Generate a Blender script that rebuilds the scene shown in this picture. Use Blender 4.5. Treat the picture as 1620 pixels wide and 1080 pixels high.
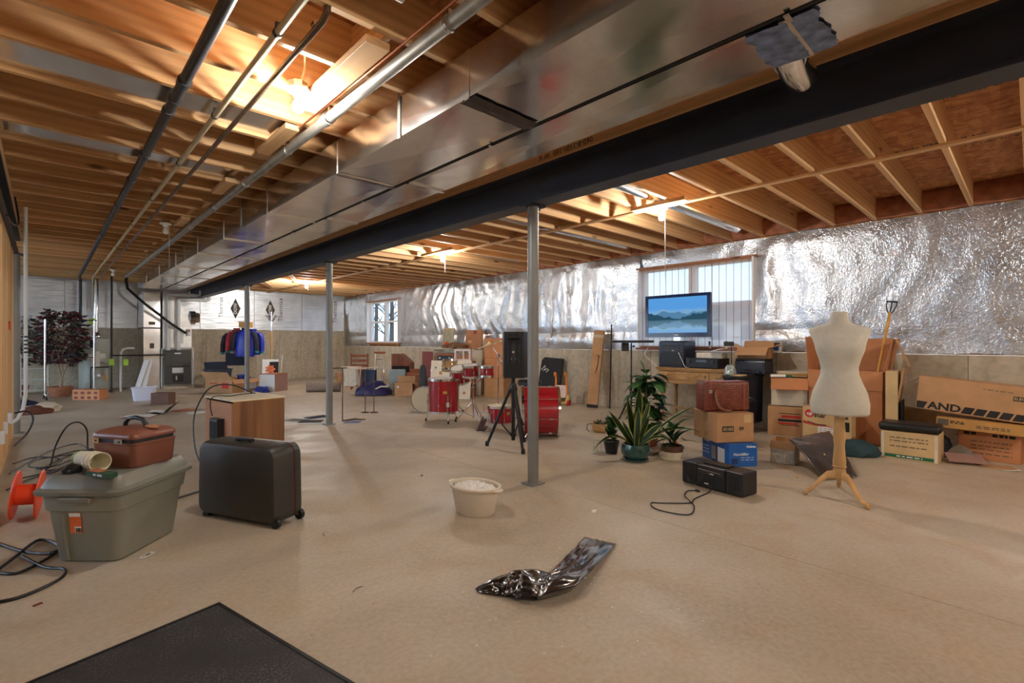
import bpy, bmesh, math, random
from mathutils import Vector, Matrix, noise, Euler

for _o in list(bpy.data.objects):
    bpy.data.objects.remove(_o, do_unlink=True)
SC = bpy.context.scene
COL = SC.collection
PI = math.pi

# ------------------------------------------------------------------ camera
cam_data = bpy.data.cameras.new('camera')
cam_data.sensor_width = 36.0
cam_data.lens = 36.0 * 781.0 / 1620.0
cam_data.clip_start = 0.05
cam_data.clip_end = 200
cam = bpy.data.objects.new('camera', cam_data)
COL.objects.link(cam)
cam.location = (0, 0, 1.1)
cam.rotation_euler = (PI / 2, 0, -math.atan2(740, 781))
SC.camera = cam

# ------------------------------------------------------------------ world (overcast winter sky)
world = bpy.data.worlds.new('world')
SC.world = world
world.use_nodes = True
_bg = world.node_tree.nodes['Background']
_bg.inputs[0].default_value = (0.62, 0.78, 1.0, 1)
_bg.inputs[1].default_value = 3.0

# ------------------------------------------------------------------ exposure
SC.view_settings.view_transform = 'Standard'
SC.view_settings.look = 'None'
SC.view_settings.exposure = 1.36
SC.view_settings.gamma = 1.0
SC.view_settings.use_curve_mapping = False
BULB_COLOR = (1.0, 0.965, 0.90)
BULB_STRENGTH = 900.0

# ------------------------------------------------------------------ shape helpers
def T(loc=(0, 0, 0), rot=(0, 0, 0)):
    return Matrix.Translation(loc) @ Euler(rot, 'XYZ').to_matrix().to_4x4()

def R(d):
    return math.radians(d)

def bm_new():
    return bmesh.new()

def add_box(bm, c, s, rot=(0, 0, 0), bevel=0.0, seg=1):
    m = T(c, rot) @ Matrix.Diagonal((s[0], s[1], s[2], 1))
    r = bmesh.ops.create_cube(bm, size=1.0, matrix=m)
    if bevel > 0:
        es = set()
        for v in r['verts']:
            for e in v.link_edges:
                es.add(e)
        bmesh.ops.bevel(bm, geom=list(es), offset=bevel, segments=seg, affect='EDGES', profile=0.5)
    return r

def box(s, c=(0, 0, 0), bevel=0.0, seg=1, rot=(0, 0, 0)):
    bm = bm_new(); add_box(bm, c, s, rot, bevel, seg); return bm

def frame_of(d):
    d = d.normalized()
    a = Vector((0, 0, 1)) if abs(d.z) < 0.9 else Vector((1, 0, 0))
    u = d.cross(a).normalized()
    return u, d.cross(u).normalized()

def add_tube(bm, pts, r, n=8, cap=True):
    """tube through pts; r a number or a list"""
    pts = [Vector(p) for p in pts]
    rs = r if isinstance(r, (list, tuple)) else [r] * len(pts)
    rings = []
    u = None
    for i, p in enumerate(pts):
        if i == 0: d = pts[1] - p
        elif i == len(pts) - 1: d = p - pts[i - 1]
        else: d = (pts[i + 1] - p).normalized() + (p - pts[i - 1]).normalized()
        if d.length < 1e-9: d = Vector((0, 0, 1))
        d.normalize()
        if u is None:
            u, w = frame_of(d)
        else:
            u = (u - d * u.dot(d))
            if u.length < 1e-6: u, w = frame_of(d)
            u.normalize(); w = d.cross(u)
        rings.append([bm.verts.new(p + rs[i] * (math.cos(2 * PI * k / n) * u + math.sin(2 * PI * k / n) * w)) for k in range(n)])
    for a, b in zip(rings, rings[1:]):
        for k in range(n):
            bm.faces.new((a[k], a[(k + 1) % n], b[(k + 1) % n], b[k]))
    if cap:
        bm.faces.new(rings[0][::-1]); bm.faces.new(rings[-1])

def tube(pts, r, n=8):
    bm = bm_new(); add_tube(bm, pts, r, n); return bm

def add_lathe(bm, prof, n=24, m=None, sx=1.0, sy=1.0, closed=False):
    """profile of (radius, z) around z"""
    rings = []
    for (r, z) in prof:
        if r < 1e-6:
            v = Vector((0, 0, z))
            rings.append([bm.verts.new(m @ v if m else v)])
        else:
            ring = []
            for k in range(n):
                v = Vector((r * sx * math.cos(2 * PI * k / n), r * sy * math.sin(2 * PI * k / n), z))
                ring.append(bm.verts.new(m @ v if m else v))
            rings.append(ring)
    pairs = list(zip(rings, rings[1:]))
    if closed: pairs.append((rings[-1], rings[0]))
    for a, b in pairs:
        for k in range(n):
            if len(a) == 1 and len(b) == 1: continue
            if len(a) == 1: bm.faces.new((a[0], b[(k + 1) % n], b[k]))
            elif len(b) == 1: bm.faces.new((a[k], a[(k + 1) % n], b[0]))
            else: bm.faces.new((a[k], a[(k + 1) % n], b[(k + 1) % n], b[k]))
    if not closed:
        if len(rings[0]) > 1: bm.faces.new(rings[0][::-1])
        if len(rings[-1]) > 1: bm.faces.new(rings[-1])

def lathe(prof, n=24, m=None, sx=1.0, sy=1.0, closed=False):
    bm = bm_new(); add_lathe(bm, prof, n, m, sx, sy, closed); return bm

def add_prism(bm, poly, z0, z1, m=None):
    """polygon in xy, extruded along z"""
    a = []; b = []
    for (x, y) in poly:
        p = Vector((x, y, z0)); q = Vector((x, y, z1))
        a.append(bm.verts.new(m @ p if m else p)); b.append(bm.verts.new(m @ q if m else q))
    n = len(poly)
    bm.faces.new(a[::-1]); bm.faces.new(b)
    for k in range(n):
        bm.faces.new((a[k], a[(k + 1) % n], b[(k + 1) % n], b[k]))

def prism(poly, z0, z1, m=None):
    bm = bm_new(); add_prism(bm, poly, z0, z1, m); return bm

def add_loft(bm, rings, cap=True):
    vs = [[bm.verts.new(p) for p in r] for r in rings]
    n = len(vs[0])
    for a, b in zip(vs, vs[1:]):
        for k in range(n):
            bm.faces.new((a[k], a[(k + 1) % n], b[(k + 1) % n], b[k]))
    if cap:
        bm.faces.new(vs[0][::-1]); bm.faces.new(vs[-1])

def rrect(w, d, r, z, n=4, cx=0.0, cy=0.0):
    pts = []
    for (sx, sy, a0) in ((1, 1, 0), (-1, 1, 90), (-1, -1, 180), (1, -1, 270)):
        for k in range(n + 1):
            a = math.radians(a0 + 90.0 * k / n)
            pts.append(Vector((cx + sx * (w / 2 - r) + r * math.cos(a), cy + sy * (d / 2 - r) + r * math.sin(a), z)))
    return pts

def add_grid(bm, nu, nv, fn):
    vs = [[bm.verts.new(fn(i / nu, j / nv)) for j in range(nv + 1)] for i in range(nu + 1)]
    for i in range(nu):
        for j in range(nv):
            bm.faces.new((vs[i][j], vs[i + 1][j], vs[i + 1][j + 1], vs[i][j + 1]))

def grid(nu, nv, fn):
    bm = bm_new(); add_grid(bm, nu, nv, fn); return bm

def thick_grid(nu, nv, fn, th):
    """sheet with a real thickness (pushed along local normal estimate)"""
    bm = grid(nu, nv, fn)
    bm.normal_update()
    g = bmesh.ops.solidify(bm, geom=bm.faces[:], thickness=th)
    return bm

def nz(x, y=0.0, z=0.0):
    return noise.noise((x, y, z))

def fbm(x, y, z=0.0, o=4):
    s = 0.0; a = 0.5; f = 1.0
    for _ in range(o):
        s += a * noise.noise((x * f, y * f, z * f + 3.7 * _)); a *= 0.5; f *= 2.1
    return s

def obj(name, bm, m=None, parent=None, smooth=False, loc=None, rot=None, angle=35):
    bmesh.ops.recalc_face_normals(bm, faces=bm.faces[:])
    me = bpy.data.meshes.new(name)
    bm.to_mesh(me); bm.free()
    if smooth:
        for p in me.polygons: p.use_smooth = True
        if angle < 170:
            try: me.set_sharp_from_angle(angle=math.radians(angle))
            except Exception: pass
    o = bpy.data.objects.new(name, me)
    COL.objects.link(o)
    if m is not None: me.materials.append(m)
    if parent is not None: o.parent = parent
    if loc is not None: o.location = loc
    if rot is not None: o.rotation_euler = rot
    return o

def inst(name, src, parent=None, loc=(0, 0, 0), rot=(0, 0, 0), scale=(1, 1, 1)):
    o = bpy.data.objects.new(name, src.data); COL.objects.link(o)
    o.parent = parent; o.location = loc; o.rotation_euler = rot; o.scale = scale
    return o

def tag(o, label, cat, group=None):
    o['label'] = label; o['category'] = cat
    if group: o['group'] = group
    return o

def thing(name, label, cat, loc=(0, 0, 0), rz=0.0, group=None, rot=None):
    o = bpy.data.objects.new(name, None); COL.objects.link(o)
    o.empty_display_size = 0.05
    o.location = loc
    o.rotation_euler = rot if rot else (0, 0, math.radians(rz))
    return tag(o, label, cat, group)

def struct(name, bm=None, m=None, smooth=False, loc=(0, 0, 0)):
    if bm is None:
        o = bpy.data.objects.new(name, None); COL.objects.link(o)
        o.empty_display_size = 0.05
    else:
        o = obj(name, bm, m, None, smooth)
    o.location = loc
    o['kind'] = 'structure'
    return o

def copy_tree(src, loc, rz, label, group=None):
    r = src.copy(); COL.objects.link(r)
    r.location = loc; r.rotation_euler = (0, 0, math.radians(rz)); r['label'] = label
    if group: r['group'] = group
    for ch in list(src.children):
        c = ch.copy(); COL.objects.link(c); c.parent = r
        for g in list(ch.children):
            d = g.copy(); COL.objects.link(d); d.parent = c
    return r

_txt_n = 0
def lettering(s, size, m, parent, loc, rot, name='lettering', align='CENTER', bold=0.0, sx=1.0):
    """flat print: text turned into a thin mesh"""
    cu = bpy.data.curves.new(name, 'FONT')
    cu.body = s; cu.size = size; cu.align_x = align; cu.align_y = 'CENTER'
    cu.extrude = 0.0004; cu.resolution_u = 2; cu.offset = bold
    t = bpy.data.objects.new(name, cu); COL.objects.link(t)
    dg = bpy.context.evaluated_depsgraph_get()
    me = bpy.data.meshes.new_from_object(t.evaluated_get(dg))
    bpy.data.objects.remove(t, do_unlink=True)
    o = bpy.data.objects.new(name, me); COL.objects.link(o)
    me.materials.clear(); me.materials.append(m)
    o.parent = parent; o.location = loc; o.rotation_euler = rot; o.scale = (sx, 1, 1)
    return o

# ------------------------------------------------------------------ materials
def srgb(r, g, b):
    f = lambda c: (c / 255.0 / 12.92) if c / 255.0 <= 0.04045 else ((c / 255.0 + 0.055) / 1.055) ** 2.4
    return (f(r), f(g), f(b))

class NT:
    def __init__(s, name):
        s.m = bpy.data.materials.new(name); s.m.use_nodes = True
        s.t = s.m.node_tree; s.n = s.t.nodes; s.l = s.t.links
        s.b = s.n['Principled BSDF']; s.out = s.n['Material Output']
    def node(s, typ, **kw):
        x = s.n.new(typ)
        for k, v in kw.items():
            if k in ('scale', 'detail', 'rough', 'dist'):
                nm = {'scale': 'Scale', 'detail': 'Detail', 'rough': 'Roughness', 'dist': 'Distortion'}[k]
                x.inputs[nm].default_value = v
            else: setattr(x, k, v)
        return x
    def link(s, a, b): s.l.new(a, b)
    def coord(s, kind='Object', scale=(1, 1, 1), rot=(0, 0, 0)):
        tc = s.node('ShaderNodeTexCoord'); mp = s.node('ShaderNodeMapping')
        mp.inputs['Scale'].default_value = scale; mp.inputs['Rotation'].default_value = rot
        s.link(tc.outputs[kind], mp.inputs['Vector'])
        return mp.outputs['Vector']
    def ramp(s, fac, stops):
        r = s.node('ShaderNodeValToRGB'); e = r.color_ramp.elements
        while len(e) < len(stops): e.new(0.5)
        for q, (p, c) in zip(e, stops):
            q.position = p; q.color = (c[0], c[1], c[2], 1) if len(c) == 3 else c
        s.link(fac, r.inputs['Fac']); return r.outputs['Color']
    def bump(s, h, strength=0.2, dist=0.01, base=None):
        b = s.node('ShaderNodeBump'); b.inputs['Strength'].default_value = strength; b.inputs['Distance'].default_value = dist
        s.link(h, b.inputs['Height'])
        if base is not None: s.link(base, b.inputs['Normal'])
        return b.outputs['Normal']
    def mix(s, fac, a, b, mode='MIX'):
        x = s.node('ShaderNodeMix'); x.data_type = 'RGBA'; x.blend_type = mode
        if isinstance(fac, (int, float)): x.inputs[0].default_value = fac
        else: s.link(fac, x.inputs[0])
        for q, v in ((6, a), (7, b)):
            if isinstance(v, tuple): x.inputs[q].default_value = (v[0], v[1], v[2], 1)
            else: s.link(v, x.inputs[q])
        return x.outputs[2]

def simple(name, col, rough=0.6, metal=0.0, var=0.12, vscale=6.0, bump=0.0, bscale=60.0, coat=0.0, trans=0.0):
    k = NT(name); k.b.inputs['Roughness'].default_value = rough; k.b.inputs['Metallic'].default_value = metal
    if coat: k.b.inputs['Coat Weight'].default_value = coat; k.b.inputs['Coat Roughness'].default_value = 0.1
    if trans: k.b.inputs['Transmission Weight'].default_value = trans
    v = k.coord()
    n = k.node('ShaderNodeTexNoise', scale=vscale, detail=3.0); k.link(v, n.inputs['Vector'])
    lo = tuple(c * (1 - var) for c in col); hi = tuple(min(1, c * (1 + var)) for c in col)
    k.link(k.ramp(n.outputs['Fac'], [(0.3, lo), (0.7, hi)]), k.b.inputs['Base Color'])
    if bump:
        n2 = k.node('ShaderNodeTexNoise', scale=bscale, detail=2.0); k.link(v, n2.inputs['Vector'])
        k.link(k.bump(n2.outputs['Fac'], bump, 0.005), k.b.inputs['Normal'])
    return k.m

def lumber(name, light, dark, axis='X', island=True, grain=1.0):
    """sawn timber with long grain, growth rings and knots"""
    k = NT(name); k.b.inputs['Roughness'].default_value = 0.62
    sc = {'X': (0.35, 6, 6), 'Y': (6, 0.35, 6), 'Z': (6, 6, 0.35)}[axis]
    tc = k.node('ShaderNodeTexCoord'); oi = k.node('ShaderNodeObjectInfo')
    ad = k.node('ShaderNodeVectorMath', operation='ADD')
    sx = k.node('ShaderNodeVectorMath', operation='SCALE'); sx.inputs[0].default_value = (37, 53, 71)
    k.link(oi.outputs['Random'], sx.inputs['Scale'])
    k.link(tc.outputs['Object'], ad.inputs[0]); k.link(sx.outputs[0], ad.inputs[1])
    mp = k.node('ShaderNodeMapping'); mp.inputs['Scale'].default_value = sc; k.link(ad.outputs[0], mp.inputs['Vector'])
    n = k.node('ShaderNodeTexNoise', scale=1.2, detail=3.0, dist=0.6); k.link(mp.outputs[0], n.inputs['Vector'])
    w = k.node('ShaderNodeTexWave', wave_type='RINGS'); w.inputs['Scale'].default_value = 1.3 * grain
    w.inputs['Distortion'].default_value = 5.0; w.inputs['Detail'].default_value = 2.0; w.inputs['Detail Scale'].default_value = 0.8
    k.link(mp.outputs[0], w.inputs['Vector'])
    c1 = k.ramp(n.outputs['Fac'], [(0.3, dark), (0.7, light)])
    c2 = k.mix(0.22, c1, k.ramp(w.outputs['Fac'], [(0.2, tuple(c * 0.6 for c in dark)), (0.6, light)]))
    # knots
    vo = k.node('ShaderNodeTexVoronoi', scale=1.0)
    mk = k.node('ShaderNodeMapping'); mk.inputs['Scale'].default_value = {'X': (1.4, 5, 5), 'Y': (5, 1.4, 5), 'Z': (5, 5, 1.4)}[axis]
    k.link(ad.outputs[0], mk.inputs['Vector']); k.link(mk.outputs[0], vo.inputs['Vector'])
    kn = k.ramp(vo.outputs['Distance'], [(0.05, (1, 1, 1)), (0.12, (0, 0, 0))])
    c3 = k.mix(kn, c2, tuple(c * 0.3 for c in dark))
    hv = k.node('ShaderNodeHueSaturation'); k.link(c3, hv.inputs['Color'])
    mr = k.node('ShaderNodeMapRange'); mr.inputs[3].default_value = 0.82; mr.inputs[4].default_value = 1.12
    k.link(oi.outputs['Random'], mr.inputs[0]); k.link(mr.outputs[0], hv.inputs['Value'])
    k.link(hv.outputs[0], k.b.inputs['Base Color'])
    k.link(k.bump(n.outputs['Fac'], 0.08, 0.004), k.b.inputs['Normal'])
    return k.m

M = {}
M['joist'] = lumber('joist_lumber', srgb(232, 190, 140), srgb(208, 156, 102), 'X')
M['joist_y'] = lumber('lumber_along_y', srgb(230, 190, 142), srgb(206, 156, 104), 'Y')
M['stud'] = lumber('stud_lumber', srgb(232, 188, 134), srgb(206, 150, 92), 'Z')
M['maple'] = lumber('turned_maple', srgb(222, 178, 120), srgb(200, 150, 92), 'Z', grain=0.6)

def mk_osb():
    k = NT('osb'); k.b.inputs['Roughness'].default_value = 0.75
    v = k.coord('Object', (1, 1, 1))
    cols = None
    m1 = k.node('ShaderNodeMapping'); m1.inputs['Scale'].default_value = (8, 26, 1); k.link(v, m1.inputs[0])
    n1 = k.node('ShaderNodeTexVoronoi', scale=1.0); k.link(m1.outputs[0], n1.inputs['Vector'])
    m2 = k.node('ShaderNodeMapping'); m2.inputs['Scale'].default_value = (22, 7, 1); m2.inputs['Rotation'].default_value = (0, 0, 0.5); k.link(v, m2.inputs[0])
    n2 = k.node('ShaderNodeTexNoise', scale=1.0, detail=3.0); k.link(m2.outputs[0], n2.inputs['Vector'])
    bw = k.node('ShaderNodeRGBToBW'); k.link(n1.outputs['Color'], bw.inputs[0])
    c = k.ramp(bw.outputs[0], [(0.2, srgb(184, 126, 78)), (0.8, srgb(214, 158, 102))])
    c = k.mix(k.ramp(n2.outputs['Fac'], [(0.35, (0.75, 0.75, 0.75)), (0.5, (0, 0, 0))]), c, srgb(150, 88, 50))
    k.link(c, k.b.inputs['Base Color']); return k.m
M['osb'] = mk_osb()

def mk_floor():
    k = NT('concrete_floor')
    v = k.coord('Object')
    a = k.node('ShaderNodeTexNoise', scale=0.45, detail=6.0, rough=0.6, dist=0.6); k.link(v, a.inputs['Vector'])
    b = k.node('ShaderNodeTexNoise', scale=2.3, detail=5.0, dist=1.2); k.link(v, b.inputs['Vector'])
    d = k.node('ShaderNodeTexNoise', scale=45.0, detail=2.0); k.link(v, d.inputs['Vector'])
    c = k.ramp(a.outputs['Fac'], [(0.30, srgb(150, 134, 110)), (0.46, srgb(178, 164, 142)), (0.58, srgb(190, 178, 158)), (0.72, srgb(206, 198, 182))])
    c = k.mix(k.ramp(b.outputs['Fac'], [(0.5, (0, 0, 0)), (0.75, (0.5, 0.5, 0.5))]), c, srgb(176, 148, 108))
    c = k.mix(0.12, c, k.ramp(d.outputs['Fac'], [(0.35, srgb(150, 134, 114)), (0.65, srgb(230, 220, 204))]))
    sp = k.node('ShaderNodeTexVoronoi', scale=9.0); k.link(v, sp.inputs['Vector'])
    c = k.mix(k.ramp(sp.outputs['Distance'], [(0.02, (0.6, 0.6, 0.6)), (0.05, (0, 0, 0))]), c, srgb(92, 78, 62))
    k.link(c, k.b.inputs['Base Color'])
    r = k.ramp(b.outputs['Fac'], [(0.3, (0.42,) * 3), (0.7, (0.62,) * 3)]); k.link(r, k.b.inputs['Roughness'])
    k.link(k.bump(d.outputs['Fac'], 0.03, 0.002), k.b.inputs['Normal'])
    return k.m
M['floor'] = mk_floor()

def mk_concrete_wall():
    k = NT('poured_concrete'); k.b.inputs['Roughness'].default_value = 0.8
    v = k.coord('Object')
    oi = k.node('ShaderNodeObjectInfo')
    mp = k.node('ShaderNodeMapping'); mp.inputs['Scale'].default_value = (1.5, 1.5, 0.5); k.link(v, mp.inputs[0])
    a = k.node('ShaderNodeTexNoise', scale=1.6, detail=5.0, dist=0.8); k.link(mp.outputs[0], a.inputs['Vector'])
    b = k.node('ShaderNodeTexNoise', scale=14.0, detail=4.0); k.link(v, b.inputs['Vector'])
    c = k.ramp(a.outputs['Fac'], [(0.3, srgb(168, 154, 130)), (0.55, srgb(200, 187, 163)), (0.75, srgb(214, 203, 182))])
    c = k.mix(0.25, c, k.ramp(b.outputs['Fac'], [(0.35, srgb(120, 106, 84)), (0.6, srgb(202, 190, 166))]))
    sp = k.node('ShaderNodeTexVoronoi', scale=3.3); k.link(v, sp.inputs['Vector'])
    c = k.mix(k.ramp(sp.outputs['Distance'], [(0.03, (0.8, 0.8, 0.8)), (0.06, (0, 0, 0))]), c, srgb(90, 78, 60))
    hv = k.node('ShaderNodeHueSaturation'); k.link(c, hv.inputs['Color'])
    mr = k.node('ShaderNodeMapRange'); mr.inputs[3].default_value = 0.9; mr.inputs[4].default_value = 1.08
    k.link(oi.outputs['Random'], mr.inputs[0]); k.link(mr.outputs[0], hv.inputs['Value'])
    k.link(hv.outputs[0], k.b.inputs['Base Color'])
    k.link(k.bump(b.outputs['Fac'], 0.15, 0.01), k.b.inputs['Normal'])
    return k.m
M['concrete'] = mk_concrete_wall()

def mk_foil(name, board=False):
    k = NT(name); k.b.inputs['Metallic'].default_value = 0.95 if board else 0.86
    v = k.coord('Object')
    a = k.node('ShaderNodeTexNoise', scale=3.0, detail=4.0); k.link(v, a.inputs['Vector'])
    k.link(k.ramp(a.outputs['Fac'], [(0.3, (0.60, 0.63, 0.67)), (0.7, (0.76, 0.79, 0.83))]), k.b.inputs['Base Color'])
    k.link(k.ramp(a.outputs['Fac'], [(0.3, (0.25,) * 3), (0.7, (0.36,) * 3)]), k.b.inputs['Roughness'])
    if board:
        mp = k.node('ShaderNodeMapping'); mp.inputs['Scale'].default_value = (1.6, 1.6, 14); k.link(v, mp.inputs[0])
        n = k.node('ShaderNodeTexNoise', scale=1.3, detail=2.0, dist=0.6); k.link(mp.outputs[0], n.inputs['Vector'])
        k.link(k.bump(n.outputs['Fac'], 0.5, 0.02), k.b.inputs['Normal'])
        for q in list(k.b.inputs['Roughness'].links): k.l.remove(q)
        k.b.inputs['Roughness'].default_value = 0.42
    else:
        n = k.node('ShaderNodeTexNoise', scale=11.0, detail=3.0, dist=0.8); k.link(v, n.inputs['Vector'])
        n2 = k.node('ShaderNodeTexVoronoi', scale=9.0, feature='DISTANCE_TO_EDGE'); k.link(v, n2.inputs['Vector'])
        w = k.node('ShaderNodeTexVoronoi', scale=70.0); w.inputs['Randomness'].default_value = 0.15; k.link(v, w.inputs['Vector'])
        b0 = k.bump(n.outputs['Fac'], 0.30, 0.02)
        n5 = k.node('ShaderNodeTexNoise', scale=30.0, detail=2.0, dist=1.5); k.link(v, n5.inputs['Vector'])
        b1 = k.bump(n5.outputs['Fac'], 0.55, 0.010, b0)
        k.link(k.bump(w.outputs['Distance'], 0.10, 0.004, b1), k.b.inputs['Normal'])
    return k.m
M['foil'] = mk_foil('foil_blanket')
M['foil_board'] = mk_foil('foil_faced_board', True)

def mk_galv():
    k = NT('galvanized_steel'); k.b.inputs['Metallic'].default_value = 1.0
    v = k.coord('Object')
    a = k.node('ShaderNodeTexVoronoi', scale=55.0); k.link(v, a.inputs['Vector'])
    bw = k.node('ShaderNodeRGBToBW'); k.link(a.outputs['Color'], bw.inputs[0])
    n = k.node('ShaderNodeTexNoise', scale=2.2, detail=5.0, dist=1.0); k.link(v, n.inputs['Vector'])
    c = k.ramp(bw.outputs[0], [(0.0, (0.72, 0.72, 0.74)), (1.0, (0.80, 0.80, 0.82))])
    c = k.mix(k.ramp(n.outputs['Fac'], [(0.4, (0, 0, 0)), (0.8, (0.45, 0.45, 0.45))]), c, (0.56, 0.55, 0.52))
    k.link(c, k.b.inputs['Base Color'])
    k.link(k.ramp(n.outputs['Fac'], [(0.3, (0.13,) * 3), (0.7, (0.24,) * 3)]), k.b.inputs['Roughness'])
    n3 = k.node('ShaderNodeTexNoise', scale=2.5, detail=1.0); k.link(v, n3.inputs['Vector'])
    k.link(k.bump(n3.outputs['Fac'], 0.10, 0.05), k.b.inputs['Normal'])
    return k.m
M['galv'] = mk_galv()

M['steel_dark'] = simple('primed_steel_beam', srgb(44, 47, 58), 0.45, 0.0, 0.2, 3.0, 0.05)
M['steel_post'] = simple('painted_steel_post', srgb(132, 130, 126), 0.45, 0.2, 0.1, 4.0, 0.05)
M['chrome'] = simple('chrome', (0.8, 0.8, 0.82), 0.14, 1.0, 0.03)
M['iron'] = simple('dark_iron_pipe', srgb(62, 62, 66), 0.42, 0.5, 0.2, 20)
M['gray_pipe'] = simple('grey_conduit', srgb(150, 146, 138), 0.4, 0.5, 0.2, 9)
M['cream_pipe'] = simple('cream_plastic_pipe', srgb(206, 192, 160), 0.45, 0, 0.08)
M['copper_bright'] = simple('bright_copper', srgb(176, 104, 70), 0.3, 0.8, 0.15, 12)
M['copper'] = simple('copper_pipe', srgb(112, 92, 74), 0.35, 0.8, 0.2, 12)
M['white_plastic'] = simple('white_plastic', srgb(226, 224, 222), 0.45, 0, 0.04)
M['pvc'] = simple('white_pvc', srgb(216, 214, 208), 0.4, 0, 0.05)
M['cream'] = simple('cream_paint', srgb(224, 212, 188), 0.55, 0, 0.06)
M['black'] = simple('black_plastic', srgb(24, 24, 26), 0.42, 0, 0.15)
M['black_matte'] = simple('black_matte', srgb(28, 28, 30), 0.8, 0, 0.2)
M['black_rubber'] = simple('black_rubber', srgb(20, 20, 21), 0.55, 0, 0.2)
M['navy_plastic'] = simple('dark_blue_black_plastic', srgb(22, 26, 44), 0.3, 0, 0.1)
M['porcelain'] = simple('porcelain', srgb(236, 232, 224), 0.3, 0, 0.03)
M['rim_wool'] = simple('brown_fiberglass', srgb(168, 108, 82), 0.95, 0, 0.35, 9, 0.8, 22)
M['orange_plastic'] = simple('orange_plastic', srgb(244, 78, 32), 0.38, 0, 0.05)
M['print_black'] = simple('black_print', srgb(34, 30, 30), 0.7, 0, 0.05)
M['print_red'] = simple('red_print', srgb(196, 48, 40), 0.7, 0, 0.05)
M['print_white'] = simple('white_print', srgb(238, 238, 238), 0.6, 0, 0.02)
M['print_gray'] = simple('grey_print', srgb(92, 84, 72), 0.7, 0, 0.05)
M['print_green'] = simple('green_print', srgb(24, 104, 70), 0.6, 0, 0.05)
M['paper'] = simple('white_paper', srgb(232, 230, 224), 0.7, 0, 0.03)

def cardboard(name, col):
    k = NT(name); k.b.inputs['Roughness'].default_value = 0.78
    v = k.coord('Object')
    a = k.node('ShaderNodeTexNoise', scale=5.0, detail=4.0); k.link(v, a.inputs['Vector'])
    w = k.node('ShaderNodeTexWave', bands_direction='X'); w.inputs['Scale'].default_value = 45.0; k.link(v, w.inputs['Vector'])
    c = k.ramp(a.outputs['Fac'], [(0.3, tuple(x * 0.84 for x in col)), (0.7, tuple(min(1, x * 1.08) for x in col))])
    k.link(k.mix(0.08, c, w.outputs['Color'], 'MULTIPLY'), k.b.inputs['Base Color'])
    k.link(k.bump(a.outputs['Fac'], 0.1, 0.01), k.b.inputs['Normal'])
    return k.m
M['card'] = cardboard('brown_cardboard', srgb(194, 148, 104))
M['card_dark'] = cardboard('dark_brown_cardboard', srgb(110, 76, 62))
M['card_orange'] = cardboard('orange_cardboard', srgb(200, 134, 88))
M['card_pale'] = cardboard('pale_cardboard', srgb(214, 182, 132))
M['card_red'] = cardboard('red_brown_cardboard', srgb(176, 108, 74))
M['card_white'] = cardboard('white_cardboard', srgb(222, 212, 190))
M['tape'] = simple('brown_tape', srgb(160, 122, 84), 0.3, 0, 0.05)
M['tape_clear'] = simple('pale_tape', srgb(212, 190, 160), 0.25, 0, 0.05)
# ================================================================== SETTING
XW, YB, XL, YF = 6.9, 15.0, -3.6, -3.2      # right wall face, far wall face, left wall, wall behind the camera
ZJ, JH = 2.50, 0.235                        # underside of joists, joist height
ZC = ZJ + JH
BX = 2.745                                  # centre line of the steel beam and its posts

# floor: two slabs either side of the saw cut under the beam
floor = struct('floor', box((XW - XL + 0.5, YB - YF + 0.5, 0.1), ((XW + XL) / 2, (YB + YF) / 2, -0.062)), M['floor'])
obj('slab', box((BX - XL, YB - YF, 0.012), ((BX + XL) / 2 - 0.002, (YB + YF) / 2, -0.006)), M['floor'], floor)
obj('slab', box((XW - BX, YB - YF, 0.012), ((XW + BX) / 2 + 0.002, (YB + YF) / 2, -0.006)), M['floor'], floor)

# ceiling deck and joists
ceiling = struct('ceiling', box((XW - XL + 0.5, YB - YF + 0.5, 0.02), ((XW + XL) / 2, (YB + YF) / 2, ZC + 0.0105)), M['osb'])
M['seam'] = simple('deck_seam', srgb(86, 54, 32), 0.9)
Y0J = -2.86
NJ = 44
JS = 0.4075
jl = obj('joist', box((BX + 0.05 - XL, 0.038, JH), bevel=0.002), M['joist'], ceiling, loc=((BX + 0.05 + XL) / 2, Y0J, ZJ + JH / 2))
jr = obj('joist', box((XW + 0.06 - BX + 0.05, 0.038, JH), bevel=0.002), M['joist'], ceiling, loc=((XW + 0.06 + BX - 0.05) / 2, Y0J + 0.04, ZJ + JH / 2))
JY = []
for i in range(NJ):
    y = Y0J + i * JS
    JY.append(y)
    if i:
        inst('joist', jl, ceiling, (jl.location.x, y, jl.location.z))
        inst('joist', jr, ceiling, (jr.location.x, y + 0.04, jr.location.z))
# solid blocking between the joists, staggered
bk = obj('blocking', box((0.038, JS - 0.042, 0.19)), M['joist_y'], ceiling, loc=(1.26, JY[13] + JS / 2, ZJ + 0.13))
for i in list(range(2, 43)):
    for (x, off) in ((1.20, 0.0), (4.75, 0.04)):
        if (i * 7 + int(x)) % 3 == 0 or (x > 4 and i < 16): continue
        inst('blocking', bk, ceiling, (x + (0.03 if i % 2 else -0.03), JY[i] + off + JS / 2, ZJ + 0.12))
# boards nailed flat under the joists near the lamps
for (x, ya, yb, w) in ((1.12, 2.08, 2.96, 0.12), (1.16, 3.28, 3.86, 0.085), (1.16, 4.72, 5.2, 0.085), (1.15, 6.5, 6.95, 0.085), (4.5, 2.3, 2.9, 0.085), (4.42, 5.9, 6.75, 0.085)):
    obj('nailer', box((w, yb - ya, 0.036), bevel=0.002), M['joist_y'], ceiling, loc=(x, (ya + yb) / 2, ZJ - 0.019))
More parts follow.
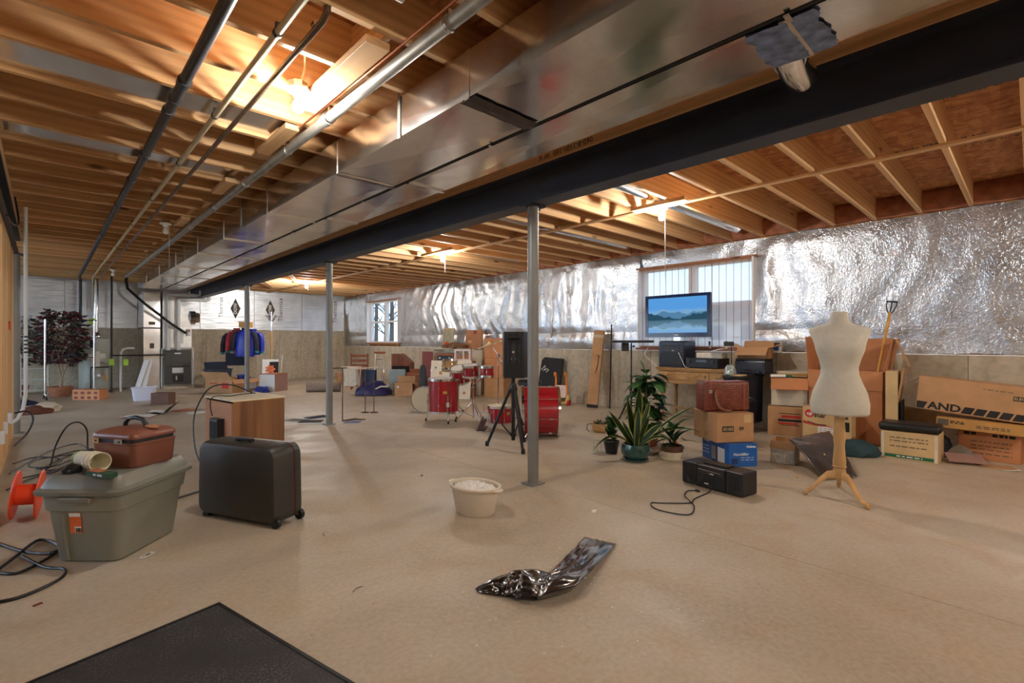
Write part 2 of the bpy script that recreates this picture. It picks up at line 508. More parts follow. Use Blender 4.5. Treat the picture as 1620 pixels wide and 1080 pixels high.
# long furring strip under the right-hand joists
obj('furring_strip', box((0.062, YB - YF - 0.3, 0.019), bevel=0.001), M['joist_y'], ceiling, loc=(4.63, (YB + YF) / 2, ZJ - 0.0105))
# slanted brace boards under the far joists
for (p, q) in (((3.5, 10.2), (4.4, 12.1)), ((3.7, 12.3), (4.3, 13.6))):
    d = Vector((q[0] - p[0], q[1] - p[1], 0))
    obj('brace', box((d.length, 0.085, 0.019)), M['joist'], ceiling, loc=((p[0] + q[0]) / 2, (p[1] + q[1]) / 2, ZJ - 0.0105), rot=(0, 0, math.atan2(d.y, d.x)))
# deck print (mill marks)
_r = random.Random(4)
for (x, y, L, th) in ((4.2, 0.62, .5, .035), (5.35, 0.55, .6, .04), (4.4, 0.2, .5, .035), (5.6, 0.22, .45, .03), (3.9, 1.05, .4, .03)):
    bm = bm_new(); q = 0.0
    while q < L:
        w = _r.uniform(.008, .03); add_box(bm, (0, q + w / 2, 0), (th * _r.uniform(.5, 1), w, .001)); q += w + _r.choice((.006, .01, .03))
    obj('mill_mark', bm, M['print_gray'], ceiling, loc=(x, y - L / 2, ZC - .001))['kind'] = 'stuff'

# rim insulation between joist ends on the right wall
def wool_mesh(seed):
    return grid(8, 6, lambda u, v: Vector((0.03 * fbm(u * 3 + seed, v * 3, 1) - 0.05 * (1 - (2 * v - 1) ** 2), (u - 0.5) * (JS - 0.044), v * JH)))
wools = [obj('rim_insulation', wool_mesh(s * 9.1), M['rim_wool'], ceiling, True, loc=(XW + 0.04, JY[0] + 0.04 + JS / 2, ZJ)) for s in range(2)]
for i in range(NJ - 1):
    if i == 0: wools[1].location.y = JY[1] + 0.04 + JS / 2; continue
    if i == 1: continue
    inst('rim_insulation', wools[i % 2], ceiling, (XW + 0.04, JY[i] + 0.04 + JS / 2, ZJ))

# ------------------------------------------------ right wall: poured concrete below, window openings, foil above
ZR, ZF = 0.96, 1.42                          # concrete tops: right wall, far wall
W1 = (2.57, 4.35, 0.985, 2.265)
W2 = (11.72, 13.5, 1.05, 2.27)
wall_right = struct('wall_right')
def wall_piece(y0, y1, z0, z1):
    obj('framing_panel', box((0.12, y1 - y0, z1 - z0), (XW + 0.17, (y0 + y1) / 2, (z0 + z1) / 2)), M['osb'], wall_right)
obj('foundation_core', box((0.3, YB - YF, ZR - 0.004), (XW + 0.17, (YB + YF) / 2, ZR / 2 - 0.002)), M['concrete'], wall_right)
wall_piece(YF, W1[0], ZR, ZC); wall_piece(W1[1], W2[0], ZR, ZC); wall_piece(W2[1], YB + 0.2, ZR, ZC)
wall_piece(W1[0], W1[1], ZR, W1[2]); wall_piece(W1[0], W1[1], W1[3], ZC)
wall_piece(W2[0], W2[1], ZR, W2[2]); wall_piece(W2[0], W2[1], W2[3], ZC)
# concrete as cast: one strip for each form panel, hairline fins between them
PW = 0.61
fp = None
y = YF
k = 0
while y < YB - 0.01:
    w = min(PW, YB - y)
    if fp is None or w < PW - 0.01:
        o = obj('form_panel', box((0.02, w - 0.004, ZR), bevel=0.0015), M['concrete'], wall_right, loc=(XW + 0.01, y + w / 2, ZR / 2))
        fp = fp or o
    else:
        inst('form_panel', fp, wall_right, (XW + 0.01 + 0.0012 * (k % 3), y + w / 2, ZR / 2))
    y += PW; k += 1

# foil-faced blanket, wrinkled, hung in front of the framing
def foil_disp(y, z, calm):
    wy = y + 0.35 * nz(y * 0.7, z * 1.3, 5.1) + 0.12 * (z - 1.2) * math.sin(y * 2.1)
    n = nz(wy * 2.3, z * 0.55, 1.7)
    r = (1 - abs(n) * 1.9)
    r2 = 1 - abs(nz(wy * 5.2 + 9, z * 1.1, 4.2)) * 1.8
    big = nz(y * 0.6, z * 0.9, 8.8)
    fine = fbm(y * 6.5, z * 5.5, 2.2, 3)
    return calm * (0.042 * r + 0.018 * r2) + 0.045 * big + (0.004 + 0.014 * calm) * fine
def foil_piece(y0, y1, z0, z1, du=0.035, calm=None, tuck=True):
    nu = max(4, int((y1 - y0) / du)); nv = max(3, int((z1 - z0) / du))
    def fn(u, v):
        y = y0 + (y1 - y0) * u; z = z0 + (z1 - z0) * v
        cl = calm if calm is not None else (0.25 if y < 1.2 else 1.0)
        if calm is None and 1.2 < y < 2.5: cl = 0.25 + 0.75 * (y - 1.2) / 1.3
        d = foil_disp(y, z, cl)
        edge = min(1.0, min(v, 1 - v) * (z1 - z0) / 0.12)
        hem = 0.0
        if tuck: d = d * (0.25 + 0.75 * edge)
        zz = z + (0.02 * nz(y * 2.2, 7.7) + 0.01 * nz(y * 9, 1.2)) * (1 if v > 0.999 or v < 0.001 else 0)
        return Vector((XW + 0.085 - d, y, zz))
    bm = grid(nu, nv, fn)
    return obj('foil_sheet', bm, M['foil'], wall_right, True, angle=180)
ZS = 1.24
foil_piece(YF, W1[0] + 0.02, ZS, ZJ - 0.01)
foil_piece(W1[1] - 0.02, W2[0] + 0.02, ZS, ZJ - 0.01, 0.032)
foil_piece(W2[1] - 0.02, YB, ZS, ZJ - 0.01)
foil_piece(YF, W1[0] + 0.02, ZR + 0.005, ZS + 0.03)
foil_piece(W1[1] - 0.02, W2[0] + 0.02, ZR + 0.005, ZS + 0.03)
foil_piece(W2[1] - 0.02, YB, ZR + 0.005, ZS + 0.03)
foil_piece(W1[0], W1[1], W1[3], ZJ - 0.01, calm=0.5)
foil_piece(W2[0], W2[1], W2[3], ZJ - 0.01, calm=0.5)

# ------------------------------------------------ far wall
wall_far = struct('wall_far', box((XW - XL + 0.6, 0.25, ZC), ((XW + XL) / 2, YB + 0.19, ZC / 2)), M['concrete'])
x = XL
k = 0
fp = None
while x < XW - 0.01:
    w = min(PW, XW - x)
    if fp is None or w < PW - 0.01:
        o = obj('form_panel', box((w - 0.004, 0.03, ZF), bevel=0.0015), M['concrete'], wall_far, loc=(x + w / 2, YB + 0.015, ZF / 2))
        fp = fp or o
    else:
        inst('form_panel', fp, wall_far, (x + w / 2, YB + 0.015 + 0.0012 * (k % 3), ZF / 2))
    x += PW; k += 1
x = XL
fb = None
BW = 1.3125
while x < XW - 0.01:
    if fb is None:
        fb = obj('insulation_board', box((BW - 0.006, 0.035, ZC - ZF - 0.004), bevel=0.002), M['foil_board'], wall_far, loc=(x + BW / 2, YB + 0.035, (ZF + ZC) / 2))
    else:
        inst('insulation_board', fb, wall_far, (x + BW / 2, YB + 0.035, (ZF + ZC) / 2))
    x += BW
# printing on the boards
def diamond(x, z):
    bm = prism([(0, -0.28), (0.125, 0), (0, 0.28), (-0.125, 0)], -0.0005, 0.0005)
    d = obj('printed_diamond', bm, M['print_gray'], wall_far, loc=(x, YB + 0.0165, z), rot=(PI / 2, 0, 0))
    lettering('DOW', 0.115, M['print_white'], d, (0, 0, 0.001), (0, 0, PI / 2), bold=0.006)
diamond(3.80, 2.0); diamond(4.70, 2.0)
for (s, x, z, sz) in (('Thermax', 4.98, 2.02, 0.19), ('Thermax', 6.60, 2.02, 0.19), ('Thermax', 3.45, 2.02, 0.15)):
    lettering(s, sz, M['print_gray'], wall_far, (x, YB + 0.016, z), (PI / 2, -PI / 2, 0), name='lettering')

# ------------------------------------------------ unseen left wall (glazed door and window added for daylight), wall behind the camera
wall_left = struct('wall_left')
DY0, DY1, DZ = 8.4, 13.2, 2.15
def lw(y0, y1, z0, z1):
    obj('foundation_panel', box((0.25, y1 - y0, z1 - z0), (XL - 0.125, (y0 + y1) / 2, (z0 + z1) / 2)), M['concrete'], wall_left)
WL = (3.6, 7.6, 0.9, 2.15)
lw(YF, WL[0], 0, ZC); lw(WL[1], DY0, 0, ZC); lw(WL[0], WL[1], 0, WL[2]); lw(WL[0], WL[1], WL[3], ZC); lw(DY1, YB + 0.3, 0, ZC); lw(DY0, DY1, DZ, ZC)
wall_back = struct('wall_back', box((XW - XL + 0.6, 0.25, ZC), ((XW + XL) / 2, YF - 0.125, ZC / 2)), M['concrete'])
M['white_frame'] = simple('white_vinyl_frame', srgb(228, 226, 226), 0.4, 0, 0.03)
def glass(nm, col):
    k = NT(nm); k.b.inputs['Roughness'].default_value = 0.0
    k.b.inputs['Transmission Weight'].default_value = 1.0; k.b.inputs['IOR'].default_value = 1.05
    k.b.inputs['Base Color'].default_value = (*col, 1); return k.m
M['glass'] = glass('dimmed_window_glass', (0.36, 0.39, 0.41))  # glass colour darkened to dim the sky through the right-hand windows
M['glass_clear'] = glass('clear_door_glass', (0.97, 0.985, 1.0))
def bars_obj(name, rects, x, th, m, parent):
    bm = bm_new()
    for (a, b, c, d) in rects: add_box(bm, (x, (a + b) / 2, (c + d) / 2), (th, b - a, d - c))
    return obj(name, bm, m, parent)
def window(n, y0, y1, z0, z1, x, mull, mids, kind='window'):
    w = struct('%s_%d' % (kind, n))
    f = 0.06
    bars_obj('frame', [(y0, y0 + f, z0, z1), (y1 - f, y1, z0, z1), (y0 + f, y1 - f, z0, z0 + f), (y0 + f, y1 - f, z1 - f, z1)], x, 0.09, M['white_frame'], w)
    for m_ in mull: bars_obj('mullion', [(m_ - 0.055, m_ + 0.055, z0 + f, z1 - f)], x, 0.08, M['white_frame'], w)
    ed = [y0 + f] + [q for m_ in mull for q in (m_ - 0.055, m_ + 0.055)] + [y1 - f]
    for i in range(0, len(ed), 2):
        zs = [z0 + f] + [q for m_ in mids for q in (m_ - 0.025, m_ + 0.025)] + [z1 - f]
        for j in range(0, len(zs), 2):
            obj('pane', box((0.006, ed[i + 1] - ed[i], zs[j + 1] - zs[j]), (x + 0.01, (ed[i] + ed[i + 1]) / 2, (zs[j] + zs[j + 1]) / 2)), M['glass_clear' if x < 0 else 'glass'], w)
        for m_ in mids:
            bars_obj('sash_rail', [(ed[i], ed[i + 1], m_ - 0.025, m_ + 0.025)], x, 0.06, M['white_frame'], w)
    return w
win1 = window(1, W1[0], W1[1], W1[2], W1[3], XW + 0.16, [3.5], [1.62])
win2 = window(2, W2[0], W2[1], W2[2], W2[3], XW + 0.16, [(W2[0] + W2[1]) / 2], [1.66])
added_win3 = window(3, WL[0], WL[1], WL[2], WL[3], XL - 0.12, [4.93, 6.27], [])  # unseen window, added to let more daylight onto the left floor
added_door1 = window(1, DY0, DY1, 0.0, DZ, XL - 0.12, [(DY0 + DY1) / 2], [], 'door')  # unseen glazed door, added and sized for cool fill at back left
# brown wooden sill and head around the big window
M['sill'] = lumber('stained_sill', srgb(186, 132, 96), srgb(150, 96, 66), 'Y')
for w, W in ((win1, W1), (win2, W2)):
    obj('window_sill', box((0.17, W[1] - W[0] + 0.04, 0.035), (XW + 0.055, (W[0] + W[1]) / 2, W[2] - 0.0)), M['sill'], w)
    obj('window_head', box((0.13, W[1] - W[0] + 0.04, 0.025), (XW + 0.04, (W[0] + W[1]) / 2, W[3] - 0.012)), M['sill'], w)
    for yy in (W[0] + 0.012, W[1] - 0.012):
        obj('window_jamb', box((0.13, 0.024, W[3] - W[2] - 0.04), (XW + 0.05, yy, (W[2] + W[3]) / 2)), M['white_frame'], w)

# woven roll shade hanging inside the big window
def mk_shade():
    k = NT('woven_shade')
    v = k.coord('Object')
    w = k.node('ShaderNodeTexWave', bands_direction='Z'); w.inputs['Scale'].default_value = 38.0; k.link(v, w.inputs['Vector'])
    tr = k.node('ShaderNodeBsdfTransparent'); tl = k.node('ShaderNodeBsdfTranslucent'); df = k.node('ShaderNodeBsdfDiffuse')
    tl.inputs['Color'].default_value = (0.85, 0.74, 0.7, 1); df.inputs['Color'].default_value = (0.75, 0.64, 0.58, 1)
    m1 = k.node('ShaderNodeMixShader'); m1.inputs[0].default_value = 0.5; k.link(tl.outputs[0], m1.inputs[1]); k.link(df.outputs[0], m1.inputs[2])
    m2 = k.node('ShaderNodeMixShader'); k.link(k.ramp(w.outputs['Fac'], [(0.3, (0.32,) * 3), (0.7, (0.56,) * 3)]), m2.inputs[0])
    k.link(tr.outputs[0], m2.inputs[1]); k.link(m1.outputs[0], m2.inputs[2]); k.link(m2.outputs[0], k.out.inputs['Surface'])
    return k.m
M['shade'] = mk_shade()
M['shade_cord'] = simple('shade_cord', srgb(120, 96, 92), 0.8)
sh = thing('window_shade', 'sheer woven roll shade covering the big window behind the television', 'window shade', (XW + 0.02, 3.46, W1[3] - 0.03))
H = W1[3] - W1[2] - 0.06
obj('fabric', box((0.002, 1.72, H), (0, 0, -H / 2)), M['shade'], sh)
obj('head_rail', box((0.03, 1.73, 0.035), (0, 0, -0.0), bevel=0.004), M['sill'], sh)
obj('bottom_rail', lathe([(0.012, -0.86), (0.012, 0.86)], 10, T((0, 0, -H), (PI / 2, 0, 0))), M['sill'], sh)
for i in range(17):
    obj('cord', box((0.004, 0.004 if i != 5 else 0.009, H), (-0.003, -0.82 + i * 0.1025, -H / 2)), M['shade_cord'], sh)

# ------------------------------------------------ steel beams, their timber plates and posts
def ibeam(bm, x, y0, y1, z0, z1, w=0.16, tf=0.016, tw=0.012):
    yc, L = (y0 + y1) / 2, y1 - y0
    add_box(bm, (x, yc, z0 + tf / 2), (w, L, tf)); add_box(bm, (x, yc, z1 - tf / 2), (w, L, tf))
    add_box(bm, (x, yc, (z0 + z1) / 2), (tw, L, z1 - z0 - 2 * tf))
def wall_beam(name, label, x, y0, y1, z0=2.15, z1=2.41):
    b = thing(name, label, 'beam', (x, y0, z0))
    bm = bm_new(); ibeam(bm, 0, 0, y1 - y0, 0, z1 - z0); obj('steel_section', bm, M['steel_dark'], b)
    n = 3
    for i in range(n):
        L = (y1 - y0) / n
        for j in range(2):
            obj('timber_plate', box((0.17, L - 0.004, 0.044), (0.0, L * (i + 0.5), z1 - z0 + 0.0225 + j * 0.045), bevel=0.002), M['joist_y'], b)
    return b
beam = wall_beam('steel_beam', 'long dark steel I-beam running across the middle on grey posts', BX, YF + 0.02, YB - 0.02)
lettering('060-8-1101-100  W X', 0.055, M['print_black'], beam, (-0.0862, 5.45, 0.305), (-PI / 2, 0, PI / 2), name='marker_writing')
beam2 = wall_beam('steel_beam', 'dark steel I-beam above the wooden stud wall at left', -0.30, YF + 0.02, 9.0)

def post(loc, label, top=2.15, m='steel_post', r=0.043):
    p = thing('support_post', label, 'post', loc, group='steel support posts')
    obj('column', lathe([(r, 0.012), (r, top - 0.012)], 24), M[m], p, True)
    obj('base_plate', box((0.13, 0.13, 0.012), (0, 0, 0.006)), M[m], p)
    obj('cap_plate', box((0.17, 0.12, 0.012), (0, 0, top - 0.006)), M['steel_dark'], p)
    for s in (-1, 1):
        obj('bolt', lathe([(0.009, 0), (0.009, 0.02)], 6, T((0.068 * s, 0.0, top - 0.03))), M['steel_dark'], p)
    return p
post((BX, 2.66, 0), 'grey steel post in front of the red bass drum, nearest the camera')
post((BX, 6.42, 0), 'grey steel post with magazines and wire stands at its foot')
post((BX, 10.08, 0), 'grey steel post standing by the rack of blue jackets')
post((-0.25, 8.35, 0), 'grey steel post at the end of the wooden stud wall')

# conduit running up beside the end of the stud wall
cd_ = thing('conduit', 'thin pale conduit pipe rising beside the end of the stud wall', 'pipe', (-0.14, 7.2, 0))
obj('pipe', tube([(-0.112, 0, 0.26), (-0.06, 0, 0.3), (-0.02, 0, 0.4), (0, 0, 0.55), (0, 0, 2.495)], 0.017, 10), M['pvc'], cd_, True)
for z_ in (0.98, 1.02, 1.06, 1.10, 1.14): obj('clip', lathe([(0.02, 0), (0.02, 0.018)], 8, T((0, 0, z_))), M['black'], cd_)

# ------------------------------------------------ stud wall at left
sw = struct('wall_partition')
ST = None
for i in range(28):
    y = 8.06 - i * 0.405
    if y < YF + 0.1: break
    if ST is None: ST = obj('stud', box((0.089, 0.038, 2.06), bevel=0.002), M['stud'], sw, loc=(-0.30, y, 0.038 + 1.03))
    else: inst('stud', ST, sw, (-0.30, y, 0.038 + 1.03))
obj('bottom_plate', box((0.089, 8.08 - YF, 0.038), (-0.30, (8.08 + YF) / 2, 0.019)), M['joist_y'], sw)
obj('top_plate', box((0.089, 8.08 - YF, 0.038), (-0.30, (8.08 + YF) / 2, 2.117)), M['joist_y'], sw)
M['print_redpaint'] = simple('red_paint', srgb(190, 40, 34), 0.6)
obj('paint_mark', tube([(-0.2545, 7.1, 1.22), (-0.2545, 7.12, 1.3), (-0.2545, 7.0, 1.28)], 0.008, 6), M['print_redpaint'], sw)
for (y_, z_) in ((6.85, 0.36), (6.05, 0.36), (5.6, 0.34)):
    o = obj('outlet_box', box((0.03, 0.055, 0.10), (-0.242, y_, z_), bevel=0.004), M['white_plastic'], sw)
# ================================================================== DUCTS, PIPES, LAMPS
ZD, HD = 2.265, 0.225
M['seal'] = simple('dark_duct_sealant', srgb(66, 58, 60), 0.6, 0, 0.3, 18, 0.3, 30)
M['mastic'] = simple('blue_grey_mastic', srgb(110, 128, 168), 0.45, 0, 0.5, 22, 0.5, 40)
def duct_run(name, label, x0, x1, cuts, zb=ZD, h=HD):
    d = thing(name, label, 'duct', ((x0 + x1) / 2, cuts[0], zb))
    w = x1 - x0
    for a, b in zip(cuts, cuts[1:]):
        L = b - a - 0.006; yc = (a + b) / 2 - cuts[0]
        bm = bm_new()
        def ring(y, sag):
            return [Vector((sx * w / 2, y, (h if sz else 0) )) for sx, sz in ((-1, 0), (1, 0), (1, 1), (-1, 1))]
        add_loft(bm, [ring(yc - L / 2, 0), ring(yc + L / 2, 0)])
        # cross break: shallow pyramid pressed into the underside
        for f in list(bm.faces):
            if abs(f.normal.z) > 0.9 or True:
                pass
        bm.normal_update()
        low = [f for f in bm.faces if all(abs(v.co.z) < 1e-6 for v in f.verts)]
        if low:
            r = bmesh.ops.poke(bm, faces=low)
            for v in r['verts']: v.co.z -= 0.007
        side = [f for f in bm.faces if len(f.verts) == 4 and all(abs(v.co.x + w / 2) < 1e-6 for v in f.verts)]
        if side:
            r = bmesh.ops.poke(bm, faces=side)
            for v in r['verts']: v.co.x -= 0.003
        obj('duct_section', bm, M['galv'], d)
    for c in cuts[1:-1]:
        y = c - cuts[0]
        bm = bm_new()
        add_box(bm, (0, y, -0.006), (w + 0.014, 0.035, 0.012)); add_box(bm, (-w / 2 - 0.001, y, h / 2), (0.006, 0.03, h)); add_box(bm, (w / 2 + 0.001, y, h / 2), (0.006, 0.03, h))
        obj('drive_cleat', bm, M['galv'], d)
    return d
CUT1 = [-3.0, 0.35, 1.86, 3.32, 4.8, 6.3, 7.6, 9.1, 10.6, 12.1, 13.35]
CUT2 = [-3.0, 0.62, 3.15, 4.6, 6.1, 7.6, 9.1, 10.6, 12.1, 13.35]
d1 = duct_run('supply_duct', 'wide galvanized sheet metal duct with seams under the joists', 1.47, 1.905, CUT1)
d2 = duct_run('return_duct', 'narrower galvanized duct beside the beam with blue mastic joint', 1.94, 2.245, CUT2)
# sealant smeared along one joint
for c, w in ((1.86, 0.11), (3.32, 0.05)):
    obj('sealant', grid(12, 6, lambda u, v: Vector(((u - 0.5) * 0.44, (v - 0.5) * (w + 0.02 * nz(u * 7, c)) + c - CUT1[0], -0.0085 - 0.006 * math.exp(-((v - .5) / .2) ** 2) - 0.0015 * abs(nz(u * 20, v * 20))))), M['seal'], d1, True)
bm = bm_new()
add_grid(bm, 14, 10, lambda u, v: Vector(((u - 0.5) * 0.306, (v - 0.5) * (0.24 + 0.06 * nz(u * 6, 3.3)) + 0.64 + 3.0, -0.0085 - 0.006 * math.exp(-((v - .5) / .12) ** 2) - 0.002 * abs(nz(u * 18, v * 18)))))
obj('mastic_joint', bm, M['mastic'], d2, True)
# dark gap strip between the two ducts, held by clips
gp = thing('gap_strip', 'black strip closing the gap between the two metal ducts', 'strip', (1.9225, -3.0, ZD - 0.004))
obj('strip', box((0.02, 16.3, 0.02), (0, 8.15, 0.014)), M['black_matte'], gp)
for y_ in (3.6, 5.2, 6.8, 8.4, 10.0, 12.0): obj('clip', box((0.05, 0.02, 0.006), (0.005, y_, -0.008)), M['galv'], gp)
# hanger straps
for y_ in (2.48, 5.6, 8.4, 11.0):
    tag(obj('hanger_strap', box((0.003, 0.028, HD + 0.08), (1.4645, y_, ZD + HD / 2 + 0.03)), M['gray_pipe']), ('nearest', 'second', 'third', 'farthest')[int((y_ - 2) / 2.8)] + ' thin metal strap hanging the wide duct from the joists', 'strap', 'duct hanger straps')
# round take-off beside the beam
tk = thing('round_takeoff', 'short round metal pipe elbow hanging between the narrow duct and the beam', 'duct', (2.30, 0.72, ZD))
obj('elbow', tube([(-0.052, 0, 0.1), (0.0, 0, 0.07), (0.09, 0, 0.03), (0.2, 0, 0.03)], 0.062, 20), M['galv'], tk, True)
obj('collar', lathe([(0.066, -0.012), (0.07, 0), (0.066, 0.012)], 20, T((0.04, 0, 0.052), (0, R(60), 0))), M['galv'], tk, True)
# round branch ducts inside joist bays
def branch(label, y, x0, x1, r=0.07):
    t = thing('branch_duct', label, 'duct', (x0, y, ZJ + 0.1), group='round branch ducts in the joist bays')
    obj('pipe', lathe([(r, 0), (r, x1 - x0)], 16, T((0, 0, 0), (0, PI / 2, 0))), M['galv'], t, True)
    obj('joint', lathe([(r + 0.004, 0), (r + 0.004, 0.03)], 16, T(((x1 - x0) * 0.4, 0, 0), (0, PI / 2, 0))), M['galv'], t, True)
def bay(y): 
    i = min(range(len(JY)), key=lambda q: abs(JY[q] + JS / 2 - y)); return JY[i] + JS / 2
for (y, x0, x1) in ((1.98, 0.0, 1.1), (1.2, 0.2, 2.2)): branch(('farther' if y > 1.5 else 'nearer') + ' round galvanized branch duct between the joists at left', bay(y), x0, x1)
for (y, x0, x1) in ((2.62, 3.2, 6.6), (4.2, 3.2, 6.5), (6.2, 3.2, 6.2)): branch({2: 'nearest', 4: 'middle', 6: 'farthest'}[int(y)] + ' round galvanized branch duct between the joists at right', bay(y) + 0.04, x0, x1)
# sheet metal panning closing joist bays at left
for (y, x0, x1) in ((3.42, -2.0, 1.13), (4.85, -2.0, 1.13)):
    t = thing('joist_panning', ('nearer' if y < 4 else 'farther') + ' galvanized sheet closing the bay between two joists at left', 'sheet', ((x0 + x1) / 2, bay(y), ZJ + 0.03), group='sheet metal joist panning')
    obj('sheet', box((x1 - x0, JS - 0.042, 0.003)), M['galv'], t)
    obj('hem', box((x1 - x0, 0.02, 0.012), (0, -0.17, 0.006)), M['galv'], t)

# ------------------------------------------------ pipes under the joists
def pipe(label, pts, r, m, couplings=(), strap=(), name='pipe_run'):
    t = thing(name, label, 'pipe', pts[0])
    p0 = Vector(pts[0])
    obj('pipe', tube([Vector(p) - p0 for p in pts], r, 14), M[m], t, True)
    for y in couplings: obj('coupling', lathe([(r * 1.22, -r * 1.1), (r * 1.22, r * 1.1)], 14, T(Vector((pts[1][0], y, pts[1][2])) - p0, (PI / 2, 0, 0))), M[m], t, True)
    for y in strap:
        bm = bm_new(); q = Vector((pts[1][0], y, pts[1][2])) - p0
        add_lathe(bm, [(r + 0.001, -0.009), (r + 0.005, -0.009), (r + 0.005, 0.009), (r + 0.001, 0.009)], 14, T(q, (PI / 2, 0, 0)), closed=True)
        add_box(bm, (q.x, q.y, q.z + r + 0.015), (0.02, 0.016, 0.03))
        obj('hanger', bm, M['galv'] if m in ('gray_pipe',) else M['black'], t)
    return t
ZP = ZJ - 0.045
pipe('dark iron pipe with couplings, leftmost of the ceiling pipes', [(0.53, -3.0, ZP), (0.53, 5.0, ZP), (0.53, 13.55, ZP), (0.55, 13.75, ZP - 0.06), (0.55, 13.75, 1.55)], 0.027, 'iron', (1.9, 3.05, 3.5, 5.2), (3.3, 4.4, 6.2, 8.0))
pipe('cream plastic water pipe between two dark ceiling pipes', [(0.75, -3.0, ZP + 0.01), (0.75, 5.0, ZP + 0.01), (0.75, 13.7, ZP + 0.01), (0.75, 13.8, ZP - 0.1), (0.75, 13.8, 1.75)], 0.016, 'cream_pipe', (), (2.3, 3.4, 4.5, 5.8, 7.2, 9.0))
pipe('thin copper coloured pipe with an elbow beside the lit bulb', [(0.86, 2.02, ZJ + 0.1), (0.86, 2.03, ZJ - 0.02), (0.86, 2.08, ZJ - 0.04), (0.86, 6.0, ZJ - 0.04), (0.86, 13.6, ZJ - 0.04)], 0.014, 'copper', (2.15,), ())
pipe('thick grey conduit running alongside the wide duct', [(1.245, -3.0, ZP - 0.01), (1.245, 2.9, ZP - 0.01), (1.235, 13.0, ZP - 0.01)], 0.030, 'gray_pipe', (2.95,), (1.7, 2.9, 3.6, 4.6, 5.6, 6.8, 8.0, 9.5))
pipe('bare copper tube laid along the thick grey conduit', [(1.205, -3.0, ZP + 0.022), (1.205, 2.4, ZP + 0.022), (1.2, 3.3, ZP + 0.03)], 0.006, 'copper_bright')
# thin electrical cable stapled across the joists to the lamp
def cable(label, pts, r=0.004, m='cream_pipe', name='cable', cat='cable', group=None, n=6):
    # smooth through the points
    P = [Vector(p) for p in pts]; out = []
    for i in range(len(P) - 1):
        p0 = P[max(i - 1, 0)]; p1 = P[i]; p2 = P[i + 1]; p3 = P[min(i + 2, len(P) - 1)]
        for k in range(n):
            t = k / n
            out.append(0.5 * ((2 * p1) + (p2 - p0) * t + (2 * p0 - 5 * p1 + 4 * p2 - p3) * t * t + (3 * p1 - p0 - 3 * p2 + p3) * t ** 3))
    out.append(P[-1])
    o = obj(name, tube(out, r, 6), M[m], None, True)
    if label: tag(o, label, cat, group)
    return o
cable('white electrical cable stapled along the joists to the lit bulb', [(0.0, 2.35, ZJ + 0.08), (0.35, 2.42, ZJ + 0.05), (0.75, 2.52, ZJ + 0.06), (0.95, 2.58, ZJ + 0.12), (1.0, 2.65, ZJ + 0.06), (1.0, 2.7, ZJ - 0.0)], 0.005, 'cream_pipe')
cable('blue and black wires looping below the beam end of the stud wall', [(-0.2, 6.6, 2.46), (-0.17, 6.4, 2.2), (-0.19, 6.0, 2.1), (-0.22, 5.7, 2.12)], 0.008, 'navy_plastic')

# ------------------------------------------------ ceiling lamps
def mk_emit(name, col, s):
    k = NT(name); k.n.remove(k.b); e = k.node('ShaderNodeEmission'); e.inputs[0].default_value = (*col, 1); e.inputs[1].default_value = s
    k.link(e.outputs[0], k.out.inputs['Surface']); return k.m
M['bulb_lit'] = mk_emit('lit_bulb', BULB_COLOR, BULB_STRENGTH)
M['bulb_soft'] = mk_emit('lit_bulb_lower_wattage', BULB_COLOR, BULB_STRENGTH * 0.5)
M['bulb_fill'] = mk_emit('added_fill_bulb', BULB_COLOR, BULB_STRENGTH * 0.95)  # fill strength for the two added lamps behind the camera
M['bulb_main'] = mk_emit('lit_bulb_medium_wattage', BULB_COLOR, BULB_STRENGTH * 0.6)
M['bulb_off'] = simple('frosted_bulb', srgb(226, 222, 214), 0.25, 0, 0.02)
def lamp(loc, lit, label, chain=0.0, bm_='bulb_lit'):
    t = thing('ceiling_lamp', label, 'lamp', loc, group='bare bulb ceiling lamps')
    obj('junction_box', lathe([(0.052, 0.0), (0.052, -0.035)], 8), M['galv'], t)
    obj('lamp_holder', lathe([(0.058, -0.035), (0.06, -0.042), (0.052, -0.05), (0.03, -0.055), (0.024, -0.075)], 20), M['porcelain'], t, True)
    obj('bulb', lathe([(0.013, -0.076), (0.016, -0.088), (0.027, -0.112), (0.030, -0.130), (0.026, -0.148), (0.014, -0.158), (0.0, -0.161)], 18), M[bm_] if lit else M['bulb_off'], t, True)
    if chain: obj('pull_string', tube([(0.03, -0.02, -0.05), (0.032, -0.02, -0.05 - chain)], 0.0022, 5), M['paper'], t)
    return t
lamp((1.0, 2.74, ZJ), True, 'lit bare bulb in a porcelain holder, nearest lamp among the pipes at left', 0, 'bulb_soft')
lamp((1.02, 6.9, ZJ), False, 'unlit bare bulb lamp with a pull string beside the wide duct', 0.5)
lamp((0.95, 12.0, ZJ), False, 'small unlit bulb lamp near the water heater', 0)
lamp((4.6, 2.62, ZJ), True, 'lit bare bulb with a long pull string in front of the big window', 0.72, 'bulb_main')
lamp((4.5, 6.32, ZJ), True, 'lit bare bulb with a pull string above the drum kit area', 0.28, 'bulb_main')
lamp((4.42, 11.6, ZJ), True, 'farthest lit bare bulb near the printed foil boards', 0.15)
lamp((1.0, -1.35, ZJ), True, 'lit bare bulb added behind the camera at left as fill light', 0, 'bulb_fill')  # unseen lamp, added to brighten the foreground
lamp((4.6, -1.5, ZJ), True, 'lit bare bulb added behind the camera at right as fill light', 0, 'bulb_fill')  # second unseen lamp, added as fill on the right-hand side

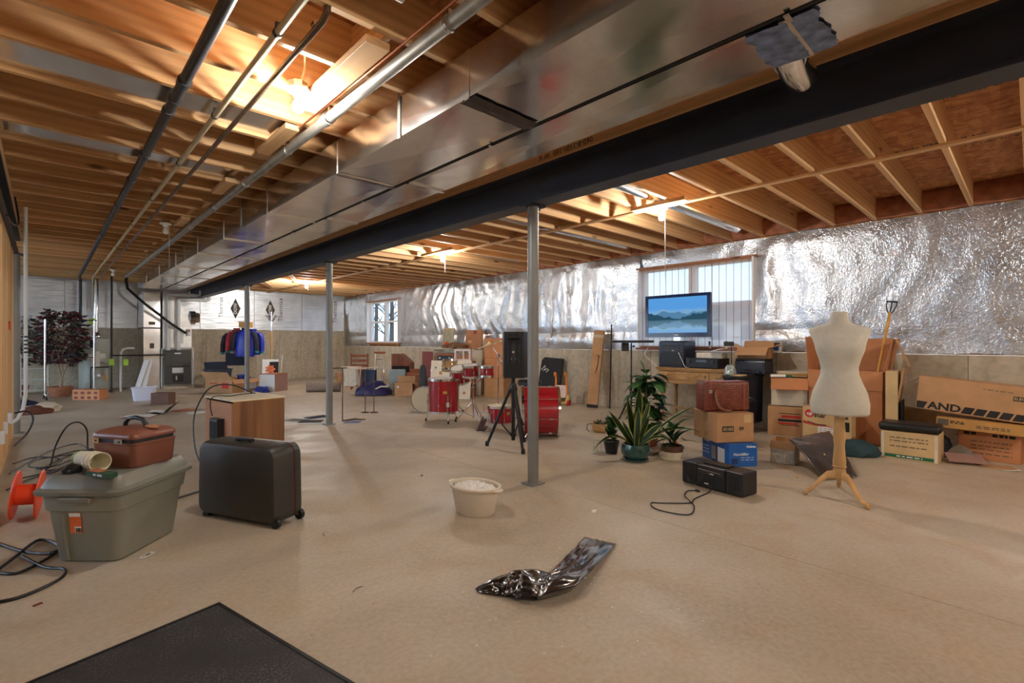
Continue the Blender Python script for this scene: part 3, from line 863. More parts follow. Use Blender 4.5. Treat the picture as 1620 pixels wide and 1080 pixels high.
# ------------------------------------------------ outside: neighbouring house, yard and bare trees
M['grass'] = simple('winter_lawn', srgb(150, 140, 110), 0.9, 0, 0.3, 0.6)
M['siding'] = simple('white_siding', srgb(214, 212, 206), 0.7, 0, 0.05)
M['shingle'] = simple('grey_shingles', srgb(84, 76, 74), 0.85, 0, 0.25, 8)
M['bark'] = simple('bare_branches', srgb(84, 74, 66), 0.9, 0, 0.2)
M['dark_glass'] = simple('dark_window_glass', srgb(96, 110, 126), 0.15, 0, 0.1)
yard = struct('ground_outside', grid(10, 10, lambda u, v: Vector((XW + 0.4 + u * 90, -40 + v * 110, 0.55))), M['grass'])
yard2 = struct('ground_outside', box((14, 24, 0.1), (XL - 7.3, 8, -0.1)), M['grass'])
hs = thing('house', 'white house with grey roof seen outside through the big window', 'house', (34, 11.0, 0.55), 0)
obj('wall', box((7, 15, 1.9), (0, 0, .95)), M['siding'], hs)
bm = bm_new(); add_prism(bm, [(-4.2, 1.9), (4.2, 1.9), (0, 3.3)], -8.2, 8.2, T((0, 0, 0), (PI / 2, 0, 0))); obj('roof', bm, M['shingle'], hs)
for y_ in (-6, -4.2, -2, 0.6, 2.6, 5):
    w = obj('window', box((0.08, 1.2, 1.1), (-3.52, y_, 1.1)), M['white_frame'], hs)
    obj('pane', box((0.04, 1.0, 0.9), (-3.56, y_, 1.1)), M['dark_glass'], w)
obj('railing', box((0.1, 14, 0.08), (-4.2, 0, 0.8)), M['print_gray'], hs)
random.seed(5)
def bare_tree(loc, h, lab):
    t = thing('bare_tree', lab, 'tree', loc, group='bare trees outside')
    bm = bm_new(); bm2 = bm_new()
    add_tube(bm, [(0, 0, 0), (0.05, 0.03, h * 0.4), (0.0, 0.1, h * 0.75), (0.1, 0, h)], [0.14, 0.11, 0.07, 0.02], 7)
    for i in range(26):
        z0 = h * random.uniform(0.15, 0.9); a = random.uniform(0, 2 * PI); L = random.uniform(0.7, 1.8) * (1.2 - z0 / h)
        d = Vector((math.cos(a), math.sin(a), random.uniform(0.5, 1.1)))
        p = Vector((0.03, 0.05, z0))
        add_tube(bm2, [p, p + d * L * 0.5, p + d * L + Vector((0, 0, 0.15 * L))], [0.03, 0.02, 0.006], 5)
        for j in range(3):
            q = p + d * L * random.uniform(0.4, 0.9); b = a + random.uniform(-1, 1)
            add_tube(bm2, [q, q + Vector((math.cos(b), math.sin(b), 0.9)) * L * 0.45], [0.012, 0.004], 4)
    obj('trunk', bm, M['bark'], t, True); obj('branches', bm2, M['bark'], t)
for i, (x, y, h) in enumerate(((12, 21.5, 5), (14, 24.5, 6), (16, 30, 7), (13, 27.5, 5))):
    bare_tree((x, y, 0.55), h, ('nearest', 'second nearest', 'farthest', 'third nearest')[i] + ' bare winter tree outside the far small window')
# ================================================================== OBJECT HELPERS
def carton(label, loc, rz, w, d, h, m='card', flaps=None, tape=True, name='cardboard_box', rot=None, fl=None, group=None):
    """w along local x, d along local y, front = -y; flaps: {side: degrees from upright}"""
    t = thing(name, label, 'box', loc, rz, group, rot)
    th = 0.006
    if flaps is None:
        obj('body', box((w, d, h), (0, 0, h / 2), bevel=0.004), M[m], t)
        for s in (-1, 1):
            obj('flap', box((w - 0.006, d / 2 - 0.004, 0.004), (0, s * (d / 4), h + 0.0022)), M[m], t)
        if tape:
            bm = bm_new(); add_box(bm, (0, 0, h + 0.005), (w - 0.01, 0.05, 0.001))
            for s in (-1, 1): add_box(bm, (s * (w / 2 + 0.0005), 0, h - 0.045), (0.001, 0.05, 0.09))
            obj('tape', bm, M['tape'], t)
    else:
        bm = bm_new()
        add_box(bm, (0, 0, th / 2), (w, d, th))
        for s in (-1, 1):
            add_box(bm, (s * (w / 2 - th / 2), 0, h / 2), (th, d, h)); add_box(bm, (0, s * (d / 2 - th / 2), h / 2), (w, th, h))
        obj('body', bm, M[m], t)
        for side, a in flaps.items():
            L = (fl or {}).get(side, (d if side in ('front', 'back') else w) * 0.48)
            if side in ('front', 'back'):
                s = -1 if side == 'front' else 1
                obj('flap', box((w - 0.004, th, L), (0, 0, L / 2)), M[m], t, loc=(0, s * (d / 2 + 0.002), h - 0.003), rot=(math.radians(-s * a), 0, 0))
            else:
                s = -1 if side == 'left' else 1
                obj('flap', box((th, d - 0.004, L), (0, 0, L / 2)), M[m], t, loc=(s * (w / 2 + 0.002), 0, h - 0.003), rot=(0, math.radians(s * a), 0))
    t['_w'], t['_d'], t['_h'] = w, d, h
    return t
FROT = {'front': (PI / 2, 0, 0), 'right': (PI / 2, 0, PI / 2), 'left': (PI / 2, 0, -PI / 2), 'back': (PI / 2, 0, PI), 'top': (0, 0, 0)}
def fpos(t, face, u, v, e=0.0012, ext=None):
    w, d, h = ext or (t['_w'], t['_d'], t['_h'])
    return {'front': (u, -d / 2 - e, v), 'back': (-u, d / 2 + e, v), 'right': (w / 2 + e, u, v), 'left': (-w / 2 - e, -u, v), 'top': (u, v, h + e + 0.005)}[face]
def ftext(t, face, s, size, u, v, m='print_black', bold=0.0, sx=1.0, ext=None, name='lettering', e=0.0012, spin=0):
    r = list(FROT[face])
    if spin: r[1] = math.radians(spin) if face != 'top' else 0
    return lettering(s, size, M[m], t, fpos(t, face, u, v, e, ext), tuple(r), name, 'CENTER', bold, sx)
def fpatch(t, face, w, h, u, v, m, name='printed_panel', e=0.0008, ext=None):
    return obj(name, box((w, h, 0.001)), M[m], t, loc=fpos(t, face, u, v, e, ext), rot=FROT[face])
def add_bars(bm, u0, u1, v0, v1, n, seed):
    rnd = random.Random(seed)
    x = u0
    while x < u1:
        w = rnd.choice((0.0012, 0.002, 0.003)) * (u1 - u0) / 0.06
        add_box(bm, (x + w / 2, (v0 + v1) / 2, 0), (w, v1 - v0, 0.0008)); x += w * rnd.choice((1.7, 2.2, 3))
def flines(t, face, u0, u1, vs, m='print_gray', th=0.006, ext=None):
    """rows of small print too fine to read"""
    rnd = random.Random(int(u0 * 999 + len(vs)))
    bm = bm_new()
    for v in vs:
        x = u0
        while x < u1:
            L = rnd.uniform(0.015, 0.05); L = min(L, u1 - x)
            add_box(bm, (x + L / 2, v, 0), (L, th, 0.0008)); x += L + 0.012
    p = fpos(t, face, 0, 0, 0.001, ext)
    o = obj('small_print', bm, M[m], t, loc=p, rot=FROT[face]); o['kind'] = 'stuff'
    return o
def blob(rx, ry, rz_, seed=0, amp=0.25, n=14, base_flat=True, freq=1.6):
    bm = bm_new()
    bmesh.ops.create_icosphere(bm, subdivisions=3, radius=1.0)
    for v in bm.verts:
        d = 1 + amp * fbm(v.co.x * freq + seed, v.co.y * freq, v.co.z * freq, 3) * 2
        z = v.co.z * d
        if base_flat: z = max(z, -0.35)
        v.co = Vector((v.co.x * d * rx, v.co.y * d * ry, (z + (0.35 if base_flat else 0)) * rz_))
    return bm
def leaf_mesh(L, w, bend=0.5, fold=0.15, n=6, tip=0.0):
    """leaf from origin along +x, curving down"""
    bm = bm_new(); prev = None
    for i in range(n + 1):
        t = i / n; ww = w * math.sin(PI * min(1, t * 0.94 + 0.06)) ** 0.8 * 0.5 if i < n else 0.0008
        a = bend * t
        x = L * (math.sin(a) / bend if bend else t); z = -L * ((1 - math.cos(a)) / bend if bend else 0)
        row = [bm.verts.new((x, -ww, z + fold * ww)), bm.verts.new((x, 0, z)), bm.verts.new((x, ww, z + fold * ww))]
        if prev:
            bm.faces.new((prev[0], row[0], row[1], prev[1])); bm.faces.new((prev[1], row[1], row[2], prev[2]))
        prev = row
    bmesh.ops.solidify(bm, geom=bm.faces[:], thickness=0.0015)
    return bm
def blade(base, tip, w, sag=0.0, n=8, twist=0.0, side=None):
    """strap leaf between two points"""
    b = Vector(base); t = Vector(tip); d = t - b
    s = Vector(side) if side else d.cross(Vector((0, 0, 1)))
    if s.length < 1e-4: s = Vector((0.7, -0.7, 0))
    s.normalize(); up = s.cross(d).normalized()
    bm = bm_new(); prev = None
    for i in range(n + 1):
        q = i / n
        p = b + d * q + Vector((0, 0, sag * 4 * q * (1 - q)))
        ww = w / 2 * (0.65 + 0.7 * q * (1 - q) * 2) * min(1, (1 - q) * 4 + 0.03)
        row = [bm.verts.new(p - s * ww + up * ww * 0.25), bm.verts.new(p), bm.verts.new(p + s * ww + up * ww * 0.25)]
        if prev:
            bm.faces.new((prev[0], row[0], row[1], prev[1])); bm.faces.new((prev[1], row[1], row[2], prev[2]))
        prev = row
    bmesh.ops.solidify(bm, geom=bm.faces[:], thickness=0.002)
    return bm

# ================================================================== LEFT FOREGROUND
M['tote'] = simple('grey_green_tote', srgb(140, 140, 128), 0.42, 0, 0.05, 4, 0.05, 90)
M['tote_lid'] = simple('grey_tote_lid', srgb(122, 122, 112), 0.38, 0, 0.06)
to = thing('storage_tote', 'grey plastic storage tote with a lid and orange sticker', 'storage bin', (0.30, 3.40, 0), 46)
bm = bm_new()
add_loft(bm, [rrect(.40, .29, .04, 0.0), rrect(.425, .315, .045, 0.008), rrect(.485, .372, .05, .255), rrect(.49, .377, .05, .262), rrect(.505, .392, .05, .268), rrect(.525, .412, .05, .355)])
obj('body', bm, M['tote'], to, True)
bm = bm_new()
add_loft(bm, [rrect(.55, .437, .055, .345), rrect(.575, .455, .06, .35), rrect(.578, .458, .06, .368), rrect(.55, .43, .055, .378), rrect(.535, .415, .05, .38), rrect(.50, .38, .05, .425), rrect(.475, .355, .045, .437), rrect(.0 + .42, .30, .04, .4371)])
obj('lid', bm, M['tote_lid'], to, True)
for s in (-1, 1):
    obj('handle', box((.03, .16, .03), (s * .277, 0, .33), bevel=.008, seg=2), M['tote_lid'], to)
    obj('rib', box((.012, .008, .24), (s * .232, -.085 * s, .13), rot=(0, s * R(7), 0)), M['tote'], to)
M['orange_label'] = simple('orange_label', srgb(232, 110, 52), 0.45)
st = obj('sticker', box((.058, .105, .0012)), M['orange_label'], to, loc=(-.2395, .03, .205), rot=(PI / 2 - R(0), R(0), -PI / 2))
st.rotation_euler = Euler((R(97), 0, R(-90)))
obj('sticker_header', box((.055, .018, .001), (0, .042, .001)), M['paper'], st)
bm = bm_new(); add_box(bm, (.010, -.033, .0008), (.032, .03, .001)); obj('barcode_field', bm, M['paper'], st)
bm = bm_new(); add_bars(bm, -.001, .029, -.047, -.026, 10, 3); obj('barcode', bm, M['print_black'], st, loc=(0, 0, .0018))

M['brown_vinyl'] = simple('brown_vinyl_shell', srgb(132, 82, 66), 0.32, 0, 0.08, 5, 0.06, 120)
tc_ = thing('train_case', 'brown hard train case with metal latches on the tote lid', 'case', (.365, 3.40, .4375), -58)
bm = bm_new(); add_loft(bm, [rrect(.27, .23, .03, 0.0), rrect(.282, .242, .035, .01), rrect(.296, .256, .035, .118), rrect(.302, .262, .036, .121), rrect(.302, .262, .036, .128), rrect(.29, .25, .035, .13)])
obj('body', bm, M['brown_vinyl'], tc_, True)
obj('band', (lambda b: (add_loft(b, [rrect(.284, .244, .03, .128), rrect(.284, .244, .03, .152)]), b)[1])(bm_new()), M['iron'], tc_, True)
bm = bm_new(); add_loft(bm, [rrect(.302, .262, .036, .151), rrect(.304, .264, .036, .16), rrect(.296, .256, .04, .176), rrect(.27, .23, .05, .188), rrect(.2, .16, .05, .196), rrect(.05, .05, .02, .199)])
obj('lid', bm, M['brown_vinyl'], tc_, True)
obj('handle', tube([(-.075, 0, .19), (-.07, 0, .215), (-.045, 0, .238), (0, 0, .245), (.045, 0, .238), (.07, 0, .215), (.075, 0, .19)], [.012, .012, .011, .012, .011, .012, .012], 10), M['black'], tc_, True)
for s in (-1, 1):
    obj('handle_mount', box((.022, .03, .012), (s * .076, 0, .193), bevel=.003), M['chrome'], tc_)
    l = obj('latch', box((.055, .008, .026), (-.03 + s * .08, -.131, .138), bevel=.002), M['chrome'], tc_)
    obj('keyhole', lathe([(.006, 0), (.006, .002)], 10, T((-.03 + s * .08 + .01, -.1352, .138), (PI / 2, 0, 0))), M['black'], l)
obj('name_tag', lathe([(.0, 0), (.04, .001), (.04, .004), (0, .005)], 18, T((.115, .0, .199), (R(4), R(8), 0)), 1.0, .62), M['sill'], tc_, True)

M['foam_cup'] = simple('foam_cup', srgb(232, 224, 196), 0.7, 0, 0.03)
M['cup_green'] = simple('green_cup_print', srgb(120, 164, 92), 0.6)
ca, cb = Vector((.135, 3.47, .487)), Vector((.215, 3.215, .492))
cax = (cb - ca).normalized()
qm = cax.to_track_quat('Z', 'Y').to_matrix().to_4x4()
for i in range(3):
    base = ca + cax * (.03 + .03 * i + (0 if i == 0 else .09 - .03))
    base = ca + cax * (0.0 + 0.035 * i)
    pr = [(.034, 0), (.035, .0), (.0455, .16), (.048, .163), (.048, .169), (.0445, .169), (.0432, .16), (.033, .006), (0, .006)]
    c = obj('foam_cup', lathe([(0, 0)] + pr, 22), M['foam_cup'], None, True)
    c.matrix_world = Matrix.Translation(base) @ qm
    tag(c, ('innermost', 'middle', 'outermost')[i] + ' cream foam cup of the nested stack lying on the tote lid', 'cup', 'nested foam cups')
    if i == 0: obj('green_print', lathe([(.0358, .004), (.0372, .03)], 22), M['cup_green'], c, True)
M['green_box'] = simple('dark_green_carton', srgb(20, 74, 52), 0.4)
gb = thing('flat_carton', 'small flat dark green carton beside the foam cups on the tote', 'box', (.205, 3.155, .4375), -66)
gb['_w'], gb['_d'], gb['_h'] = .17, .05, .024
obj('body', box((.17, .05, .024), (0, 0, .012), bevel=.001), M['green_box'], gb)
flines(gb, 'front', -.02, .05, (.012,), 'print_white', .009)
fpatch(gb, 'top', .1, .045, -.03, 0, 'card_red', e=-.004)
bk_ = obj('black_pouch', blob(.04, .045, .03, 4.0), M['black'], None, True, loc=(.10, 3.345, .4372)); tag(bk_, 'small black pouch at the left corner of the tote lid', 'pouch')

# black hard-shell suitcase
M['suitcase'] = simple('charcoal_shell', srgb(56, 54, 50), 0.46, 0, 0.08, 5, 0.12, 160)
M['red_trim'] = simple('dark_red_trim', srgb(120, 40, 42), 0.5)
sc_ = thing('suitcase', 'black hard-shell suitcase standing upright with corner wheels', 'suitcase', (.938, 3.383, 0), -65)
def xz_ring(w, h, r, y, z0=.022, taper=.03, n=5):
    pts = []
    for p in rrect(w, h, r, 0, n):
        zz = p.y + h / 2
        pts.append(Vector((p.x * (1 - taper * zz / h), y, z0 + zz)))
    return pts
bm = bm_new(); add_loft(bm, [xz_ring(.60, .40, .05, -.112, .045), xz_ring(.635, .435, .06, -.106, .03), xz_ring(.66, .452, .06, -.085, .022), xz_ring(.668, .458, .06, .028, .02)])
obj('front_shell', bm, M['suitcase'], sc_, True)
bm = bm_new(); add_loft(bm, [xz_ring(.668, .458, .06, .040, .02), xz_ring(.66, .452, .06, .088, .022), xz_ring(.63, .43, .06, .106, .03), xz_ring(.59, .39, .05, .112, .045)])
obj('back_shell', bm, M['suitcase'], sc_, True)
bm = bm_new(); add_loft(bm, [xz_ring(.655, .446, .06, .026, .026), xz_ring(.655, .446, .06, .042, .026)]); obj('seam_band', bm, M['black'], sc_, True)
bm = bm_new(); add_loft(bm, [xz_ring(.665, .456, .06, .032, .021), xz_ring(.665, .456, .06, .036, .021)]); obj('red_piping', bm, M['red_trim'], sc_, True)
bm = bm_new(); add_box(bm, (-.02, -.02, .490), (.13, .032, .016), bevel=.006, seg=2); add_box(bm, (-.075, -.02, .48), (.02, .03, .02)); add_box(bm, (.035, -.02, .48), (.02, .03, .02)); obj('handle', bm, M['black'], sc_)
for s in (-1, 1):
    obj('wheel', lathe([(.02, -.014), (.03, -.012), (.031, 0), (.03, .012), (.02, .014)], 18, T((.315, s * .09, .031), (PI / 2, 0, 0))), M['black'], sc_, True)
    obj('wheel_housing', box((.05, .045, .06), (.295, s * .082, .055), bevel=.012, seg=2), M['suitcase'], sc_)
obj('foot', box((.05, .2, .024), (-.27, 0, .012), bevel=.006), M['black'], sc_)

# wood-grain cabinet with perforated back
M['walnut_vinyl'] = lumber('walnut_grain_panel', srgb(168, 118, 74), srgb(112, 72, 42), 'Z', grain=1.6)
M['laminate'] = simple('cream_laminate', srgb(226, 210, 178), 0.45, 0, 0.05, 3)
def mk_peg():
    k = NT('perforated_hardboard'); k.b.inputs['Roughness'].default_value = 0.7
    v = k.coord('Object', (1, 1, 1)); w = k.node('ShaderNodeTexVoronoi', scale=55.0); w.inputs['Randomness'].default_value = 0.0; k.link(v, w.inputs['Vector'])
    k.link(k.ramp(w.outputs['Distance'], [(0.22, srgb(120, 74, 50)), (0.3, srgb(196, 140, 98))]), k.b.inputs['Base Color']); return k.m
M['pegboard'] = mk_peg()
cb_ = thing('media_cabinet', 'wood-grain cabinet with cream top and perforated back behind the suitcase', 'cabinet', (1.29, 4.80, 0), 8)
obj('back_panel', box((.012, .55, .56), (-.214, 0, .31), bevel=.001), M['pegboard'], cb_)
for s in (-1, 1): obj('side_panel', box((.42, .016, .60), (0, s * .282, .305), bevel=.002), M['walnut_vinyl'], cb_)
obj('top_panel', box((.436, .58, .016), (0, 0, .612), bevel=.003), M['laminate'], cb_)
obj('bottom_panel', box((.42, .55, .016), (0, 0, .03)), M['walnut_vinyl'], cb_)
obj('plinth', box((.36, .5, .022), (0, 0, .011)), M['black_matte'], cb_)
for s in (-1, 1):
    dr = obj('door', box((.016, .27, .53), (.2, s * .138, .31), bevel=.002), M['walnut_vinyl'], cb_)
    obj('knob', lathe([(.006, 0), (.012, .012), (.013, .02), (0, .024)], 12, T((.208, s * .03, .34), (0, PI / 2, 0))), M['chrome'], dr, True)
ad_ = obj('power_supply', box((.055, .16, .19), (0, 0, 0), bevel=.006, seg=2), M['black'], cb_, loc=(-.2485, -.05, .36))
bm = bm_new()
for i in range(6): add_box(bm, (-.0285, -.06 + i * .024, .0), (.003, .006, .14))
obj('vent_slot', bm, M['black_matte'], ad_)
cable('black power cord arching over the cream cabinet top', [(1.05, 4.86, .46), (1.03, 4.84, .56), (1.05, 4.80, .632), (1.18, 4.82, .625), (1.3, 4.92, .625), (1.42, 4.95, .625)], .004, 'black')
cable('thick black cable loop standing against the wood-grain cabinet', [(1.4, 4.98, .627), (1.25, 5.1, .70), (1.08, 5.09, .68), (.95, 4.98, .5), (.92, 4.9, .3), (.93, 4.75, .12), (1.0, 4.5, .01), (1.1, 4.3, .008)], .006, 'black')

# black floor mat
M['mat'] = (lambda k: (k.b.inputs['Roughness'].__setattr__('default_value', 0.65), k)[1])(NT('dusty_rubber_mat'))
def mk_mat():
    k = M['mat']; v = k.coord('Object')
    a = k.node('ShaderNodeTexNoise', scale=140.0, detail=3.0); k.link(v, a.inputs['Vector'])
    b = k.node('ShaderNodeTexNoise', scale=5.0, detail=3.0); k.link(v, b.inputs['Vector'])
    c = k.ramp(a.outputs['Fac'], [(0.5, srgb(40, 40, 42)), (0.72, srgb(108, 108, 108))])
    k.link(k.mix(k.ramp(b.outputs['Fac'], [(0.35, (0, 0, 0)), (0.7, (1, 1, 1))]), srgb(38, 38, 40), c), k.b.inputs['Base Color'])
    k.link(k.bump(a.outputs['Fac'], 0.25, 0.004), k.b.inputs['Normal']); return k.m
M['mat'] = mk_mat()
a_ = R(12.5); ex = Vector((math.cos(a_), math.sin(a_), 0)); ey = Vector((-math.sin(a_), math.cos(a_), 0))
mc = Vector((.533, 2.347, 0)) - ex * .45 - ey * .62
mt = thing('floor_mat', 'black rubber floor mat dusted with white specks', 'mat', mc, 12.5)
obj('mat_sheet', box((.9, 1.24, .006), (0, 0, .003), bevel=.002), M['mat'], mt)
bm = bm_new()
for s in (-1, 1): add_box(bm, (s * .444, 0, .007), (.012, 1.24, .003)); add_box(bm, (0, s * .614, .007), (.876, .012, .003))
obj('raised_border', bm, M['black_rubber'], mt)

# orange cable reel and the tangle of cables
rl = thing('cable_reel', 'empty bright orange plastic cable reel beside the tote', 'cable reel', (-.075, 4.30, .150), rot=(0, R(6), R(-8)))
def disc(x, r): return lathe([(.045, -.005), (r * .97, -.005), (r, 0), (r * .97, .005), (.045, .005)], 30, T((x, 0, 0), (0, PI / 2, 0)), closed=True)
for x_ in (-.055, .055): obj('flange', disc(x_, .148), M['orange_plastic'], rl, True)
obj('drum', lathe([(.05, -.05), (.062, -.05), (.062, .05), (.05, .05)], 24, T((0, 0, 0), (0, PI / 2, 0)), closed=True), M['orange_plastic'], rl, True)
cable('thick black cable running from the stud wall round the orange reel to the front', [(-.2, 3.9, .008), (-.08, 3.62, .008), (.02, 3.42, .03), (.06, 3.55, .012), (-.02, 3.75, .012), (-.12, 3.5, .012), (-.2, 3.3, .008)], .008, 'black')
cable('black cable sweeping along the floor in front of the tote', [(-.22, 3.02, .007), (-.08, 2.98, .007), (.05, 3.08, .007), (.07, 3.2, .007), (.0, 3.3, .007), (-.08, 3.5, .02)], .007, 'black')
cable('black cable curving behind the orange reel', [(-.2, 3.45, .007), (-.1, 3.3, .007), (.0, 3.4, .007), (.05, 3.5, .007), (.15, 3.7, .007), (.5, 4.0, .007), (.85, 4.2, .007)], .007, 'black')
cable('black cable rising in a high arch behind the tote', [(-.05, 5.9, .01), (.03, 5.76, .03), (.07, 5.78, .2), (.14, 5.82, .35), (.22, 5.86, .38), (.28, 5.9, .3), (.29, 5.92, .12), (.33, 5.8, .015), (.5, 5.6, .01)], .007, 'black')
random.seed(11)
for i, lab in enumerate(('loosely coiled black cable in the tangle behind the reel', 'black cable zigzagging through the tangle by the wall', 'thin black cable on top of the tangle near the tote', 'black cable looping out of the tangle toward the wall')):
    pts = [[(-.2, 5.2), (-.08, 5.5), (.1, 5.7), (.28, 6.3), (.36, 6.6), (.2, 6.4), (.0, 5.9), (.05, 5.5), (.25, 5.6)],
           [(-.2, 6.2), (-.05, 6.4), (.12, 6.1), (.0, 5.7), (.2, 5.75), (.38, 6.2), (.25, 6.5), (.05, 6.3)],
           [(.4, 6.0), (.22, 6.0), (.05, 5.75), (-.1, 5.9), (-.02, 6.2), (.2, 6.25), (.42, 6.4)],
           [(-.2, 5.6), (-.1, 6.0), (.05, 6.5), (.25, 6.75), (.3, 6.1), (.1, 5.55), (-.12, 5.35)]][i]
    pts = [(x_, y_, .007 + .014 * i) for (x_, y_) in pts]
    cable(lab, pts, .006, 'black')
cable('black plug cord hanging from the outlet box on the stud wall', [(-.21, 6.84, .40), (-.12, 6.84, .41), (-.08, 6.84, .33), (-.12, 6.8, .2), (-.2, 6.6, .12)], .009, 'black')

# hang tag and scraps on the floor
tg = thing('price_tag', 'small white printed price tag on the floor by the tote', 'tag', (.385, 3.135, .001), 40)
obj('card', box((.075, .03, .0015), (0, 0, .001)), M['paper'], tg)
bm = bm_new(); add_box(bm, (.005, 0, .0022), (.03, .012, .0006)); add_box(bm, (-.022, 0, .0022), (.008, .008, .0006)); obj('print', bm, M['print_black'], tg)
rs = obj('red_scrap', box((.03, .012, .004), (0, 0, .002)), M['red_trim'], None, loc=(-.02, 2.86, 0), rot=(0, 0, .4)); tag(rs, 'tiny red scrap on the floor at the far left edge', 'scrap')
for i, (x_, y_, rz_) in enumerate(((.98, 2.05, .3), (1.15, 2.75, 1.2))):
    o = obj('twig', tube([(0, 0, .002), (.03, .01, .004), (.06, .0, .003)], .0014, 5), M['black_matte'], None, loc=(x_, y_, 0), rot=(0, 0, rz_)); tag(o, ('dry twig on the floor right of the black mat', 'dry twig on the floor in front of the suitcase')[i], 'twig')

# ================================================================== LEFT BACKGROUND
# open books and magazines on the floor
def open_book(label, loc, rz, w, d, m, lift=0.0, name='open_book'):
    t = thing(name, label, 'book', loc, rz)
    for s in (-1, 1):
        obj('cover', box((w / 2, d, .004), (s * w / 4, 0, .002)), M[m], t, rot=(0, -s * lift * (1 if s > 0 else .2), 0))
        obj('pages', grid(8, 2, lambda u, v: Vector((s * (u * w / 2 * .96), (v - .5) * d * .96, .006 + .012 * math.sin(PI * min(1, u * 1.15 + .05))))), M['paper'], t, True, rot=(0, -s * lift * (1 if s > 0 else .2), 0))
    return t
M['red_cloth'] = simple('red_cover', srgb(140, 38, 46), 0.6)
open_book('dark red open book lying on the floor behind the train case', (1.0, 9.0, 0), -30, .42, .3, 'red_cloth')
open_book('dark grey folder propped open on the floor beside the red book', (1.36, 9.2, 0), -20, .44, .3, 'black', .8, 'open_folder')
o = obj('magazine', box((.3, .22, .008), (0, 0, .004)), M['card_red'], None, loc=(1.62, 9.35, 0), rot=(0, 0, .5)); tag(o, 'brown magazine on the floor right of the propped folder', 'magazine')
o = obj('magazine', box((.28, .2, .006), (0, 0, .003)), M['paper'], None, loc=(1.75, 8.9, 0), rot=(0, 0, .2)); tag(o, 'white magazine on the floor left of the wood-grain cabinet', 'magazine')
M['tub_white'] = simple('bluish_white_plastic', srgb(222, 224, 236), 0.4, 0, 0.03)
pt = thing('plastic_tub', 'white rectangular plastic tub on the floor in front of the furnace', 'tub', (1.36, 11.45, 0), -14)
bm = bm_new()
add_loft(bm, [rrect(.30, .2, .03, .0), rrect(.36, .26, .03, .235), rrect(.39, .29, .03, .24), rrect(.39, .29, .03, .25), rrect(.35, .25, .03, .25), rrect(.29, .19, .03, .01)])
obj('body', bm, M['tub_white'], pt, True)
carton('small dark brown box on the floor beside the white plastic tub', (1.52, 10.52, 0), -40, .30, .2, .2, 'card_dark', tape=False)
for i, (x_, r_) in enumerate(((1.42, 14), (1.53, 10))):
    o = obj('white_board', box((.09, .02, .72), (0, 0, .36), bevel=.003), M['white_plastic'], None, loc=(x_, 13.2, .003), rot=(-R(8), R(r_), -R(20))); tag(o, ('left', 'right')[i] + ' of two white boards leaning beside the furnace return duct', 'board', 'leaning white boards')
# clothes heap
M['cloth_white'] = simple('white_cloth', srgb(222, 214, 196), 0.9, 0, 0.1, 12)
M['cloth_brown'] = simple('brown_cloth', srgb(108, 62, 48), 0.9, 0, 0.2, 12)
M['cloth_navy'] = simple('navy_cloth', srgb(30, 38, 70), 0.9, 0, 0.2, 12)
o = obj('cloth_bundle', blob(.22, .16, .1, 3.3, .35), M['cloth_white'], None, True, loc=(-.02, 10.7, 0)); tag(o, 'crumpled white cloth on the floor beyond the stud wall', 'cloth')
o = obj('cloth_bundle', blob(.2, .12, .09, 8.3, .35), M['cloth_brown'], None, True, loc=(-.12, 10.42, 0)); tag(o, 'crumpled brown cloth on the floor beyond the stud wall', 'cloth')
o = obj('cloth_bundle', blob(.22, .14, .12, 1.3, .3), M['cloth_navy'], None, True, loc=(-.2, 11.05, 0)); tag(o, 'dark blue cloth on the floor beyond the stud wall', 'cloth')
# white wire shelf rack
M['white_wire'] = simple('white_coated_wire', srgb(206, 208, 200), 0.4, 0.1, 0.04)
wr = thing('wire_shelf_rack', 'white wire shelf rack standing below the dark-leaved tree', 'rack', (-.16, 13.75, 0), -8)
for sx in (-1, 1):
    for sy in (-1, 1): obj('upright', tube([(sx * .2, sy * .13, 0), (sx * .2, sy * .13, .84)], .009, 8), M['white_wire'], wr, True)
for z_ in (.12, .34, .56, .78):
    bm = bm_new()
    for sy in (-1, 1): add_tube(bm, [(-.2, sy * .13, z_), (.2, sy * .13, z_)], .006, 6)
    for k_ in range(9): add_tube(bm, [(-.2 + k_ * .05, -.13, z_), (-.2 + k_ * .05, .13, z_)], .003, 4)
    obj('wire_shelf', bm, M['white_wire'], wr)
# rolling garment rack
gr = thing('garment_rack', 'chrome rolling garment rack in front of the water heater', 'rack', (.37, 12.9, 0), 6)
for s in (-1, 1):
    obj('upright', tube([(s * .36, 0, .09), (s * .36, 0, 1.52)], .016, 12), M['chrome'], gr, True)
    obj('foot_bar', tube([(s * .36, -.2, .08), (s * .36, .2, .08)], .014, 10), M['chrome'], gr, True)
    for q in (-1, 1):
        w_ = obj('caster', lathe([(.02, -.012), (.036, -.01), (.036, .01), (.02, .012)], 14, T((s * .36, q * .18, .036), (0, PI / 2, 0))), M['black'], gr, True)
        obj('caster_fork', box((.03, .03, .03), (s * .36, q * .18, .075)), M['chrome'], w_)
obj('top_rail', tube([(-.4, 0, 1.52), (.4, 0, 1.52)], .011, 10), M['iron'], gr, True)
obj('lower_rail', tube([(-.36, 0, .78), (.36, 0, .78)], .008, 8), M['iron'], gr, True)
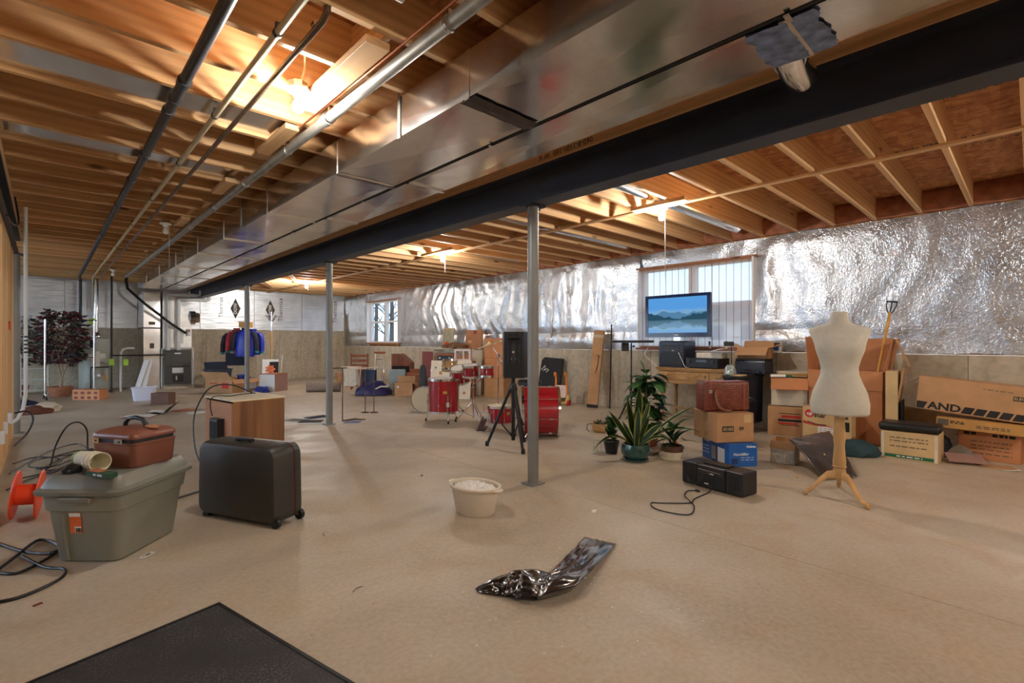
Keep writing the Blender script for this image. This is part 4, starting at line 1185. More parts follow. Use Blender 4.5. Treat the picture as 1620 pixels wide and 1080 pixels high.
# artificial tree in a basket
M['leaf_dark'] = simple('dark_green_leaf', srgb(44, 58, 46), 0.55, 0, 0.3, 20)
M['leaf_red'] = simple('burgundy_leaf', srgb(96, 36, 46), 0.55, 0, 0.3, 20)
M['leaf_grey'] = simple('grey_green_leaf', srgb(84, 92, 98), 0.55, 0, 0.3, 20)
M['basket'] = simple('woven_basket', srgb(150, 96, 66), 0.8, 0, 0.4, 40, 0.8, 60)
def leafy_tree(label, loc, h, r, seed, mats, ntw=150, name='artificial_tree', basket=True, group=None):
    rnd = random.Random(seed)
    t = thing(name, label, 'tree', loc)
    if basket:
        pb = obj('basket', lathe([(0, 0), (.14, 0), (.19, .1), (.2, .19), (.185, .2), (.17, .17), (0, .17)], 20), M['basket'], t, True)
        obj('basket_handle', tube([(-.19, 0, .18), (-.23, 0, .25), (-.2, 0, .28)], .012, 8), M['basket'], pb, True)
    for k_ in range(3):
        pts = [(.02 * math.cos(k_ * 2.1), .02 * math.sin(k_ * 2.1), .16)]
        for j in range(1, 7):
            a = k_ * 2.1 + j * .9; pts.append((.03 * math.cos(a) + (.03 * j if k_ == 1 else 0), .03 * math.sin(a), .16 + j * (h * .62 - .16) / 6))
        obj('trunk', tube(pts, [.016] * 3 + [.012] * 4, 7), M['bark_light'], t, True)
    for q, mm in enumerate(mats):
        bm = bm_new()
        for i in range(ntw):
            a = rnd.uniform(0, 2 * PI); ph = rnd.uniform(-.8, 1.0)
            rr = r * (rnd.uniform(.35, 1.0)) * math.sqrt(max(.12, 1 - (ph * .85) ** 2))
            p = Vector((rr * math.cos(a), rr * math.sin(a), h * .66 + ph * h * .34))
            L = rnd.uniform(.09, .15); W = L * .6
            d = Vector((math.cos(a) + rnd.uniform(-.5, .5), math.sin(a) + rnd.uniform(-.5, .5), rnd.uniform(-.9, .3))).normalized()
            s = d.cross(Vector((rnd.uniform(-1, 1), rnd.uniform(-1, 1), 1))).normalized(); n_ = d.cross(s) * .012
            v = [p, p + d * L * .5 + s * W / 2 + n_, p + d * L, p + d * L * .5 - s * W / 2 + n_, p + d * L * .5 - n_ * .3]
            v = [bm.verts.new(x) for x in v]
            bm.faces.new((v[0], v[1], v[4])); bm.faces.new((v[1], v[2], v[4])); bm.faces.new((v[2], v[3], v[4])); bm.faces.new((v[3], v[0], v[4]))
        lv = obj('foliage', bm, M[mm], t); lv['kind'] = 'stuff'
    bm = bm_new()
    for i in range(26):
        a = rnd.uniform(0, 2 * PI); ph = rnd.uniform(-.6, .9); rr = r * .8 * math.sqrt(max(.12, 1 - (ph * .85) ** 2))
        add_tube(bm, [(0, 0, h * .5 + .1 * ph), (rr * .4 * math.cos(a), rr * .4 * math.sin(a), h * .62 + ph * h * .15), (rr * math.cos(a), rr * math.sin(a), h * .72 + ph * h * .25)], [.008, .006, .003], 5)
    obj('branches', bm, M['bark_light'], t)
    return t
M['bark_light'] = simple('pale_bark', srgb(150, 128, 106), 0.85, 0, 0.25, 20)
leafy_tree('burgundy-leaved artificial tree in a woven basket by the garment rack', (.24, 13.40, 0), 1.72, .40, 4, ('leaf_dark', 'leaf_red', 'leaf_red', 'leaf_grey'), 230)
leafy_tree('dark green tree half hidden behind the grey post at far left', (-.42, 14.3, 0), 1.65, .4, 9, ('leaf_dark', 'leaf_dark'), 150)
# water heater
M['heater'] = simple('grey_green_enamel', srgb(178, 182, 172), 0.4, 0.1, 0.06, 3)
wh = thing('water_heater', 'grey cylindrical water heater with stickers and gas valve', 'water heater', (.82, 14.1, 0), 0)
obj('tank', lathe([(.28, .03), (.285, .04), (.285, 1.15), (.27, 1.17), (.12, 1.19), (0, 1.19)], 32), M['heater'], wh, True)
obj('base_ring', lathe([(.27, 0), (.27, .04)], 32), M['iron'], wh)
obj('draft_hood', lathe([(.1, 1.20), (.1, 1.23), (.052, 1.3)], 16), M['galv'], wh, True)
obj('vent_pipe', lathe([(.05, 1.29), (.05, 2.48)], 16), M['galv'], wh, True)
def on_tank(name, w, h, ang, z, m, dep=.002):
    bm = grid(6, 1, lambda u, v: Vector(((.2858 + dep) * math.sin(ang + (u - .5) * w / .285), -(.2858 + dep) * math.cos(ang + (u - .5) * w / .285), z + (v - .5) * h)))
    return obj(name, bm, M[m], wh, True)
on_tank('label_sticker', .09, .16, -.25, 1.05, 'black'); on_tank('round_sticker', .07, .07, -.85, 1.05, 'white_plastic')
M['yellow_sticker'] = simple('yellow_sticker', srgb(206, 200, 92), 0.6)
M['lime_tag'] = simple('lime_tag', srgb(168, 214, 72), 0.6)
on_tank('energy_sticker', .1, .1, -.8, .78, 'yellow_sticker'); on_tank('notice_sticker', .08, .1, -.4, .78, 'paper'); on_tank('notice_sticker', .12, .34, -.05, .72, 'paper'); on_tank('notice_sticker', .1, .1, .35, .79, 'paper')
on_tank('notice_sticker', .1, .12, .55, .32, 'card_pale')
gv = obj('gas_valve', box((.1, .07, .11), (.03, -.32, .36), bevel=.01), M['gray_pipe'], wh)
obj('valve_dial', lathe([(.035, 0), (.03, .02), (0, .022)], 16, T((.03, -.355, .38), (PI / 2, 0, 0))), M['white_plastic'], gv, True)
obj('gas_line', tube([(-.1, -.34, .1), (-.1, -.34, .55), (.2, -.34, .55)], .016, 10), M['black'], wh, True)
obj('burner_cover', box((.18, .012, .12), (-.1, -.278, .16), bevel=.003), M['heater'], wh)
# box with oval print
bx = carton('orange-brown box printed with rows of ovals before the water heater', (.64, 12.32, 0), -42, .50, .22, .19, 'card_orange', tape=False)
M['oval_print'] = simple('dark_oval_print', srgb(120, 52, 36), 0.7)
bm = bm_new()
for r_ in range(2):
    for c_ in range(4): add_lathe(bm, [(.034, 0), (.034, .001)], 14, T((-.18 + c_ * .12, .045 + r_ * .09 + 0, 0)), 1.1, .75)
obj('oval_print', bm, M['oval_print'], bx, loc=(0, -.111, 0), rot=(PI / 2, 0, 0))
gp2 = pipe('black gas pipe with lime tags dropping beside the water heater', [(1.05, 13.62, 2.497), (1.05, 13.62, 1.6), (1.05, 13.62, .78)], .02, 'black')
obj('branch_pipe', tube([(0, 0, -1.70), (.35, 0, -1.70), (.86, 0, -1.70), (.95, .1, -1.70), (.98, .24, -1.70)], .014, 8), M['black'], gp2, True)
obj('drop_pipe', tube([(.0, 0, -1.70), (.0, .0, -2.497)], .014, 8), M['black'], gp2, True)
for (x_, z_) in ((.0, -1.84), (.24, -1.85)): obj('lime_tag', box((.09, .003, .14), (x_, -.022, z_)), M['lime_tag'], gp2)
obj('lime_tag', box((.09, .003, .14), (-.07, -.062, 1.53)), M['lime_tag'], wh)
# furnace
M['furnace'] = simple('dark_grey_enamel', srgb(74, 74, 74), 0.4, 0.2, 0.06)
M['sheet_pale'] = simple('pale_sheet_metal', (0.7, 0.7, 0.69), 0.35, 0.85, 0.08, 6)
fu = thing('furnace', 'dark grey gas furnace with white pipes and metal plenum above', 'furnace', (2.29, 14.25, 0), 0)
obj('pad', box((.62, .95, .05), (0, -.03, .025), bevel=.004), M['concrete'], fu)
obj('cabinet', box((.56, .7, .86), (0, .02, .48), bevel=.005), M['gray_pipe'], fu)
for (z_, h_) in ((.70, .38), (.30, .42)):
    dr = obj('access_door', box((.53, .03, h_), (0, -.345, z_), bevel=.006), M['furnace'], fu)
    if z_ > .5: obj('nameplate', box((.13, .004, .03), (0, -.362, z_ + .12), bevel=.002), M['white_plastic'], dr)
    else:
        obj('instruction_label', box((.22, .003, .12), (0, -.3615, z_ + .12)), M['paper'], dr)
        obj('sight_window', box((.22, .004, .17), (0, -.362, z_ - .07)), M['black'], dr)
        obj('flame_sensor', box((.03, .006, .1), (-.03, -.364, z_ - .06)), M['chrome'], dr)
obj('coil_case', box((.58, .66, .55), (0, .02, 1.19), bevel=.004), M['sheet_pale'], fu)
obj('coil_plate', box((.2, .004, .3), (.02, -.313, 1.2)), M['white_plastic'], fu)
bm = bm_new(); add_loft(bm, [[Vector((sx * .29, sy * .33 + .02, 1.465)) for sx, sy in ((-1, -1), (1, -1), (1, 1), (-1, 1))], [Vector((sx * .12 - .17, sy * .33 + .0, 2.262)) for sx, sy in ((-1, -1), (1, -1), (1, 1), (-1, 1))]]); obj('plenum', bm, M['sheet_pale'], fu)
obj('side_collar', lathe([(.16, 0), (.16, .12), (.12, .14), (.12, .2)], 8, T((.28, -.1, 1.68), (0, PI / 2, 0))), M['galv'], fu)
for i, (x_, x2, z_) in enumerate(((-.2, .45, 2.2), (.0, .62, 2.1))):
    obj('vent_pipe', tube([(x_, -.42, .9), (x_, -.42, z_ - .05), (x_ + .015, -.42, z_ - .01), (x_ + .06, -.42, z_), (x2 - .05, -.42, z_), (x2, -.42, z_ + .02), (x2 + .01, -.42, z_ + .12)], .042, 12), M['pvc'], fu, True)
obj('drain_pipe', tube([(-.32, -.4, .05), (-.32, -.4, .93), (-.28, -.4, .95), (.28, -.4, .95), (.3, -.4, .9), (.3, -.4, .06)], .014, 8), M['pvc'], fu, True)
obj('valve_cluster', box((.08, .08, .16), (.22, -.36, 1.32), bevel=.01), M['white_plastic'], fu)
obj('red_valve_cap', lathe([(.02, 0), (.02, .03)], 10, T((.22, -.4, 1.36), (PI / 2, 0, 0))), M['print_red'], fu)
rd = thing('return_drop', 'tall square sheet metal return duct left of the furnace', 'duct', (1.80, 14.35, 0))
bm = bm_new(); add_box(bm, (0, 0, .70), (.32, .8, 1.4), bevel=.003); obj('lower_section', bm, M['galv'], rd)
obj('upper_section', box((.32, .8, .84), (0, 0, 1.835), bevel=.003), M['galv'], rd)
obj('filter_slot', box((.33, .81, .03), (0, 0, 1.41)), M['iron'], rd)
obj('label', box((.08, .002, .12), (0, -.402, 1.0)), M['print_gray'], rd); obj('label', box((.12, .002, .07), (0, -.402, 1.52)), M['print_gray'], rd)
tr = thing('refrigerant_line', 'thick black insulated line sloping from the duct to the furnace', 'pipe', (1.24, 12.95, 2.42))
obj('line', tube([(0, 0, 0), (.0, .1, -.05), (.04, .22, -.2), (.35, .45, -.48), (.9, .75, -.92), (1.2, .88, -1.12)], .028, 12), M['black_rubber'], tr, True)
pipe('white drain pipe loop left of the metal return duct', [(1.22, 13.8, .0), (1.22, 13.8, .85), (1.26, 13.8, .93), (1.34, 13.8, .95), (1.46, 13.8, .95)], .022, 'pvc')
# ================================================================== MIDDLE BACKGROUND (cartons, jackets)
cB = carton('large open cardboard box with a white label behind the grey post', (2.99, 12.12, 0), 26, .64, .80, .29, 'card', {'left': 35, 'back': 160, 'front': 150, 'right': 165}, fl={'left': .2, 'front': .1, 'right': .12, 'back': .2})
fpatch(cB, 'front', .24, .15, .17, .15, 'paper', 'shipping_label'); flines(cB, 'front', .08, .26, (.19, .16, .12), 'print_black', .008)
fpatch(cB, 'left', .2, .12, .2, .16, 'print_red', 'red_print'); flines(cB, 'left', -.25, -.02, (.2,), 'print_red', .03)
M['tan_pad'] = simple('tan_padded_cover', srgb(186, 138, 74), 0.7, 0, 0.1, 6)
o = obj('tan_cushion', box((.36, .14, .34), (0, 0, 0.17), bevel=.05, seg=3), M['tan_pad'], None, True, loc=(2.78, 12.12, .02), rot=(R(-8), R(24), R(-10))); tag(o, 'tan padded cushion leaning out of the open cardboard box', 'cushion')
M['blue_tarp'] = simple('royal_blue_nylon', srgb(24, 54, 142), 0.4, 0, 0.2, 9)
o = obj('blue_bag', blob(.17, .12, .3, 2.2, .3), M['blue_tarp'], None, True, loc=(3.22, 12.05, .01)); tag(o, 'royal blue nylon bag poking out of the open cardboard box', 'bag')
o = obj('blue_tarp', blob(.16, .1, .1, 6.2, .3), M['blue_tarp'], None, True, loc=(3.4, 11.42, 0)); tag(o, 'blue tarp folded on the floor beside the mauve box', 'tarp')
M['mauve'] = simple('mauve_brown_box', srgb(166, 132, 122), 0.7, 0, 0.06)
pb_ = thing('storage_box', 'mauve brown box with one white side near the coat tree', 'box', (3.72, 11.66, 0), 33)
obj('body', box((.42, .40, .38), (0, 0, .19), bevel=.006), M['mauve'], pb_)
obj('side_panel', box((.004, .39, .37), (-.2125, 0, .19)), M['paper'], pb_)
obj('lid_edge', box((.43, .41, .012), (0, 0, .385)), M['card_red'], pb_)
M['bin_dark'] = simple('dark_blue_bin', srgb(62, 74, 92), 0.45)
db = thing('plastic_bin', 'dark grey-blue plastic bin against the far wall behind boxes', 'bin', (3.05, 13.55, 0), 10)
bm = bm_new(); add_loft(bm, [rrect(.42, .3, .03, 0), rrect(.5, .38, .03, .42), rrect(.53, .41, .03, .425), rrect(.53, .41, .03, .445), rrect(.48, .36, .03, .445), rrect(.4, .28, .03, .02)]); obj('body', bm, M['bin_dark'], db, True)
obj('folded_lid', box((.5, .03, .3), (0, .1, .46), rot=(R(-20), 0, 0)), M['bin_dark'], db)
# jackets on a T-stand
M['jacket_blue'] = simple('royal_blue_satin', srgb(26, 42, 168), 0.35, 0, 0.25, 7)
M['jacket_navy'] = simple('dark_navy_fabric', srgb(24, 26, 44), 0.7, 0, 0.2, 9)
M['jacket_red'] = simple('red_fabric', srgb(176, 48, 58), 0.7, 0, 0.15, 9)
M['jacket_teal'] = simple('teal_fabric', srgb(40, 140, 140), 0.6, 0, 0.15, 9)
cs = thing('clothes_stand', 'black clothes stand holding the jackets by the far post', 'clothes stand', (3.5, 12.95, 0), -30)
obj('pole', tube([(0, 0, .03), (0, 0, 1.43)], .016, 10), M['black'], cs, True)
obj('base', lathe([(.2, 0), (.2, .015), (.03, .035)], 20), M['black'], cs, True)
obj('cross_bar', tube([(-.1, -.35, 1.36), (.1, .35, 1.36)], .012, 8), M['black'], cs, True)
def jacket(label, loc, rz, m, m2, w=.46, h=.62, th=.12, sl=.48, seed=0):
    t = thing('jacket', label, 'jacket', loc, rz, 'jackets on the clothes stand')
    def ring(z, wx, ty, k):
        return [Vector((wx * math.cos(2 * PI * i / 16) * (1 + .06 * math.sin(i * 3 + k)), ty * math.sin(2 * PI * i / 16) * (1 + .15 * math.sin(i * 5 + k + seed)), z)) for i in range(16)]
    bm = bm_new(); add_loft(bm, [ring(-h, w * .45, th * .55, 0), ring(-h * .9, w * .47, th * .6, 1), ring(-h * .5, w * .46, th * .55, 2), ring(-h * .15, w * .47, th * .5, 3), ring(-.05, w * .40, th * .4, 3), ring(0.0, w * .16, th * .35, 4), ring(.03, w * .13, th * .3, 4)])
    obj('body', bm, M[m], t, True)
    for s in (-1, 1):
        sv = obj('sleeve', tube([(s * w * .36, 0, -.04), (s * w * .50, 0, -.12), (s * w * .58, -.01, -sl * .6), (s * w * .60, -.02, -sl)], [.05, .065, .06, .05], 12), M[m2], t, True)
        obj('cuff', tube([(s * w * .60, -.02, -sl + .005), (s * w * .603, -.021, -sl - .05)], [.046, .04], 12), M['jacket_teal'], sv, True)
    obj('collar', lathe([(.075, .0), (.08, .045), (.07, .05)], 16, T((0, 0, .01)), 1.0, .6), M[m2], t, True)
    return t
jacket('shiny royal blue jacket with navy sleeves on the clothes stand', (3.44, 12.80, 1.36), -38, 'jacket_blue', 'jacket_navy', seed=1)
jacket('bright blue jacket right of the post on the clothes stand', (3.62, 12.80, 1.34), -35, 'jacket_blue', 'jacket_blue', .34, .56, seed=2)
jacket('red jacket showing at the left edge of the clothes stand', (3.36, 13.16, 1.36), -45, 'jacket_red', 'jacket_red', .36, .55, seed=4)
jacket('dark navy jacket hanging behind the royal blue one', (3.36, 13.28, 1.32), -38, 'jacket_navy', 'jacket_navy', .48, .8, seed=3)
o = thing('boxed_hat', 'small tan box resting on top of the clothes stand', 'box', (3.5, 12.95, 1.432), -40)
obj('body', box((.24, .2, .13), (0, 0, .065), bevel=.008), M['tan_pad'], o); obj('lid', box((.25, .21, .03), (0, 0, .125), bevel=.006), M['card_pale'], o)
# coat tree
ct = thing('coat_tree', 'pale wooden coat tree with metal hooks against the far wall', 'coat tree', (4.22, 13.4, 0), 0)
obj('pole', lathe([(.022, .1), (.024, .3), (.018, .35), (.022, .8), (.018, 1.2), (.024, 1.35)], 14), M['maple'], ct, True)
obj('upper_pole', lathe([(.02, 1.35), (.022, 1.6), (.016, 1.82), (.02, 1.86), (0, 1.9)], 14), M['chrome'], ct, True)
for k_ in range(4):
    a = k_ * PI / 2 + .3
    obj('hook', tube([(0, 0, 1.62), (.06 * math.cos(a), .06 * math.sin(a), 1.64), (.15 * math.cos(a), .15 * math.sin(a), 1.76), (.17 * math.cos(a), .17 * math.sin(a), 1.74)], .011, 8), M['chrome'], ct, True)
    obj('foot', tube([(.02 * math.cos(a), .02 * math.sin(a), .16), (.15 * math.cos(a), .15 * math.sin(a), .06), (.24 * math.cos(a), .24 * math.sin(a), .015)], .014, 8), M['maple'], ct, True)
# canvas with orange flower
cv = thing('canvas_print', 'canvas with an orange flower on black leaning by the coat tree', 'picture', (3.98, 12.75, .01), rot=(R(-10), 0, R(-24)))
obj('panel', box((.36, .02, .66), (0, 0, .33), bevel=.002), M['paper'], cv)
obj('dark_field', box((.2, .003, .5), (.08, -.0115, .35)), M['black_matte'], cv)
M['flower'] = simple('orange_flower_paint', srgb(214, 112, 70), 0.6, 0, 0.3, 18)
bm = bm_new()
for k_ in range(7):
    a = k_ * 2 * PI / 7; add_lathe(bm, [(.05, 0), (.05, .002)], 12, T((.06 * math.cos(a), .06 * math.sin(a), 0), (0, 0, a)), 1.1, .6)
obj('painted_flower', bm, M['flower'], cv, loc=(0, -.0135, .42), rot=(PI / 2, 0, 0))
o = obj('white_rod', tube([(0, 0, 0), (.08, 0.03, .75)], .012, 8), M['white_plastic'], None, True, loc=(4.25, 12.9, .0), rot=(0, R(0), 0)); tag(o, 'short white rod leaning beside the flower canvas', 'rod')

# ------------------------------------------------ wire stands and papers round the second post
def rod(bm, a, b, r=.006): add_tube(bm, [a, b], r, 8)
w1 = thing('sign_stand', 'single thin brown metal stand with a T top right of the post', 'stand', (2.99, 6.56, 0), -43)
M['rust'] = simple('brown_metal_rod', srgb(92, 70, 62), 0.5, 0.4, 0.2, 30)
bm = bm_new(); rod(bm, (0, 0, .0), (0, 0, .73), .007); obj('rod', bm, M['rust'], w1)
bm = bm_new(); rod(bm, (-.16, 0, .73), (.06, 0, .735), .007); obj('top_bar', bm, M['rust'], w1)
obj('foot_loop', tube([(.0, .0, .006), (.15, .1, .006), (.28, .12, .006), (.12, .2, .006), (0, .03, .006)], .006, 8), M['rust'], w1)
w2 = thing('sign_stand', 'double thin brown metal stand with a long pale top bar', 'stand', (3.64, 7.06, 0), -43)
for x_ in (-.055, .08):
    bm = bm_new(); rod(bm, (x_, 0, 0), (x_, 0, .68), .007); obj('rod', bm, M['rust'], w2)
    obj('foot_loop', tube([(x_ + .06 * math.cos(a * .7), .05 * math.sin(a * .7), .006) for a in range(10)], .006, 8), M['rust'], w2)
bm = bm_new(); rod(bm, (-.3, 0.02, .675), (.14, -.02, .70), .008); obj('top_bar', bm, M['cream'], w2)
M['blue_paper'] = simple('blue_glossy_paper', srgb(36, 84, 164), 0.3, 0, 0.15, 20)
def mag(label, loc, rz, w, d, m, h=.006):
    t = thing('magazine', label, 'magazine', loc, rz, 'magazines at the post foot')
    obj('pages', box((w - .006, d - .006, h), (0, 0, h / 2)), M['paper'], t); obj('cover', box((w, d, .0012), (0, 0, h + .0008)), M[m], t)
mag('blue magazine on the floor right of the second post', (3.04, 6.36, .0), -40, .21, .15, 'blue_paper')
mag('black and white newspaper on the floor left of the second post', (2.62, 6.72, 0), -35, .3, .22, 'black_matte', .02)
mag('dark magazine lying behind the second post', (2.86, 7.1, 0), 10, .32, .22, 'cloth_navy', .012)
mag('grey newspaper fanned behind the second post', (2.55, 7.02, 0), -60, .3, .2, 'print_gray', .01)

# ------------------------------------------------ clutter in the far right corner
M['carpet'] = simple('grey_carpet_roll', srgb(150, 132, 120), 0.95, 0, 0.2, 30, 0.4, 80)
cr = thing('carpet_roll', 'grey carpet roll lying on the floor behind the second post', 'carpet roll', (4.45, 10.7, .1), rot=(0, 0, R(-30)))
obj('roll', lathe([(.0, -.35), (.1, -.35), (.1, .35), (0, .35)], 20, T((0, 0, 0), (0, PI / 2, 0))), M['carpet'], cr, True)
obj('core', lathe([(.035, -.352), (.035, .352)], 12, T((0, 0, 0), (0, PI / 2, 0))), M['black_matte'], cr)
tt = thing('tray_table', 'folding tray table draped with a white towel', 'table', (4.68, 9.85, 0), -35)
obj('tray', box((.4, .3, .018), (0, 0, .56), bevel=.006), M['cream'], tt)
for s in (-1, 1):
    obj('leg', tube([(s * .17, -.14, .0), (s * .17, .14, .55)], .011, 8), M['cream'], tt, True); obj('leg', tube([(s * .15, .14, 0), (s * .15, -.14, .55)], .011, 8), M['cream'], tt, True)
def drape(u, v):
    x = (u - .5) * .24; s = (v - .5) * 1.1
    top = .15
    if abs(s) < top: y, z = s, .573
    else: y, z = math.copysign(top + .012 + .02 * abs(nz(u * 5, s)), s), .573 - (abs(s) - top)
    return Vector((x + .02 * nz(v * 4, u * 3), y, max(z, .12)))
o = obj('towel', thick_grid(10, 26, drape, .006), M['cloth_white'], None, True, loc=(4.68, 9.85, 0), rot=(0, 0, R(-35))); tag(o, 'white towel draped over the folding tray table', 'towel')
ch = thing('wooden_chair', 'reddish wooden chair in the far corner among the clutter', 'chair', (5.35, 10.8, 0), 150)
M['cherry'] = lumber('reddish_wood', srgb(176, 108, 74), srgb(134, 74, 50), 'Z')
obj('seat', box((.42, .4, .03), (0, 0, .42), bevel=.01), M['cherry'], ch)
for sx in (-1, 1):
    obj('leg', box((.035, .035, .41), (sx * .18, -.17, .205)), M['cherry'], ch); obj('leg', box((.035, .035, .41), (sx * .18, .17, .205)), M['cherry'], ch)
    obj('back_post', box((.035, .03, .4), (sx * .18, .18, .63)), M['cherry'], ch)
for z_ in (.55, .66, .77): obj('back_slat', box((.33, .018, .06), (0, .18, z_)), M['cherry'], ch)
ht = thing('luggage_cart', 'silver tube luggage cart with a brown grip leaning in the corner', 'cart', (5.3, 9.85, 0), rot=(R(-12), 0, R(-40)))
for s in (-1, 1):
    obj('rail', tube([(s * .1, 0, .03), (s * .1, 0, .86)], .011, 8), M['chrome'], ht, True)
    obj('wheel', lathe([(.03, -.015), (.06, -.012), (.06, .012), (.03, .015)], 16, T((s * .15, .03, .06), (0, PI / 2, 0))), M['black'], ht, True)
for z_ in (.25, .5, .72): obj('crossbar', tube([(-.1, 0, z_), (.1, 0, z_)], .008, 8), M['chrome'], ht, True)
obj('grip', lathe([(.022, -.12), (.024, 0), (.022, .12)], 12, T((0, 0, .87), (0, PI / 2, 0))), M['card_red'], ht, True)
M['navy_case'] = simple('navy_case', srgb(34, 52, 82), 0.5)
M['pale_blue'] = simple('pale_blue_panel', srgb(160, 176, 178), 0.5)
def slab_case(label, loc, rot, w, d, h, m, m2):
    t = thing('flat_case', label, 'case', loc, rot=rot)
    obj('body', box((w, d, h), (0, 0, h / 2), bevel=.012, seg=2), M[m], t); obj('front_panel', box((w * .9, .006, h * .9), (0, -d / 2 - .002, h / 2)), M[m2], t)
    obj('handle', tube([(-.05, 0, h), (-.04, 0, h + .03), (.04, 0, h + .03), (.05, 0, h)], .008, 8), M['black'], t, True)
slab_case('navy blue flat case standing beside the luggage cart', (5.02, 9.72, 0), (0, 0, R(-60)), .3, .12, .5, 'navy_case', 'navy_case')
slab_case('pale blue-grey flat case standing right of the luggage cart', (5.52, 9.42, 0), (0, 0, R(-38)), .34, .12, .5, 'pale_blue', 'pale_blue')
tb = thing('slanted_box', 'dark box with a slanted reddish lid against the corner wall', 'box', (5.95, 9.9, 0), -50)
bm = bm_new(); add_prism(bm, [(-.22, 0), (.22, 0), (.22, .62), (-.02, .82), (-.22, .82)], -.15, .15, T((0, 0, 0), (PI / 2, 0, 0))); obj('body', bm, M['cherry'], tb)
obj('dark_panel', box((.4, .006, .5), (0, -.153, .3)), M['black_matte'], tb)
carton('small brown box on the floor in the far corner', (5.7, 12.2, 0), -20, .5, .35, .3, 'card')
carton('brown box stacked with red items near the far corner wall', (5.55, 11.5, 0), -30, .4, .35, .42, 'card_red')
o = obj('duffel_bag', blob(.34, .2, .22, 5.2, .25), M['cloth_purple'] if 'cloth_purple' in M else simple('indigo_nylon', srgb(34, 32, 84), 0.5, 0, 0.2, 8), None, True, loc=(4.92, 9.32, 0), rot=(0, 0, R(-40))); tag(o, 'indigo duffel bag slumped on the floor left of the open box', 'bag')
o = obj('white_strap', tube([(0, 0, .12), (.1, .02, .17), (.25, .0, .17)], .015, 8), M['cloth_white'], None, True, loc=(4.85, 9.12, .02), rot=(0, 0, R(-43))); tag(o, 'white strap lying across the indigo duffel bag', 'strap')
o = obj('indigo_cloth', blob(.2, .16, .16, 9.2, .25), simple('indigo_cloth', srgb(50, 46, 104), 0.8, 0, 0.2, 8), None, True, loc=(5.66, 8.42, 0)); tag(o, 'indigo cloth heap right of the small open box', 'cloth')
cx = carton('small open cardboard box with raised flaps in front of the duffel bag', (5.32, 8.78, 0), -43, .36, .28, .27, 'card', {'front': 170, 'back': 20, 'left': 120, 'right': 115}, fl={'front': .03, 'back': .13, 'left': .1, 'right': .16})
fpatch(cx, 'front', .04, .04, -.11, .19, 'paper', 'label'); flines(cx, 'front', -.1, .1, (.1, .07), 'print_gray')
carton('dark red-brown open box against the wall behind the small open box', (5.95, 9.35, 0), -45, .36, .28, .42, 'card_red', {'front': 150, 'back': 20, 'left': 100, 'right': 100}, fl={'front': .06, 'back': .08, 'left': .06, 'right': .06})
# guitar case
gc = thing('instrument_case', 'dark grey padded instrument case standing upright behind the drums', 'case', (5.42, 8.28, 0), -43)
bm = bm_new()
add_loft(bm, [[Vector((p.x, p.y, z_)) for p in rrect(w_, .11 * k_, .04, 0)] for (z_, w_, k_) in ((0, .12, .8), (.03, .15, 1), (.3, .15, 1), (.5, .13, 1), (.6, .1, .9), (.64, .05, .6))])
obj('shell', bm, simple('charcoal_padding', srgb(62, 66, 70), 0.8), gc, True)
obj('zip', tube([(0, -.058, .04), (.0, -.058, .58)], .004, 6), M['black'], gc)

# ------------------------------------------------ stacked furniture panels against the right wall
cab = thing('tall_cabinet', 'narrow cabinet with white side and dark red front behind the drums', 'cabinet', (5.95, 8.78, 0), -62)
obj('body', box((.26, .28, .90), (0, 0, .45), bevel=.004), M['cream'], cab)
M['dark_red'] = simple('dark_red_board', srgb(140, 62, 48), 0.55, 0, 0.1, 5)
obj('front', box((.25, .012, .89), (0, -.146, .45), bevel=.002), M['dark_red'], cab)
obj('knob', lathe([(.012, 0), (.012, .02)], 10, T((.09, -.152, .5), (PI / 2, 0, 0))), M['chrome'], cab)
bc = thing('bookcase', 'cream bookcase along the right wall behind the stored panels', 'bookcase', (6.70, 8.85, 0), -90)
for s in (-1, 1): obj('side_panel', box((.02, .28, .94), (s * .74, 0, .47)), M['cream'], bc)
for z_ in (.03, .34, .64, .93): obj('shelf', box((1.46, .28, .02), (0, 0, z_)), M['cream'], bc)
obj('back_panel', box((1.48, .01, .94), (0, .13, .47)), M['cream'], bc)
fr = thing('picture_frame', 'cream wooden picture frame with a hanging tassel, standing on the bookcase', 'picture frame', (6.72, 9.25, .945), rot=(R(-7), 0, R(-82)))
for (c, s) in (((0, 0, .02), (.34, .025, .04)), ((0, 0, .44), (.34, .025, .04)), ((-.155, 0, .23), (.035, .025, .38)), ((.155, 0, .23), (.035, .025, .38))): obj('frame_rail', box(s, c, bevel=.004), M['card_pale'], fr)
obj('backing', box((.29, .008, .4), (0, .004, .23)), simple('sage_backing', srgb(176, 172, 148), 0.7), fr)
obj('center_bar', box((.02, .012, .38), (0, -.004, .23)), M['card_pale'], fr)
obj('tassel', tube([(.03, -.016, .28), (.03, -.018, .2)], .01, 6), M['paper'], fr)
pk = thing('pumpkin', 'small orange pumpkin on the bundle of brown twigs', 'pumpkin', (6.52, 9.0, 1.02))
bm = bm_new(); bmesh.ops.create_uvsphere(bm, u_segments=24, v_segments=12, radius=.085)
for v in bm.verts:
    a = math.atan2(v.co.y, v.co.x); k_ = 1 - .09 * abs(math.cos(a * 4)); v.co = Vector((v.co.x * k_, v.co.y * k_, v.co.z * .8))
obj('body', bm, M['orange_plastic'], pk, True); obj('stem', tube([(0, 0, .06), (.01, 0, .1)], .012, 6), M['bark_light'], pk)
tw = thing('twig_bundle', 'bundle of brown dried twigs on the stored furniture', 'twigs', (6.46, 8.62, .96), -70)
M['straw'] = simple('brown_straw', srgb(150, 106, 74), 0.9, 0, 0.3, 20)
bm = bm_new(); rnd = random.Random(3)
